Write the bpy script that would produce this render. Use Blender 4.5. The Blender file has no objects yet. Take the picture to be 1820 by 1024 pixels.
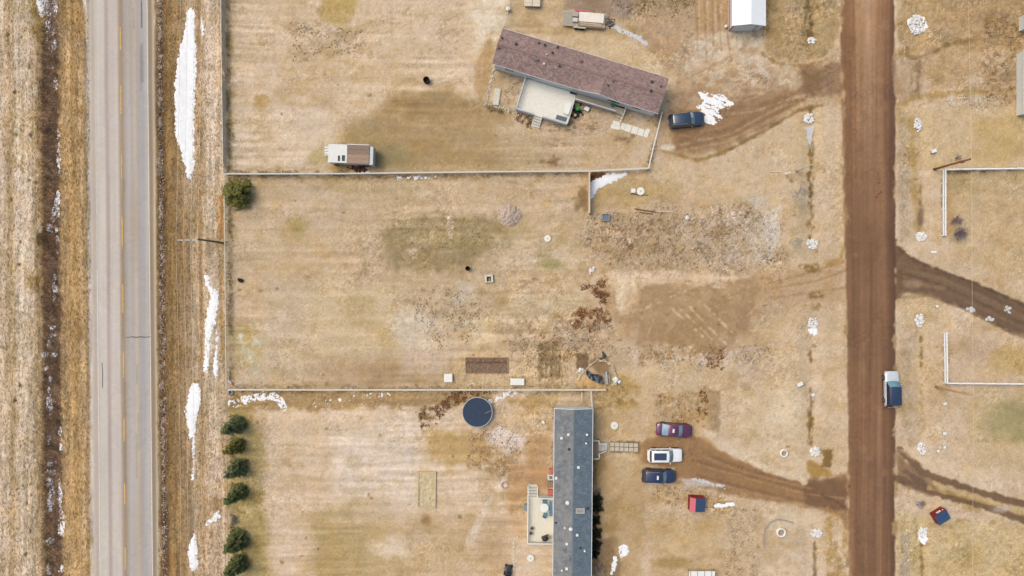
import bpy, bmesh, math, random
import numpy as np
from mathutils import Vector, Matrix
R = math.radians
random.seed(7)
rng = np.random.default_rng(11)

# ------------------------------------------------------------------ camera, sky, sun, exposure
HC = 95.0                      # flying height of the camera in metres
PX = 13.0                      # photograph pixels per metre on the ground
scn = bpy.context.scene
COL = scn.collection
cam_d = bpy.data.cameras.new('camera'); cam = bpy.data.objects.new('camera', cam_d); COL.objects.link(cam)
cam.location = (0, 0, HC); cam.rotation_euler = (0, 0, 0)
cam_d.sensor_width = 36.0; cam_d.lens = 36.0 * HC / (1820 / PX)
cam_d.clip_start = 0.5; cam_d.clip_end = 8000
scn.camera = cam
world = bpy.data.worlds.new('World'); scn.world = world; world.use_nodes = True
wn = world.node_tree.nodes; wl = world.node_tree.links; wn.clear()
sky = wn.new('ShaderNodeTexSky'); sky.sky_type = 'NISHITA'; sky.sun_disc = False
SUN_EL, SUN_AZ = 58.0, -62.0   # azimuth clockwise from +Y (top of the picture)
sky.sun_elevation = R(SUN_EL); sky.sun_rotation = R(SUN_AZ)
sky.air_density = 1.0; sky.dust_density = 4.5; sky.ozone_density = 1.0
bg = wn.new('ShaderNodeBackground'); bg.inputs['Strength'].default_value = 0.145
wo = wn.new('ShaderNodeOutputWorld')
wl.new(sky.outputs[0], bg.inputs[0]); wl.new(bg.outputs[0], wo.inputs[0])
sun_d = bpy.data.lights.new('sun', 'SUN'); sun_d.energy = 1.1; sun_d.angle = R(38); sun_d.color = (1.0, 0.93, 0.84)
sun = bpy.data.objects.new('sun', sun_d); COL.objects.link(sun)
sd = Vector((math.sin(R(SUN_AZ)) * math.cos(R(SUN_EL)), math.cos(R(SUN_AZ)) * math.cos(R(SUN_EL)), math.sin(R(SUN_EL))))
sun.rotation_euler = sd.to_track_quat('Z', 'Y').to_euler()
scn.view_settings.view_transform = 'Standard'; scn.view_settings.look = 'None'
scn.view_settings.gamma = 1.0; scn.view_settings.use_curve_mapping = False
scn.view_settings.exposure = 0.83
scn.render.engine = 'CYCLES'

# ------------------------------------------------------------------ colour and noise helpers
KL = np.array([1.87, 1.83, 1.93])          # light on level ground: displayed = albedo * KL
def lin(c):
    c = np.asarray(c, float) / 255.0
    return np.where(c <= 0.04045, c / 12.92, ((c + 0.055) / 1.055) ** 2.4)
def alb(c):
    return np.clip(lin(c) / KL, 0.006, 0.86)
_tab = np.random.default_rng(5).random((256, 256))
def vn(u, v, su, sv=None, seed=0):          # smooth value noise, -1..1
    sv = su if sv is None else sv
    a = u / su + seed * 17.31; b = v / sv + seed * 7.77
    i = np.floor(a).astype(np.int64); j = np.floor(b).astype(np.int64)
    f = a - i; g = b - j
    f = f * f * (3 - 2 * f); g = g * g * (3 - 2 * g)
    i0 = i & 255; j0 = j & 255; i1 = (i + 1) & 255; j1 = (j + 1) & 255
    t = _tab
    return ((t[i0, j0] * (1 - f) + t[i1, j0] * f) * (1 - g) + (t[i0, j1] * (1 - f) + t[i1, j1] * f) * g) * 2 - 1
def fbm(u, v, su, sv=None, oc=4, seed=0):
    sv = su if sv is None else sv
    r = 0; a = 1.0; s = 0
    for k in range(oc):
        r = r + a * vn(u, v, su / 2 ** k, sv / 2 ** k, seed + k * 3); s += a; a *= 0.55
    return r / s * 1.5
def sst(a, b, x):
    t = np.clip((x - a) / (b - a), 0, 1); return t * t * (3 - 2 * t)

# ------------------------------------------------------------------ lie of the land (metres)
def bump1(x, c, w):
    return np.exp(-((x - c) / w) ** 2)
def dstroke(u, v, path):
    d = np.full(np.shape(u), 1e9)
    for (x0, y0), (x1, y1) in zip(path[:-1], path[1:]):
        dx, dy = x1 - x0, y1 - y0; L = dx * dx + dy * dy + 1e-9
        t = np.clip(((u - x0) * dx + (v - y0) * dy) / L, 0, 1)
        d = np.minimum(d, np.hypot(u - x0 - t * dx, v - y0 - t * dy))
    return d
def zfun(X, Y):
    X = np.asarray(X, float); Y = np.asarray(Y, float)
    u = 910 + X * PX; v = 512 - Y * PX
    w = u - 0.009 * (v - 512)
    z = 0.05 * vn(u, v, 170, seed=4) + 0.02 * vn(u, v, 45, seed=5)
    flat = 1 - sst(146, 158, w) * (1 - sst(278, 290, w))       # 0 under the highway
    flat2 = 1 - sst(1484, 1500, u) * (1 - sst(1594, 1612, u))  # 0 under the dirt road
    z = z * flat * flat2
    z = z - 0.75 * bump1(w, 95, 24) - 0.40 * bump1(w, 338, 26)
    z = z + 0.22 * (1 - flat) - 0.02 * np.abs(w - 219) / 50 * (1 - flat)
    z = z + 0.10 * (1 - flat2)
    for c, gaps in ((1440, ((85, 195), (440, 555), (825, 925))), (1636, ((85, 190), (440, 555), (815, 905)))):
        g = np.ones_like(z)
        for a, b in gaps: g = g * (1 - sst(a - 25, a, v) * (1 - sst(b, b + 25, v)))
        z = z - 0.24 * bump1(u, c, 15) * g
    return z
def gz(x, y): return float(zfun(np.array([x]), np.array([y]))[0])
def W(px, py, h=None):
    """ground point (or a point at height h above datum) that the photograph shows at px, py"""
    if h is None:
        h = 0.0
        for _ in range(3):
            k = (HC - h) / HC
            h = gz((px - 910) / PX * k, (512 - py) / PX * k)
    k = (HC - h) / HC
    return Vector(((px - 910) / PX * k, (512 - py) / PX * k, h))

# ------------------------------------------------------------------ the ground sheet
def axis(lo, hi, step, far):
    c = list(np.arange(lo, hi + step / 2, step)); s = step; a = lo; b = hi
    left, right = [], []
    while b < far:
        s *= 1.35; b += s; a -= s; left.append(a); right.append(b)
    return np.array(left[::-1] + c + right)
STEP = 0.15
gx = axis(-74, 74, STEP, 3000); gy = axis(-43.5, 43.5, STEP, 3000)
GX, GY = np.meshgrid(gx, gy)                 # [row(y), col(x)]
GZ = zfun(GX, GY)
KK = HC / (HC - GZ)
U = 910 + GX * PX * KK; V = 512 - GY * PX * KK
NV, NU = U.shape
C = np.zeros((NV, NU, 3)); G = np.full((NV, NU), 0.40)
def win(x0, y0, x1, y1, m=40):
    c0, c1 = np.searchsorted(gx, [(x0 - m - 910) / PX * 1.01, (x1 + m - 910) / PX * 1.01]) if x0 > 910 else np.searchsorted(gx, [(x0 - m - 910) / PX * 1.01, (x1 + m - 910) / PX])
    r0, r1 = np.searchsorted(gy, [(512 - y1 - m) / PX * 1.01, (512 - y0 + m) / PX * 1.01])
    return slice(max(r0 - 1, 0), r1 + 1), slice(max(c0 - 1, 0), c1 + 1)
def sdf(u, v, poly):
    d = np.full(u.shape, 1e18); s = np.ones(u.shape)
    n = len(poly)
    for k in range(n):
        x0, y0 = poly[k]; x1, y1 = poly[k - 1]
        ex, ey = x1 - x0, y1 - y0; wx, wy = u - x0, v - y0
        t = np.clip((wx * ex + wy * ey) / (ex * ex + ey * ey + 1e-9), 0, 1)
        d = np.minimum(d, (wx - ex * t) ** 2 + (wy - ey * t) ** 2)
        c1 = v >= y0; c2 = v < y1; c3 = ex * wy > ey * wx
        s = np.where((c1 & c2 & c3) | (~c1 & ~c2 & ~c3), -s, s)
    return s * np.sqrt(d)
_sd = [100]
def paint(sl, m, col, a, grain):
    if np.ndim(col) == 1: col = np.asarray(col, float)
    m = (m * a)[..., None]
    C[sl] = C[sl] * (1 - m) + col * m
    if grain is not None: G[sl] = G[sl] * (1 - m[..., 0]) + grain * m[..., 0]
def patchy(u, v, m, n):
    if n is None: return m
    su, sv, lo, hi = n; _sd[0] += 1
    return m * sst(lo, hi, fbm(u, v, su, sv, 4, _sd[0]))
def P(poly, col, a=1.0, soft=6, warp=6, ws=22, n=None, g=None):
    xs = [p[0] for p in poly]; ys = [p[1] for p in poly]
    sl = win(min(xs), min(ys), max(xs), max(ys)); u = U[sl]; v = V[sl]; _sd[0] += 1
    d = sdf(u, v, poly) + warp * fbm(u, v, ws, ws, 4, _sd[0])
    m = patchy(u, v, 1 - sst(-soft, soft, d), n); paint(sl, m, col, a, g); return sl, m
def E(cx, cy, rx, ry, col, a=1.0, soft=0.35, warp=0.25, ws=None, n=None, g=None, rot=0):
    q = max(rx, ry) * 1.5
    sl = win(cx - q, cy - q, cx + q, cy + q); u = U[sl]; v = V[sl]; _sd[0] += 1
    ws = ws or max(8, min(rx, ry) * 0.8)
    du, dv = u - cx, v - cy; c, s = math.cos(R(rot)), math.sin(R(rot))
    d = np.hypot((du * c + dv * s) / rx, (-du * s + dv * c) / ry) + warp * fbm(u, v, ws, ws, 4, _sd[0])
    m = patchy(u, v, 1 - sst(1 - soft, 1 + soft, d), n); paint(sl, m, col, a, g); return sl, m
def S(path, w, col, a=1.0, soft=3, warp=3, ws=14, n=None, g=None):
    xs = [p[0] for p in path]; ys = [p[1] for p in path]
    sl = win(min(xs), min(ys), max(xs), max(ys), 40 + w); u = U[sl]; v = V[sl]; _sd[0] += 1
    d = dstroke(u, v, path) - w / 2 + warp * fbm(u, v, ws, ws, 3, _sd[0])
    m = patchy(u, v, 1 - sst(-soft, soft, d), n); paint(sl, m, col, a, g); return sl, m
REG = {}
def region(key, r):
    sl, m = r
    if key not in REG: REG[key] = np.zeros((NV, NU))
    REG[key][sl] = np.maximum(REG[key][sl], m)

straw = np.array([208, 180, 142.]); pale = np.array([223, 197, 160.]); brown = np.array([168, 136, 96.])
olive = np.array([166, 146, 100.]); gold = np.array([190, 156, 98.]); dirt = np.array([163, 130, 97.])
dark = np.array([112, 84, 60.]); grey = np.array([190, 174, 156.]); rust = np.array([128, 84, 50.])
def mix3(t, a, b): return a * (1 - t[..., None]) + b * t[..., None]

# base: dry grass with drifting tone
n1 = fbm(U, V, 150, 110, 5, 1); n2 = fbm(U, V, 60, 40, 4, 2)
C[:] = mix3(np.clip(0.5 + 0.42 * n1, 0, 1), straw * 0.97, pale * 0.985)
C[:] = mix3(np.clip(0.28 * n2 + 0.05, 0, 0.5), C, brown)
# mowing streaks, east-west, over the yards
st = vn(U, V + 2.5 * vn(U, V, 120, seed=8), 170, 7, 3) * 0.6 + vn(U, V, 60, 3.2, 6) * 0.6
yard = sst(404, 412, U) * (1 - sst(1000, 1080, U))
C *= (1 + 0.035 * st * yard)[..., None]

# strip west of the fence: bands that run with the highway
Wc = U - 0.009 * (V - 512)
ww = Wc + 2.5 * fbm(U, V, 26, 60, 4, 20) + 1.2 * vn(U, V, 6, 11, 26)
tab = [(-60, 214, 188, 152), (8, 216, 190, 154), (22, 200, 170, 128), (34, 226, 203, 168), (44, 214, 188, 150), (54, 222, 197, 160), (66, 206, 176, 132), (73, 172, 142, 104),
       (78, 130, 102, 76), (90, 142, 114, 92), (104, 140, 112, 88), (109, 184, 152, 110), (122, 196, 162, 116), (134, 184, 148, 98), (146, 198, 166, 122),
       (155, 170, 140, 100), (158, 204, 188, 164), (163, 192, 176, 152), (168, 178, 162, 142), (274, 150, 132, 108), (277, 196, 178, 150), (279, 178, 150, 112),
       (283, 142, 112, 76), (288, 138, 110, 84), (294, 134, 104, 70), (300, 160, 128, 84), (312, 172, 138, 94), (322, 178, 146, 104), (334, 186, 156, 118), (345, 200, 174, 138),
       (352, 196, 166, 128), (357, 176, 144, 104), (363, 206, 178, 140), (374, 222, 197, 162), (388, 218, 192, 156), (396, 206, 178, 138), (404, 200, 174, 138)]
tab = np.array(tab, float)
mw = (1 - sst(398, 405, U))
st2 = vn(U, V, 3.2, 150, 31) * 0.5 + vn(U, V, 7.5, 240, 32) * 0.6
strip = np.stack([np.interp(ww, tab[:, 0], tab[:, k]) for k in (1, 2, 3)], -1) * (1 + 0.055 * st2)[..., None]
C[:] = C * (1 - mw[..., None]) + strip * mw[..., None]
G[:] = np.where(mw > 0.5, 0.52, G)
sl, m = P([(72, -80), (108, -80), (108, 200), (112, 480), (112, 740), (108, 1100), (78, 1100), (76, 700), (72, 420), (70, 120)], (106, 82, 62), .5, 4, 7, 16, (12, 30, -.2, .6), 1.0)
P([(62, -50), (80, -50), (80, 75), (60, 72)], gold * .95, .8, 4, 6, 14)
P([(110, -50), (145, -50), (150, 30), (140, 60), (112, 35)], (176, 140, 92), .7)
region('gravel_turnout', P([(132, -60), (168, -60), (168, 34), (158, 30), (150, 12)], (208, 196, 178), 1, 2, 2, 10, None, .15))
for (x, y, rx, ry) in ((52, 118, 3, 6), (26, 165, 3, 3), (55, 240, 3, 5), (30, 240, 2, 3), (20, 355, 3, 4), (36, 430, 3, 3), (34, 470, 3, 3), (36, 685, 3, 4), (27, 712, 3, 3), (37, 793, 2, 3),
                       (56, 880, 2, 3), (48, 895, 2, 3), (30, 870, 2, 2), (54, 945, 2, 5), (46, 985, 3, 4), (14, 62, 3, 4), (38, 67, 2, 3), (52, 320, 3, 3), (64, 325, 3, 3)):
    E(x, y, rx, ry, (92, 74, 52), .8, .5, .4, 5)
E(74, 420, 8, 18, (112, 86, 56), .8); E(68, 405, 6, 12, (222, 200, 162), .8); E(62, 160, 5, 10, (224, 204, 170), .6)
P([(48, 490), (70, 490), (70, 515), (46, 512)], gold * .8, .6)
for y in range(-20, 1040, 7):
    if random.random() < .75: E(288 + .009 * (y - 512) + random.uniform(-4, 4), y, 2.4, 4, random.choice([(206, 190, 178), (220, 206, 194), (96, 72, 58), (110, 80, 62), (200, 176, 160)]), .75, .5, .5, 4)
P([(384, 350), (396, 345), (398, 425), (384, 425)], (192, 142, 84), .8, 2, 3, 12)
P([(360, 335), (385, 318), (390, 420), (362, 420)], (214, 190, 156), .6)
S([(386, 432), (392, 470), (394, 560), (398, 680)], 5, (196, 150, 92), .6, 2, 2)
P([(364, 650), (402, 640), (404, 760), (360, 730)], (204, 180, 144), .7); P([(368, 760), (404, 740), (404, 1040), (366, 1040)], (210, 182, 146), .55)
P([(360, 860), (400, 850), (402, 960), (362, 1000)], (176, 142, 102), .5, 6, 10, 20, (20, 20, -.2, .5))

# yards between the fences -------------------------------------------------
P([(404, -40), (880, -40), (880, 300), (404, 306)], (220, 194, 156), .6, 10, 6, 40)
P([(404, 180), (640, 190), (560, 300), (404, 304)], (222, 200, 166), .5, 18, 12, 50)
E(602, 10, 33, 36, (190, 160, 100), .85, .22, .18, 16)
E(466, 180, 14, 11, (190, 158, 104), .7)
E(797, 157, 11, 11, (184, 152, 108), .7, .5)
P([(520, 40), (660, 55), (640, 95), (520, 110)], (180, 156, 124), .55, 10, 14, 24, (14, 10, -.3, .5), .9)
P([(640, 0), (830, 0), (820, 50), (650, 45)], (188, 162, 124), .55, 12, 10, 30, (40, 12, -.4, .6), .7)
P([(640, 200), (700, 175), (780, 158), (850, 178), (900, 200), (905, 300), (600, 304), (610, 230)], (174, 147, 106), .85, 14, 12, 40, None, .4)
E(770, 190, 70, 22, (166, 136, 96), .45, .5); E(640, 240, 40, 14, (166, 148, 100), .45, .5); E(690, 278, 38, 22, (150, 138, 96), .6, .6)
E(565, 280, 20, 16, (164, 148, 96), .5, .5); P([(835, -20), (905, -20), (890, 60), (858, 110), (838, 60)], (228, 210, 174), .75, 10, 8)
P([(845, 110), (872, 60), (878, 115), (866, 190), (846, 165)], (186, 150, 108), .7, 6, 6)
P([(585, 286), (630, 290), (640, 304), (590, 305)], (194, 150, 88), .7, 4, 5)
P([(870, 215), (1160, 240), (1150, 300), (880, 300)], (206, 180, 144), .7, 14, 10, 30)
P([(800, 240), (960, 235), (1000, 300), (800, 304)], (192, 166, 126), .55, 16)
for q in ((1000, 232), (1050, 228), (985, 255), (990, 288), (1100, 250), (975, 290), (1110, 245), (1010, 220)): E(q[0], q[1], 17, 7, (140, 104, 70), .7, .6, .6, 8, (8, 6, -.3, .5), .9)
# middle yard
P([(406, 312), (1046, 308), (1050, 690), (406, 688)], (203, 176, 138), .75, 8, 5, 40)
P([(406, 312), (800, 310), (720, 360), (410, 370)], (194, 170, 130), .5, 14, 12, 40)
P([(680, 420), (700, 392), (760, 385), (850, 380), (900, 400), (905, 440), (860, 470), (790, 482), (715, 478), (684, 455)], (158, 137, 99), .88, 16, 16, 26, None, .75)
P([(690, 395), (890, 385), (890, 470), (700, 475)], (186, 164, 128), .55, 10, 12, 14, (13, 10, -.1, .7), .8)
E(800, 402, 6, 20, (202, 180, 152), .7, .5); E(770, 400, 20, 10, (196, 174, 136), .5); E(732, 446, 10, 5, (206, 182, 156), .8); E(825, 432, 40, 14, (152, 134, 92), .45, .6)
E(528, 405, 18, 22, (176, 156, 100), .7, .6); E(470, 430, 40, 30, (212, 190, 150), .5, .6); E(560, 370, 60, 40, (206, 182, 152), .5, .6)
E(595, 375, 30, 14, (178, 154, 122), .5, .5, .5, 12, (8, 8, -.3, .4), .8)
P([(410, 580), (440, 575), (480, 600), (470, 640), (415, 650)], (190, 166, 110), .6, 10, 12)
for q in ((425, 600, 9, 14), (438, 618, 12, 14), (455, 605, 8, 10), (448, 640, 7, 9), (425, 640, 8, 8), (456, 660, 5, 6)): E(q[0], q[1], q[2], q[3], (206, 208, 180), .7, .6, .6, 9, (9, 9, -.2, .4), .6)
E(456, 655, 5, 8, (178, 200, 166), .7, .6)
P([(540, 500), (720, 510), (700, 620), (560, 640), (530, 560)], (212, 188, 144), .65, 16, 12, 40)
P([(470, 480), (540, 520), (540, 660), (430, 680), (480, 560)], (206, 184, 150), .55, 16, 12, 40)
P([(640, 420), (720, 470), (690, 500), (600, 480)], (184, 158, 124), .5, 14, 12, 20, (12, 10, -.4, .4), .9)
P([(735, 515), (800, 510), (860, 525), (850, 600), (780, 620), (740, 570)], (184, 162, 132), .6, 16, 18, 26, (8, 8, -.35, .45), 1)
P([(702, 550), (765, 545), (770, 620), (700, 622)], (214, 196, 166), .75, 8, 6, 20)
P([(805, 500), (850, 500), (850, 540), (808, 540)], (208, 192, 166), .6, 6, 6); P([(830, 575), (878, 560), (880, 612), (838, 618)], (222, 196, 150), .8, 6, 6)
P([(560, 640), (690, 630), (800, 640), (820, 688), (540, 688)], (188, 160, 126), .6, 14, 10, 30); P([(630, 650), (720, 640), (700, 684), (640, 684)], (172, 142, 106), .55, 10, 8)
P([(700, 620), (800, 620), (800, 670), (720, 665)], (206, 180, 150), .6, 10)
P([(880, 420), (1010, 410), (1040, 480), (1000, 500), (890, 480)], (210, 188, 152), .5, 14)
E(985, 440, 40, 30, (172, 150, 108), .5, .6, .5, 16, (14, 14, -.3, .5)); E(978, 468, 18, 8, (160, 150, 96), .6, .6); E(905, 402, 34, 22, (172, 148, 104), .6, .5); E(915, 345, 40, 14, (186, 158, 120), .5, .5)
E(982, 470, 20, 10, (158, 152, 104), .5, .6)
P([(1030, 330), (1044, 325), (1044, 372), (1024, 372)], (132, 104, 70), .75, 5, 6, 12); P([(900, 520), (1040, 510), (1035, 560), (930, 600), (890, 570)], (220, 196, 154), .7, 12, 10)
P([(905, 570), (1010, 560), (1030, 640), (960, 690), (905, 690)], (206, 176, 136), .6, 10, 10, 24, (14, 14, -.4, .5), .9)
P([(812, 630), (1050, 625), (1070, 690), (790, 690)], (214, 184, 140), .75, 8, 8, 20, None, .8)
# the south yard
P([(408, 700), (1000, 696), (985, 1060), (408, 1060)], (225, 198, 160), .65, 8, 6, 40)
P([(408, 694), (880, 694), (880, 716), (700, 724), (408, 730)], (172, 140, 96), .8, 6, 7, 20, None, .9)
P([(408, 720), (446, 722), (470, 800), (462, 900), (480, 1040), (408, 1040)], (178, 156, 100), .8, 12, 10, 40, None, .7)
P([(560, 920), (630, 905), (700, 930), (720, 1000), (620, 1050), (560, 1000)], (186, 160, 110), .75, 34, 34, 50); P([(700, 900), (880, 910), (880, 1050), (640, 1050), (690, 990)], (194, 166, 124), .6, 34, 30, 50)
E(690, 972, 36, 18, (226, 202, 166), .8, .5); P([(560, 760), (750, 745), (740, 900), (600, 900)], (226, 205, 174), .7, 20, 14, 50)
P([(470, 760), (560, 760), (600, 870), (500, 900)], (210, 184, 148), .5, 18, 14, 30)
P([(740, 735), (770, 722), (790, 705), (815, 694), (880, 694), (826, 716), (800, 728), (775, 752), (770, 770), (750, 765)], (136, 102, 70), .8, 3, 7, 9, (6, 6, -.4, .4), 1)
P([(768, 774), (830, 768), (870, 775), (870, 820), (800, 832), (764, 812)], (196, 162, 106), .8, 10, 13, 18)
P([(830, 770), (900, 745), (940, 790), (900, 850), (830, 830)], (190, 156, 116), .8, 8, 9, 18, (10, 10, -.5, .2), 1)
E(902, 780, 30, 26, (226, 204, 178), .95, .25, .3, 14); P([(935, 760), (978, 765), (978, 870), (936, 860)], (188, 148, 108), .75, 8, 8)
P([(878, 712), (960, 716), (985, 725), (985, 770), (930, 775), (890, 760)], (208, 178, 136), .8, 8, 10, 20, None, .8); P([(900, 708), (985, 700), (985, 725), (930, 728)], (178, 144, 90), .6, 5, 8, 12)
S([(935, 838), (905, 850), (870, 890), (850, 930), (838, 960)], 14, (234, 214, 184), .8, 6, 3)
P([(870, 870), (935, 860), (936, 980), (860, 1040), (840, 960)], (212, 184, 146), .6, 14, 12); P([(850, 930), (905, 920), (910, 1040), (850, 1040)], (196, 166, 128), .6, 12)
P([(905, 830), (940, 825), (985, 835), (985, 868), (935, 880), (915, 900), (900, 860)], (196, 152, 110), .75, 6, 6); P([(900, 870), (936, 862), (936, 960), (910, 960)], (206, 168, 124), .7, 6, 6)
E(758, 925, 8, 8, (160, 124, 84), .7, .6); E(630, 822, 14, 12, (196, 172, 138), .5, .5); E(817, 918, 4, 4, (120, 90, 62), .5)

# east of the yards ------------------------------------------------------
P([(1056, 312), (1500, 300), (1500, 480), (1060, 500)], (208, 177, 134), .65, 8, 6, 30)
P([(1160, 300), (1420, 196), (1480, 200), (1490, 480), (1380, 470), (1300, 330), (1160, 330)], (210, 184, 146), .75, 10, 8, 30)
P([(1056, 320), (1115, 312), (1220, 330), (1200, 366), (1056, 372)], (188, 160, 112), .6, 8, 8)
P([(1040, 385), (1100, 372), (1200, 372), (1260, 375), (1330, 360), (1385, 400), (1400, 460), (1330, 482), (1200, 484), (1090, 480), (1040, 440)], (188, 162, 130), .85, 20, 22, 26, None, .95)
P([(1180, 385), (1260, 380), (1340, 360), (1370, 420), (1320, 470), (1220, 460), (1190, 420)], (200, 180, 154), .55, 12, 14, 20, (16, 16, -.4, .4), 1)
for q in ((1098, 392, 14, 8), (1140, 405, 22, 14), (1165, 395, 14, 16), (1200, 402, 10, 18), (1250, 440, 14, 14), (1242, 395, 10, 8), (1300, 400, 22, 10), (1120, 430, 22, 12), (1170, 440, 16, 12), (1270, 415, 16, 10), (1325, 375, 16, 12)): E(q[0], q[1], q[2], q[3], (136, 108, 80), .55, .7, .7, 7, (6, 6, -.3, .4), 1)
P([(1355, 375), (1385, 370), (1390, 440), (1358, 448)], (216, 200, 176), .8, 6, 6, 14); P([(1335, 350), (1360, 350), (1380, 470), (1340, 470)], (198, 182, 158), .5, 8, 8)
E(1340, 357, 13, 7, (206, 194, 172), .7, .5, .5, 7)
P([(1070, 478), (1400, 484), (1380, 640), (1140, 640), (1080, 560)], (190, 158, 122), .6, 8, 8, 24)
region('dirt_pad', P([(1084, 500), (1150, 498), (1260, 486), (1340, 505), (1372, 510), (1362, 545), (1340, 610), (1250, 622), (1150, 624), (1120, 600), (1092, 560)], (164, 133, 98), .92, 15, 22, 30, None, .4))
P([(1078, 482), (1270, 484), (1330, 492), (1300, 502), (1170, 506), (1086, 510)], (224, 196, 158), .85, 6, 7, 16); P([(1085, 505), (1125, 500), (1130, 560), (1100, 560)], (230, 206, 172), .9, 9, 9, 16)
P([(1110, 520), (1180, 510), (1190, 560), (1140, 600), (1110, 580)], (176, 144, 108), .5, 8)
P([(1100, 510), (1260, 492), (1340, 505), (1300, 560), (1180, 580), (1110, 570)], (190, 158, 122), .6, 12, 16, 20, (24, 14, -.2, .6))
rt = random.Random(5)
for k in range(22):
    x0, y0 = rt.uniform(1110, 1290), rt.uniform(505, 590); S([(x0, y0), (x0 + rt.uniform(15, 40), y0 + rt.uniform(-8, 26)), (x0 + rt.uniform(50, 90), y0 + rt.uniform(-22, 30))], rt.uniform(1, 2.4), (206, 176, 138) if k % 3 else (140, 110, 80), .35, 1.5, 1.8, 7, (8, 8, -.4, .4))
for pth in ([(1190, 545), (1250, 600)], [(1205, 545), (1275, 612)], [(1225, 545), (1290, 612)], [(1250, 540), (1300, 590)], [(1150, 548), (1160, 538), (1175, 538)], [(1190, 528), (1215, 520), (1240, 505), (1290, 496)], [(1085, 488), (1140, 492)],
            [(1330, 560), (1370, 520), (1410, 500)], [(1340, 590), (1372, 540)], [(1350, 600), (1380, 556)], [(1150, 495), (1290, 494)], [(1180, 500), (1290, 512)], [(1165, 560), (1150, 600)]):
    S(pth, 2.6, (222, 195, 160), .7, 1.6, 2.2, 6, (8, 8, -.7, .2))
P([(1340, 490), (1420, 480), (1505, 455), (1505, 545), (1440, 540), (1380, 560), (1350, 580)], (190, 158, 122), .7, 10, 10, 22)
for pth in ([(1360, 505), (1440, 485), (1500, 465)], [(1360, 515), (1450, 500), (1505, 480)], [(1370, 530), (1440, 520), (1505, 510)]): S(pth, 4, (160, 124, 88), .5, 2, 2)
P([(1090, 620), (1190, 612), (1260, 625), (1370, 615), (1360, 640), (1280, 655), (1150, 650), (1100, 660)], (206, 184, 158), .7, 6, 10, 16, (8, 8, -.5, .3), 1)
P([(1140, 625), (1190, 620), (1190, 650), (1140, 650)], (150, 120, 86), .6, 5, 8, 10, (7, 7, -.4, .3), 1); P([(1252, 625), (1290, 622), (1282, 655), (1256, 655)], (136, 98, 64), .65, 4, 7, 7, (5, 5, -.4, .4), 1)
P([(1095, 640), (1300, 650), (1300, 720), (1100, 700)], (208, 180, 138), .6, 10, 8); P([(1095, 660), (1140, 690), (1100, 720), (1056, 705), (1060, 695)], (182, 150, 96), .7, 6, 9, 12, None, .9)
P([(1100, 600), (1140, 570), (1120, 640), (1090, 660)], (190, 164, 130), .6, 6, 9)
P([(880, 560), (1010, 545), (1090, 580), (1090, 640), (960, 640), (900, 620)], (182, 152, 116), .6, 14, 18, 16, (9, 9, -.4, .4), .9); P([(900, 490), (1060, 470), (1070, 520), (960, 540), (900, 530)], (198, 164, 122), .5, 14, 14, 16, (12, 12, -.4, .5), .7)
# rust-brown leaf litter and the churned garden by the fence
for poly in ([(1030, 505), (1080, 500), (1082, 540), (1074, 560), (1062, 530), (1048, 512), (1032, 516)], [(1034, 548), (1078, 545), (1086, 575), (1050, 590), (1018, 585), (1008, 570)]):
    P(poly, (128, 84, 52), .7, 4, 8, 9, (6, 6, -.35, .35), 1)
P([(985, 580), (1090, 575), (1095, 640), (1000, 640)], (190, 164, 134), .7, 8, 10, 14, (9, 9, -.5, .3), 1)
P([(958, 610), (995, 605), (998, 672), (956, 674)], (138, 114, 82), .8, 3, 4, 8, (4, 30, -.8, .2), .8); S([(974, 615), (975, 672)], 2, (196, 166, 128), .8, 1, 1); S([(955, 612), (954, 680)], 2, (218, 190, 150), .7, 1, 1); S([(999, 620), (998, 672)], 3, (214, 180, 136), .7, 1, 1)
P([(1024, 628), (1046, 630), (1044, 658), (1024, 655)], (126, 100, 74), .9, 2, 3, 8); P([(1046, 640), (1078, 636), (1086, 668), (1060, 664)], (142, 112, 84), .8, 4, 4)
P([(1025, 670), (1060, 672), (1075, 688), (1025, 688)], (216, 172, 112), .8, 4, 4); P([(1000, 622), (1022, 620), (1022, 640), (1000, 640)], (204, 160, 100), .5, 4, 4)
# the fenced corner with the wedge of snow, brown twigs
P([(1046, 308), (1078, 306), (1062, 322), (1050, 335)], (120, 82, 52), .9, 3, 4, 8, None, 1)
# parking court, north drive
P([(900, -40), (1000, -40), (1010, 60), (990, 70), (905, 48)], (196, 168, 124), .7, 8, 8, 20)
P([(960, 30), (1150, 60), (1215, 130), (1190, 145), (1050, 92), (960, 65)], (212, 186, 144), .75, 8, 8, 20)
P([(1085, -40), (1240, -40), (1240, 40), (1160, 40), (1085, 12)], (166, 140, 104), .85, 6, 8, 14, None, 1)
P([(1010, -40), (1090, -40), (1130, 20), (1120, 40), (1082, 30), (1005, 15)], (158, 136, 120), .85, 6, 7, 16)
region('driveway', P([(1130, 30), (1230, 20), (1232, -60), (1360, -60), (1352, 100), (1378, 112), (1430, 116), (1468, 108), (1492, 86), (1502, 80), (1508, 205), (1490, 185), (1460, 188), (1420, 194), (1370, 226), (1300, 262), (1260, 278), (1190, 282), (1168, 262), (1180, 200), (1198, 140), (1150, 70)], (186, 157, 124), .9, 9, 10, 20, None, .55))
P([(1232, -40), (1296, -40), (1296, 80), (1240, 70)], (182, 148, 110), .8, 6, 5, 20); P([(1296, 48), (1350, 52), (1352, 110), (1300, 100), (1220, 110), (1230, 70)], (212, 194, 168), .8, 8, 10, 16, (14, 14, -.7, .3))
P([(1200, 110), (1290, 90), (1400, 120), (1430, 150), (1350, 170), (1240, 150)], (202, 176, 144), .7, 10, 12, 18, (16, 12, -.7, .4))
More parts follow.
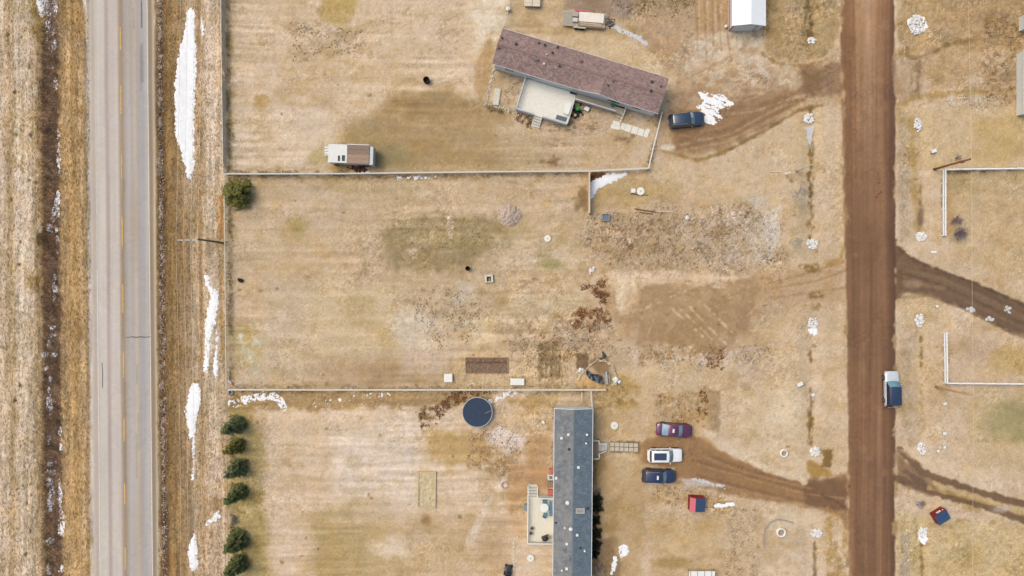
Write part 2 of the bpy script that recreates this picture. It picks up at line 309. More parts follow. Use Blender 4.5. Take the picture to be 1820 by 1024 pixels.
P([(1190, 200), (1260, 190), (1400, 160), (1430, 180), (1360, 226), (1290, 262), (1200, 275)], (148, 115, 82), .85, 8, 8, 20, None, .4)
P([(1190, 150), (1300, 120), (1420, 130), (1420, 180), (1300, 200), (1200, 200)], (164, 132, 100), .7, 10, 14, 16, (22, 9, -.3, .5), .7)
P([(1225, 60), (1420, 118), (1430, 150), (1240, 150), (1190, 110)], (216, 198, 174), .7, 8, 12, 12, (12, 9, -.15, .55), .8)
P([(1110, 45), (1190, 60), (1235, 100), (1195, 130), (1150, 85)], (178, 148, 116), .75, 8, 10, 14, (14, 10, -.5, .4), .7)
P([(1090, 10), (1160, 40), (1240, 40), (1230, 75), (1150, 62)], (176, 152, 126), .7, 8, 10, 14, (14, 10, -.5, .4), .8)
rt = random.Random(12)
for k in range(26):
    x0, y0 = rt.uniform(1200, 1330), rt.uniform(90, 255); x1 = x0 + rt.uniform(60, 150); y1 = y0 - rt.uniform(-6, 60); ym = (y0 + y1) / 2 + rt.uniform(-4, 12)
    S([(x0, y0), ((x0 + x1) / 2, ym), (x1, y1)], rt.uniform(1.2, 3), (140, 110, 82) if k % 2 else (212, 188, 160), .45, 1.4, 1.6, 8, (9, 7, -.5, .4))
for pth in ([(1200, 262), (1290, 245), (1380, 200), (1440, 170), (1500, 160)], [(1210, 250), (1300, 230), (1390, 180), (1440, 150), (1500, 120)], [(1260, 200), (1340, 190), (1430, 160)]): S(pth, 6, (132, 100, 72), .55, 4, 3, 14); S([(x, y + 8) for x, y in pth], 3, (194, 164, 130), .45, 2, 2, 10)
P([(1425, 120), (1496, 110), (1500, 170), (1425, 165)], (140, 110, 84), .8, 6, 8, 18); P([(1425, 130), (1460, 122), (1455, 165), (1428, 165)], (124, 96, 66), .6, 5, 6)
S([(1260, 280), (1300, 264), (1360, 232), (1420, 196), (1460, 188)], 5, (130, 100, 60), .75, 3, 3, 12); S([(1178, 268), (1240, 285), (1290, 270)], 6, (150, 118, 66), .7, 3, 3, 12); E(1186, 262, 12, 5, (228, 214, 196), .8, .5)
for pth in ([(1237, 0), (1240, 90)], [(1252, 0), (1256, 110)], [(1266, 0), (1268, 80)], [(1276, 10), (1282, 90)], [(1290, 40), (1300, 110)]): S(pth, 3, (150, 120, 86), .5, 2, 1.5); S([(x + 5, y) for x, y in pth], 2, (214, 190, 158), .5, 1.5, 1)
P([(1352, -40), (1492, -40), (1490, 60), (1470, 100), (1430, 112), (1380, 108), (1355, 96)], (176, 148, 106), .85, 5, 6, 18, None, .8)
P([(1360, -20), (1385, -20), (1382, 60), (1360, 60)], (140, 114, 80), .5, 6, 6, 12, (7, 9, -.4, .4)); P([(1392, -20), (1420, -20), (1420, 80), (1392, 100)], (188, 160, 124), .6, 6); P([(1425, -40), (1460, -40), (1455, 60), (1430, 80)], (136, 110, 66), .6, 5, 6, 10, (7, 10, -.5, .3), .9)
S([(1355, 96), (1380, 112), (1430, 118), (1470, 106)], 5, (148, 116, 72), .7, 3, 3, 8)
P([(1400, 205), (1480, 196), (1494, 240), (1494, 300), (1400, 300)], (212, 184, 140), .7, 8, 8)
for a, b in ((196, 210), (236, 345), (340, 430), (600, 640), (690, 790)): S([(1440, a), (1442, (a * 2 + b) / 3), (1440, (a + b * 2) / 3), (1441, b)], 6, (116, 90, 50), .85, 4, 5, 9, (7, 14, -.7, .2), .9)
S([(1440, 236), (1440, 262)], 8, (150, 140, 132), .8, 3, 2)
S([(1438, 0), (1440, 66)], 9, (112, 90, 56), .8, 4, 5, 8, (6, 9, -.7, .3), 1)
P([(1460, 200), (1496, 200), (1500, 440), (1462, 440)], (206, 180, 144), .5, 8)
S([(1497, 196), (1500, 330), (1502, 440)], 4, (208, 180, 138), .7, 2, 2); S([(1500, 440), (1495, 460), (1470, 470)], 5, (170, 134, 84), .7, 3, 2)
for q in ((1440, 475, 16, 6), (1448, 480, 14, 5), (1450, 525, 16, 6), (1448, 545, 14, 6)): E(q[0], q[1], q[2], q[3], (124, 94, 52), .7, .5, .6, 6, (6, 5, -.5, .3))
P([(1350, 560), (1420, 545), (1430, 700), (1300, 700), (1340, 620)], (206, 178, 136), .6, 12, 10); P([(1346, 540), (1400, 532), (1400, 560), (1350, 580)], (200, 178, 148), .6, 6, 8, 12, (8, 8, -.5, .3), 1)
P([(1300, 620), (1375, 610), (1370, 650), (1320, 700), (1300, 690)], (186, 164, 140), .65, 8, 10, 16, (8, 8, -.4, .3), .9)
P([(1470, 560), (1500, 540), (1504, 830), (1470, 830), (1460, 700)], (206, 178, 138), .6, 8)
P([(1300, 690), (1430, 690), (1430, 830), (1300, 780)], (216, 192, 152), .7, 12, 8)
# south drive and court
P([(1055, 700), (1160, 700), (1170, 780), (1060, 790)], (206, 176, 132), .65, 8, 8); P([(1056, 700), (1130, 700), (1140, 725), (1060, 735)], (180, 148, 90), .6, 8, 9, 14, (12, 10, -.5, .4), .9)
P([(1170, 700), (1240, 700), (1250, 750), (1170, 748)], (176, 144, 104), .75, 6, 9, 10, (7, 7, -.5, .3), 1); P([(1245, 690), (1258, 690), (1254, 745), (1236, 750)], (138, 98, 62), .65, 4, 5, 8, (6, 7, -.4, .4), 1)
P([(1258, 695), (1280, 695), (1280, 770), (1256, 765)], (168, 140, 106), .8, 3, 4, 12); S([(1284, 690), (1284, 765)], 3, (208, 184, 150), .7, 2, 1); P([(1225, 735), (1260, 735), (1270, 790), (1230, 780)], (206, 172, 124), .6, 5, 6)
region('driveway', P([(1130, 800), (1150, 780), (1170, 775), (1232, 772), (1250, 780), (1275, 800), (1320, 822), (1380, 845), (1440, 856), (1480, 850), (1506, 838), (1508, 940), (1490, 918), (1460, 905), (1400, 898), (1330, 886), (1280, 872), (1225, 862), (1195, 860), (1200, 832), (1140, 825)], (156, 120, 84), .95, 4, 5, 20, None, .4))
P([(1225, 790), (1280, 805), (1400, 852), (1440, 870), (1400, 890), (1280, 858), (1220, 845)], (146, 110, 76), .6, 8, 6, 22); P([(1430, 858), (1506, 850), (1506, 915), (1432, 900)], (118, 88, 66), .8, 6, 8, 16)
for pth in ([(1240, 820), (1320, 842), (1430, 872), (1500, 880)], [(1240, 845), (1320, 866), (1430, 892), (1500, 905)], [(1250, 806), (1330, 836), (1440, 862)]): S(pth, 4, (122, 92, 64), .5, 2.5, 2); S([(x, y + 6) for x, y in pth], 2, (180, 146, 110), .5, 1.5, 1.5)
S([(1460, 880), (1480, 888), (1506, 905)], 4, (90, 66, 50), .6, 2, 2); S([(1255, 770), (1300, 800), (1360, 832), (1420, 852), (1428, 858)], 12, (220, 196, 158), .85, 2, 3)
E(1240, 858, 34, 5, (214, 204, 196), .7, .4, .4, 10, None, None, 8); E(1228, 868, 18, 4, (190, 174, 160), .6, .4)
P([(1440, 820), (1465, 830), (1480, 845), (1440, 850), (1435, 838)], (170, 130, 66), .8, 4, 6); P([(1460, 800), (1480, 800), (1478, 830), (1462, 828)], (118, 88, 46), .75, 3, 5, 8)
P([(1300, 885), (1420, 900), (1430, 960), (1300, 1040), (1280, 940)], (200, 172, 132), .6, 10, 10); P([(1160, 862), (1230, 866), (1300, 890), (1290, 915), (1160, 890)], (192, 158, 112), .65, 6, 9, 14, None, .9)
P([(1300, 900), (1350, 905), (1345, 1040), (1290, 1040)], (192, 166, 134), .6, 8, 12, 18, (9, 9, -.5, .3), .9); P([(1360, 915), (1420, 905), (1420, 940), (1365, 935)], (214, 194, 158), .6, 6, 6)
P([(1470, 900), (1506, 930), (1506, 1040), (1470, 1040)], (182, 146, 92), .7, 6, 9, 14, (9, 14, -.6, .3), .9); S([(1447, 965), (1449, 1040)], 6, (112, 94, 76), .75, 2.5, 3, 6)
P([(1056, 815), (1140, 830), (1150, 900), (1140, 1040), (1056, 1040)], (190, 158, 114), .7, 10, 10); P([(1080, 900), (1110, 870), (1090, 980), (1080, 960)], (160, 132, 84), .5, 8, 8); P([(1060, 960), (1090, 960), (1110, 1040), (1060, 1040)], (138, 112, 84), .7, 8, 9, 10)
P([(1150, 930), (1280, 920), (1280, 1040), (1150, 1040)], (198, 168, 122), .6, 12, 12); E(1195, 1000, 34, 10, (160, 130, 82), .6, .5); E(1220, 950, 50, 30, (204, 172, 124), .5, .6); E(1060, 822, 14, 24, (158, 124, 78), .5, .6); P([(1080, 820), (1140, 800), (1140, 850), (1100, 860)], (210, 182, 138), .6, 8)
P([(1084, 784), (1138, 785), (1138, 806), (1084, 805)], (128, 104, 78), .8, 2, 2, 8)
# east of the dirt road
P([(1596, -40), (1900, -40), (1900, 90), (1600, 95)], (184, 152, 108), .75, 6, 8, 30, None, .9); P([(1650, -20), (1820, -20), (1820, 60), (1680, 70)], (168, 140, 108), .5, 12, 14, 26, (20, 10, -.4, .5), .8)
P([(1600, 105), (1640, 108), (1640, 175), (1600, 185)], (188, 160, 130), .8, 4, 4); P([(1640, 95), (1820, 80), (1900, 200), (1640, 190)], (190, 158, 122), .7, 10, 10, 26, (30, 12, -.6, .5), .8)
P([(1618, 108), (1634, 105), (1634, 168), (1620, 170)], (132, 102, 70), .7, 5, 9, 9, (7, 9, -.5, .4)); S([(1600, 92), (1625, 105), (1700, 75), (1740, 70)], 6, (130, 100, 58), .6, 4, 4, 12); S([(1600, 190), (1625, 172), (1700, 165), (1800, 160)], 7, (164, 134, 76), .6, 4, 4, 14)
P([(1680, 165), (1770, 170), (1770, 200), (1680, 190)], (206, 190, 162), .6, 5, 8, 12, (7, 7, -.5, .3), 1); P([(1600, 190), (1900, 190), (1900, 300), (1600, 300)], (206, 178, 132), .65, 10, 8, 30); P([(1740, 210), (1820, 205), (1820, 290), (1740, 290)], (192, 162, 100), .5, 14, 10, 26)
P([(1750, 30), (1815, 20), (1815, 180), (1750, 180)], (150, 120, 84), .55, 8, 10, 10, (7, 7, -.3, .4), 1)
P([(1596, 200), (1616, 200), (1616, 420), (1602, 430), (1596, 400)], (184, 162, 132), .6, 4, 4, 14, None, .8); S([(1620, 210), (1625, 330), (1632, 410)], 10, (186, 150, 86), .6, 5, 5, 14)
P([(1684, 302), (1900, 300), (1900, 500), (1800, 500), (1690, 450)], (202, 174, 130), .7, 10, 8, 30); P([(1690, 302), (1820, 302), (1820, 345), (1700, 340)], (176, 154, 112), .6, 10, 9, 24, (40, 10, -.6, .4))
S([(1636, 330), (1636, 400)], 5, (122, 96, 62), .6, 4, 5, 7, (6, 9, -.5, .4)); E(1636, 385, 6, 18, (126, 104, 88), .7, .5)
S([(1690, 345), (1690, 412)], 8, (196, 148, 92), .5, 3, 3)
region('driveway', P([(1588, 420), (1600, 440), (1625, 462), (1680, 482), (1740, 505), (1830, 545), (2100, 660), (2100, 730), (1830, 605), (1790, 588), (1720, 550), (1650, 525), (1610, 520), (1588, 535)], (114, 90, 70), .97, 2, 3.5, 10, None, .45))
S([(1597, 440), (1625, 463), (1680, 484), (1740, 507), (1830, 547)], 5, (92, 70, 54), .6, 2, 2, 8); S([(1600, 528), (1650, 526), (1720, 551), (1790, 588), (1830, 606)], 5, (94, 72, 55), .6, 2, 2, 8)
for o_ in (-14, -5, 6, 15): S([(1600, 480 + o_ * .6), (1680, 503 + o_), (1760, 540 + o_), (1840, 580 + o_)], 3, (94, 73, 57) if o_ in (-14, 6) else (138, 112, 88), .5, 1.5, 1.5, 9)
S([(1600, 470), (1680, 500), (1760, 535), (1840, 575)], 10, (134, 108, 84), .5, 5, 3); S([(1605, 500), (1640, 508), (1680, 512)], 6, (150, 122, 96), .6, 3, 3); E(1622, 505, 14, 8, (160, 130, 100), .7, .5)
P([(1605, 525), (1650, 528), (1700, 545), (1690, 690), (1605, 690)], (206, 178, 136), .65, 8, 8, 24); P([(1602, 600), (1620, 600), (1620, 820), (1602, 820)], (180, 156, 124), .6, 4, 4, 14, (10, 16, -.6, .3), .8); S([(1636, 600), (1637, 650)], 4, (124, 94, 48), .8, 3, 4, 7)
S([(1636, 690), (1638, 785)], 7, (178, 142, 84), .7, 4, 5, 9, (7, 12, -.5, .4), .9)
P([(1684, 590), (1900, 600), (1900, 680), (1690, 680)], (206, 178, 142), .6, 10, 8, 24); E(1800, 640, 40, 26, (192, 158, 94), .65, .6); P([(1710, 600), (1770, 610), (1760, 650), (1710, 650)], (186, 160, 134), .5, 10, 10)
P([(1700, 700), (1900, 690), (1900, 830), (1730, 830)], (198, 172, 128), .6, 12, 10); E(1800, 750, 44, 32, (158, 150, 108), .75, .6, .3, 18)
S([(1718, 700), (1722, 1040)], 6, (208, 180, 140), .5, 4, 3)
P([(1596, 915), (1900, 940), (1900, 1100), (1596, 1100)], (202, 176, 124), .7, 10, 8, 30, None, .7)
P([(1596, 812), (1640, 838), (1720, 866), (1830, 898), (2000, 950), (2000, 985), (1830, 932), (1740, 900), (1650, 878), (1596, 858)], (190, 160, 112), .6, 4, 4, 10)
P([(1594, 806), (1640, 840), (1668, 868), (1650, 882), (1594, 858)], (138, 108, 82), .75, 4, 4, 10)
for pth in ([(1600, 800), (1640, 840), (1720, 868), (1830, 900), (2000, 950)], [(1596, 850), (1650, 872), (1740, 896), (1830, 928), (2000, 980)]):
    region('wheel_track', S(pth, 13, (122, 95, 73), .95, 2.2, 2.5, 10, None, .4))
S([(1610, 838), (1650, 868)], 9, (104, 80, 66), .7, 4, 3); S([(1650, 868), (1740, 890), (1820, 912)], 6, (196, 168, 108), .7, 2, 2); P([(1600, 800), (1640, 820), (1760, 855), (1830, 875), (1830, 862), (1650, 808)], (218, 192, 152), .6, 5, 5); E(1640, 895, 6, 5, (96, 80, 70), .6)
E(1780, 905, 18, 6, (196, 184, 176), .6, .5); P([(1740, 930), (1820, 940), (1840, 1024), (1760, 1024)], (216, 190, 144), .5, 8, 8, 14, (24, 10, -.4, .4))
for q in ((1730, 905), (1715, 925), (1760, 925)): E(q[0], q[1], 22, 6, (168, 132, 80), .5, .6, .5, 8, (8, 6, -.4, .4))
P([(1602, 950), (1618, 950), (1616, 1040), (1600, 1040)], (178, 164, 150), .6, 4, 4)
S([(1637, 968), (1640, 1040)], 6, (126, 98, 60), .7, 3, 3, 8)

# weeds along the fences
S([(404, 316), (620, 317), (860, 314), (1040, 312)], 9, (184, 150, 98), .7, 4, 5, 9, (12, 6, -.5, .5), .9); S([(620, 316), (900, 314)], 6, (150, 112, 70), .6, 3, 4, 7, (7, 5, -.3, .5), 1)
S([(408, -20), (410, 300)], 10, (178, 152, 96), .7, 4, 4, 12, (8, 20, -.6, .4), .8); S([(409, 320), (410, 680)], 8, (176, 150, 108), .6, 4, 4, 9, (6, 12, -.5, .5), .9); S([(420, 300), (600, 302)], 7, (182, 154, 104), .5, 4, 4, 9, (14, 6, -.5, .5))
S([(410, 686), (1040, 686)], 6, (188, 158, 116), .5, 3, 4, 9, (14, 6, -.4, .5), .7); S([(1684, 306), (1820, 304)], 6, (168, 144, 98), .5, 3, 3, 9, (12, 6, -.5, .5)); S([(1686, 310), (1686, 415)], 6, (196, 156, 104), .5, 3, 3, 9)
for k in range(70):
    E(random.uniform(415, 1030), random.uniform(10, 1010), random.uniform(1.5, 4), random.uniform(1.2, 3), random.choice([(120, 96, 66), (140, 112, 78), (150, 126, 86)]), .6, .6, .6, 4)
for k in range(40):
    E(random.uniform(1060, 1800), random.uniform(10, 1010), random.uniform(1.5, 4), random.uniform(1.2, 3), random.choice([(120, 96, 66), (140, 108, 70), (156, 126, 80)]), .6, .6, .6, 4)

# the dirt road
uw = U + 1.2 * fbm(U, V, 9, 40, 3, 71)
le = np.interp(V, [-3000, -20, 200, 400, 520, 700, 1040, 4000], [1470, 1494, 1497, 1500, 1504, 1507, 1509, 1530]) + 1.8 * fbm(U, V, 20, 20, 4, 72)
re = np.interp(V, [-3000, 0, 300, 700, 1040, 4000], [1590, 1590, 1591, 1592, 1590, 1586]) + 1.5 * fbm(U, V, 18, 18, 4, 73)
mr = sst(-1.6, 1.6, uw - le) * (1 - sst(-1.6, 1.6, uw - re))
tt = np.clip((uw - le) / (re - le), 0, 1); ty = np.clip(V / 1024, 0, 1)
top = np.array([[140, 106, 76], [156, 120, 84], [186, 152, 112], [206, 176, 140], [178, 142, 104], [152, 118, 86], [110, 84, 66]], float)
bot = np.array([[150, 118, 86], [130, 99, 72], [142, 110, 82], [128, 98, 73], [144, 112, 84], [124, 95, 71], [96, 74, 59]], float)
kx = np.array([0, .15, .35, .5, .65, .85, 1.0])
ft = np.clip(1 - (V + 60) / 520, 0, 1) ** 1.1
rc = np.stack([np.interp(tt, kx, top[:, k]) * ft + np.interp(tt, kx, bot[:, k]) * (1 - ft) for k in range(3)], -1)
rc *= np.array([.965, .925, .925])
rc *= (1 + 0.07 * vn(U + 3 * vn(U, V, 140, seed=77), V, 3.4, 170, 74) + 0.06 * vn(U + 5 * vn(U, V, 200, seed=78), V, 8, 300, 75) + 0.05 * fbm(U, V, 50, 80, 4, 76))[..., None]
mm = mr[..., None]; C[:] = C * (1 - mm) + rc * mm; G[:] = G * (1 - mr) + .28 * mr
REG['dirt_road'] = mr
for k in range(46):
    E(random.uniform(1515, 1585), random.uniform(0, 1024), random.uniform(2, 7), random.uniform(4, 16), random.choice([(112, 84, 62), (120, 92, 68), (160, 128, 96)]), .35, .6, .6, 5)
for k in range(34):
    y_ = random.uniform(-10, 1030); x_ = np.interp(y_, [-20, 400, 1040], [1495, 1501, 1510]) if k % 2 else 1591; E(x_ + random.uniform(-2, 2), y_, random.uniform(2, 5), random.uniform(5, 14), random.choice([(196, 166, 124), (170, 138, 100)]), .7, .6, .6, 5)
S([(1590, 100), (1594, 165)], 9, (176, 146, 118), .7, 4, 3)
for q in ((1562, 325, 2), (1566, 342, 2), (1562, 345, 1.6), (1558, 350, 2), (1570, 358, 1.5), (1567, 378, 1.4), (1510, 865, 2)): E(q[0], q[1], q[2], q[2], (92, 66, 48), .8, .4, .2)

# the highway
hw = U - 0.009 * (V - 512) + 0.4 * vn(U, V, 30, 90, 81)
htab = np.array([(150, 206, 190, 166), (164, 196, 182, 162), (169, 182, 168, 150), (172, 190, 178, 164), (176, 202, 192, 178), (188, 200, 190, 176), (191.5, 174, 158, 146), (194, 178, 162, 150), (198, 197, 186, 174), (211, 200, 188, 174), (215, 172, 154, 132), (220, 158, 138, 114), (224, 176, 164, 150),
                 (230, 186, 179, 170), (238, 184, 177, 168), (241, 198, 184, 164), (244, 196, 182, 162), (247, 178, 170, 163), (256, 178, 174, 169), (264, 190, 184, 175), (266.5, 182, 168, 150), (269, 150, 132, 108), (273, 164, 146, 120), (276, 204, 190, 166), (279, 176, 152, 116)], float)
side = (htab[:, 0] > 222)[:, None]; htab[:, 1:] *= np.where(side, np.array([.975, .965, .98]), np.array([1.005, 1.005, 1.03]))
hc = np.stack([np.interp(hw, htab[:, 0], htab[:, k]) for k in (1, 2, 3)], -1)
hc *= (1 + 0.022 * vn(U, V, 3, 130, 82) + 0.02 * vn(U, V, 9, 200, 83) + 0.012 * fbm(U, V, 40, 70, 3, 84))[..., None]
tan = np.clip(vn(U, V, 12, 160, 85), 0, 1) * sst(226, 232, hw) * (1 - sst(250, 256, hw))
hc = mix3(.5 * tan, hc, np.array([172, 154, 132.]))
edge_l = 158.5 + 1.2 * fbm(U, V, 8, 30, 3, 86); edge_r = 278.2 + 1.6 * fbm(U, V, 8, 40, 3, 87)
mh = sst(-1, 1, hw - edge_l) * (1 - sst(-1, 1, hw - edge_r))
C[:] = C * (1 - mh[..., None]) + hc * mh[..., None]; G[:] = G * (1 - mh) + .12 * mh
REG['highway'] = sst(-1, 1, hw - 163) * (1 - sst(-1, 1, hw - edge_r))

def sk(path, w, col, a): return S(path, w, col, a, .9, .5, 8)
for x, y0, y1, w, a in ((251, 5, 48, 2, .8), (252, 80, 145, 5, .55), (250, 85, 160, 4, .4), (237, 15, 50, 4, .3), (220, 320, 340, 5, .4), (218, 345, 600, 5, .25), (222, 680, 740, 5, .3), (222, 780, 860, 5, .35), (243, 775, 850, 3, .35), (243, 650, 680, 4, .4), (246, 735, 800, 3, .3), (194, 310, 560, 2, .3)):
    sk([(x, y0), (x + .5, (y0 + y1) / 2), (x + .6, y1)], w, (122, 108, 98), a * .6)

# fine mottling of the ground: stems, clods, gravel, dark specks, painted highlights
rough_m = np.clip(1 - REG['highway'] - mr, 0, 1)
soft_m = rough_m * (1 - .75 * np.clip(REG['driveway'] + REG['dirt_pad'], 0, 1))
def tint(ratio, t): C[:] = C * (1 + (np.array(ratio) - 1) * np.clip(t, 0, 1)[..., None])
tint((.90, .87, .78), .55 * soft_m * sst(.15, 1., fbm(U, V, 60, 40, 5, 201)))
tint((.90, .87, .83), .55 * soft_m * sst(.2, 1., fbm(U, V, 30, 22, 5, 202)))
tint((1.05, 1.055, 1.06), .6 * soft_m * sst(.1, .9, fbm(U, V, 60, 34, 5, 203)))
tint((.98, .94, .84), .5 * soft_m * sst(.25, .9, fbm(U, V, 24, 18, 4, 205)))
g1 = rng.normal(size=U.shape); g2 = vn(U, V, 4.2, seed=91); g3 = vn(U, V, 8.5, seed=92); g4 = fbm(U, V, 22, 16, 3, 93)
clus = sst(-.1, .8, fbm(U, V, 48, 40, 4, 98))
GG = np.clip(G * (.65 + .7 * clus), 0, 1.25)
f = 1 + GG * (0.10 * g1 + 0.13 * g2 + 0.08 * g3 + 0.05 * g4)
# strands: along the highway in the west, across in the yards, combed askew in the wet ditch
v_str = vn(U, V, 2.4, 22, 301) * .55 + vn(U, V, 3.6, 70, 302) * .5 + vn(U, V, 8, 160, 312) * .4
h_str = vn(U, V + 2 * vn(U, V, 90, seed=304), 30, 3.0, 303) * .4 + vn(U, V + 5 * vn(U, V, 150, seed=306), 170, 5.5, 305) * .75
dr = (U + V * 1.0) * .7; dq = (V - U * .8) * .7 + 5 * vn(U, V, 30, seed=308)
d_str = vn(dr, dq, 15, 3.2, 307) + .5 * vn(dr, dq, 24, 5.5, 309)
mditch = sst(68, 76, Wc) * (1 - sst(108, 116, Wc))
f = f * (1 + (.17 * v_str) * mw * soft_m * (1 - mditch) + .075 * h_str * yard * soft_m * (.5 + .8 * sst(-.3, .6, fbm(U, V, 160, 110, 3, 311))) + .20 * d_str * mditch)
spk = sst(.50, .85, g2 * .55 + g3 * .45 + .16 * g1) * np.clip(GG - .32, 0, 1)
f = f * (1 - .55 * spk)  # dark specks where the noise peaks
lit = sst(.5, .9, vn(U, V, 3.6, seed=94) * .7 + vn(U, V, 9, seed=95) * .4 + .14 * g1) * np.clip(GG - .3, 0, 1)
f = f * (1 + .26 * lit)  # pale flecks, fine highlights painted into the ground colour
out_ = np.maximum(sst(43.5, 47, np.abs(GY)), sst(74, 78, np.abs(GX)))   # beyond the fine grid the turf is too coarse to carry its grain
f = 1 + (f - 1) * (1 - .9 * out_)
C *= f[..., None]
C[:] = mix3(.8 * out_ * soft_m * (1 - mw), C, np.array([206, 180, 142.]))
hue = (0.02 * vn(U, V, 24, seed=96) + .010 * vn(U, V, 7, seed=97)) * np.clip(G + .3, 0, 1)
C[..., 0] *= 1 + hue * .6; C[..., 2] *= 1 - hue * 1.6
gm = soft_m[..., None]
lum = C.mean(-1, keepdims=True)
hi_ = sst(150, 212, lum)
C = C * (1 - gm) + (C * np.array([.965, .965, .965]) + hi_ * np.array([5., 6., 18.])) * gm
C = np.clip(C, 30, 250)
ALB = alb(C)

def attr_mat(name, rough=.95, bump=.35, grain=.30, scale=9.0):
    m = bpy.data.materials.new(name); m.use_nodes = True
    nt = m.node_tree; n = nt.nodes; l = nt.links; b = n['Principled BSDF']
    at = n.new('ShaderNodeAttribute'); at.attribute_name = 'soil'
    tc = n.new('ShaderNodeTexCoord')
    no = n.new('ShaderNodeTexNoise'); no.inputs['Scale'].default_value = scale; no.inputs['Detail'].default_value = 6; no.inputs['Roughness'].default_value = .72
    l.new(tc.outputs['Object'], no.inputs['Vector'])
    mr_ = n.new('ShaderNodeMapRange'); mr_.inputs['From Min'].default_value = .3; mr_.inputs['From Max'].default_value = .7
    mr_.inputs['To Min'].default_value = 1 - grain; mr_.inputs['To Max'].default_value = 1 + grain
    l.new(no.outputs['Fac'], mr_.inputs['Value'])
    mx = n.new('ShaderNodeVectorMath'); mx.operation = 'SCALE'
    l.new(at.outputs['Color'], mx.inputs[0]); l.new(mr_.outputs['Result'], mx.inputs['Scale'])
    l.new(mx.outputs['Vector'], b.inputs['Base Color'])
    b.inputs['Roughness'].default_value = rough; b.inputs['Specular IOR Level'].default_value = .15
    bu = n.new('ShaderNodeBump'); bu.inputs['Strength'].default_value = bump; bu.inputs['Distance'].default_value = .06
    l.new(no.outputs['Fac'], bu.inputs['Height']); l.new(bu.outputs['Normal'], b.inputs['Normal'])
    return m
mat_ground = attr_mat('dry_grass_soil', .95, .5, .24, 8.0)
mat_road = attr_mat('worn_road_surface', .85, .15, .10, 14.0)

# small relief so that the turf is not a plane
soft_g = np.clip(G, 0, 1)
MICRO = (0.035 * g3 + 0.022 * g2 + 0.012 * g1) * soft_g * (1 - .8 * REG['highway']) * (1 - .6 * mr)
GZF = GZ + MICRO
def sheet(name, sel, lift, mat, kind='structure'):
    """faces of the land grid where sel is true (None: all of them)"""
    if sel is None: fm = np.ones((NV - 1, NU - 1), bool)
    else: fm = (sel[:-1, :-1] + sel[1:, :-1] + sel[:-1, 1:] + sel[1:, 1:]) / 4 > .5
    idx = np.arange(NV * NU).reshape(NV, NU)
    q = np.stack([idx[:-1, :-1], idx[:-1, 1:], idx[1:, 1:], idx[1:, :-1]], -1)[fm]
    used, inv = np.unique(q, return_inverse=True)
    inv = inv.reshape(q.shape)
    co = np.stack([GX.ravel()[used], GY.ravel()[used], GZF.ravel()[used] + lift], -1).astype(np.float32)
    me = bpy.data.meshes.new(name)
    me.vertices.add(len(used)); me.vertices.foreach_set('co', co.ravel())
    me.loops.add(q.size); me.loops.foreach_set('vertex_index', inv.ravel().astype(np.int32))
    me.polygons.add(len(q)); me.polygons.foreach_set('loop_start', np.arange(0, q.size, 4, dtype=np.int32)); me.polygons.foreach_set('loop_total', np.full(len(q), 4, np.int32))
    me.polygons.foreach_set('use_smooth', np.ones(len(q), bool))
    me.update(calc_edges=True)
    at = me.attributes.new('soil', 'FLOAT_COLOR', 'POINT')
    cc = np.ones((len(used), 4), np.float32); cc[:, :3] = ALB.reshape(-1, 3)[used]
    at.data.foreach_set('color', cc.ravel())
    me.materials.append(mat)
    o = bpy.data.objects.new(name, me); COL.objects.link(o); o['kind'] = kind
    return o
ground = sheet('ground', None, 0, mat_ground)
highway = sheet('highway', REG['highway'], .008, mat_road)
dirt_road = sheet('dirt_road', REG['dirt_road'], .008, mat_road)
driveway = sheet('driveway', REG['driveway'] * (1 - np.round(REG['dirt_road'])), .006, mat_road)
dirt_pad = sheet('dirt_pad', REG['dirt_pad'], .006, mat_road)
track = sheet('wheel_track', REG['wheel_track'] * (1 - np.round(REG['dirt_road'])), .006, mat_road)
turnout = sheet('gravel_turnout', REG['gravel_turnout'] * (1 - np.round(REG['highway'])), .006, mat_road)

# ------------------------------------------------------------------ mesh and material helpers
def M(name, rgb, rough=.8, var=.10, scale=5.0, metal=0.0, bump=0.0, spec=.3, coat=0.0, stretch=None):
    m = bpy.data.materials.new(name); m.use_nodes = True
    nt = m.node_tree; n = nt.nodes; l = nt.links; b = n['Principled BSDF']
    c = alb(rgb)
    tc = n.new('ShaderNodeTexCoord'); mp = n.new('ShaderNodeMapping'); l.new(tc.outputs['Object'], mp.inputs['Vector'])
    if stretch: mp.inputs['Scale'].default_value = stretch
    no = n.new('ShaderNodeTexNoise'); no.inputs['Scale'].default_value = scale; no.inputs['Detail'].default_value = 5; no.inputs['Roughness'].default_value = .65
    l.new(mp.outputs['Vector'], no.inputs['Vector'])
    cr = n.new('ShaderNodeValToRGB'); e = cr.color_ramp.elements
    e[0].position = .3; e[1].position = .72
    lo = np.clip(c * (1 - 1.6 * var), 0, 1); hi = np.clip(c * (1 + 1.2 * var), 0, .9)
    e[0].color = (*lo, 1); e[1].color = (*hi, 1)
    l.new(no.outputs['Fac'], cr.inputs['Fac']); l.new(cr.outputs['Color'], b.inputs['Base Color'])
    b.inputs['Roughness'].default_value = rough; b.inputs['Metallic'].default_value = metal
    b.inputs['Specular IOR Level'].default_value = spec; b.inputs['Coat Weight'].default_value = coat; b.inputs['Coat Roughness'].default_value = .08
    if bump:
        bu = n.new('ShaderNodeBump'); bu.inputs['Strength'].default_value = bump; bu.inputs['Distance'].default_value = .02
        l.new(no.outputs['Fac'], bu.inputs['Height']); l.new(bu.outputs['Normal'], b.inputs['Normal'])
    return m
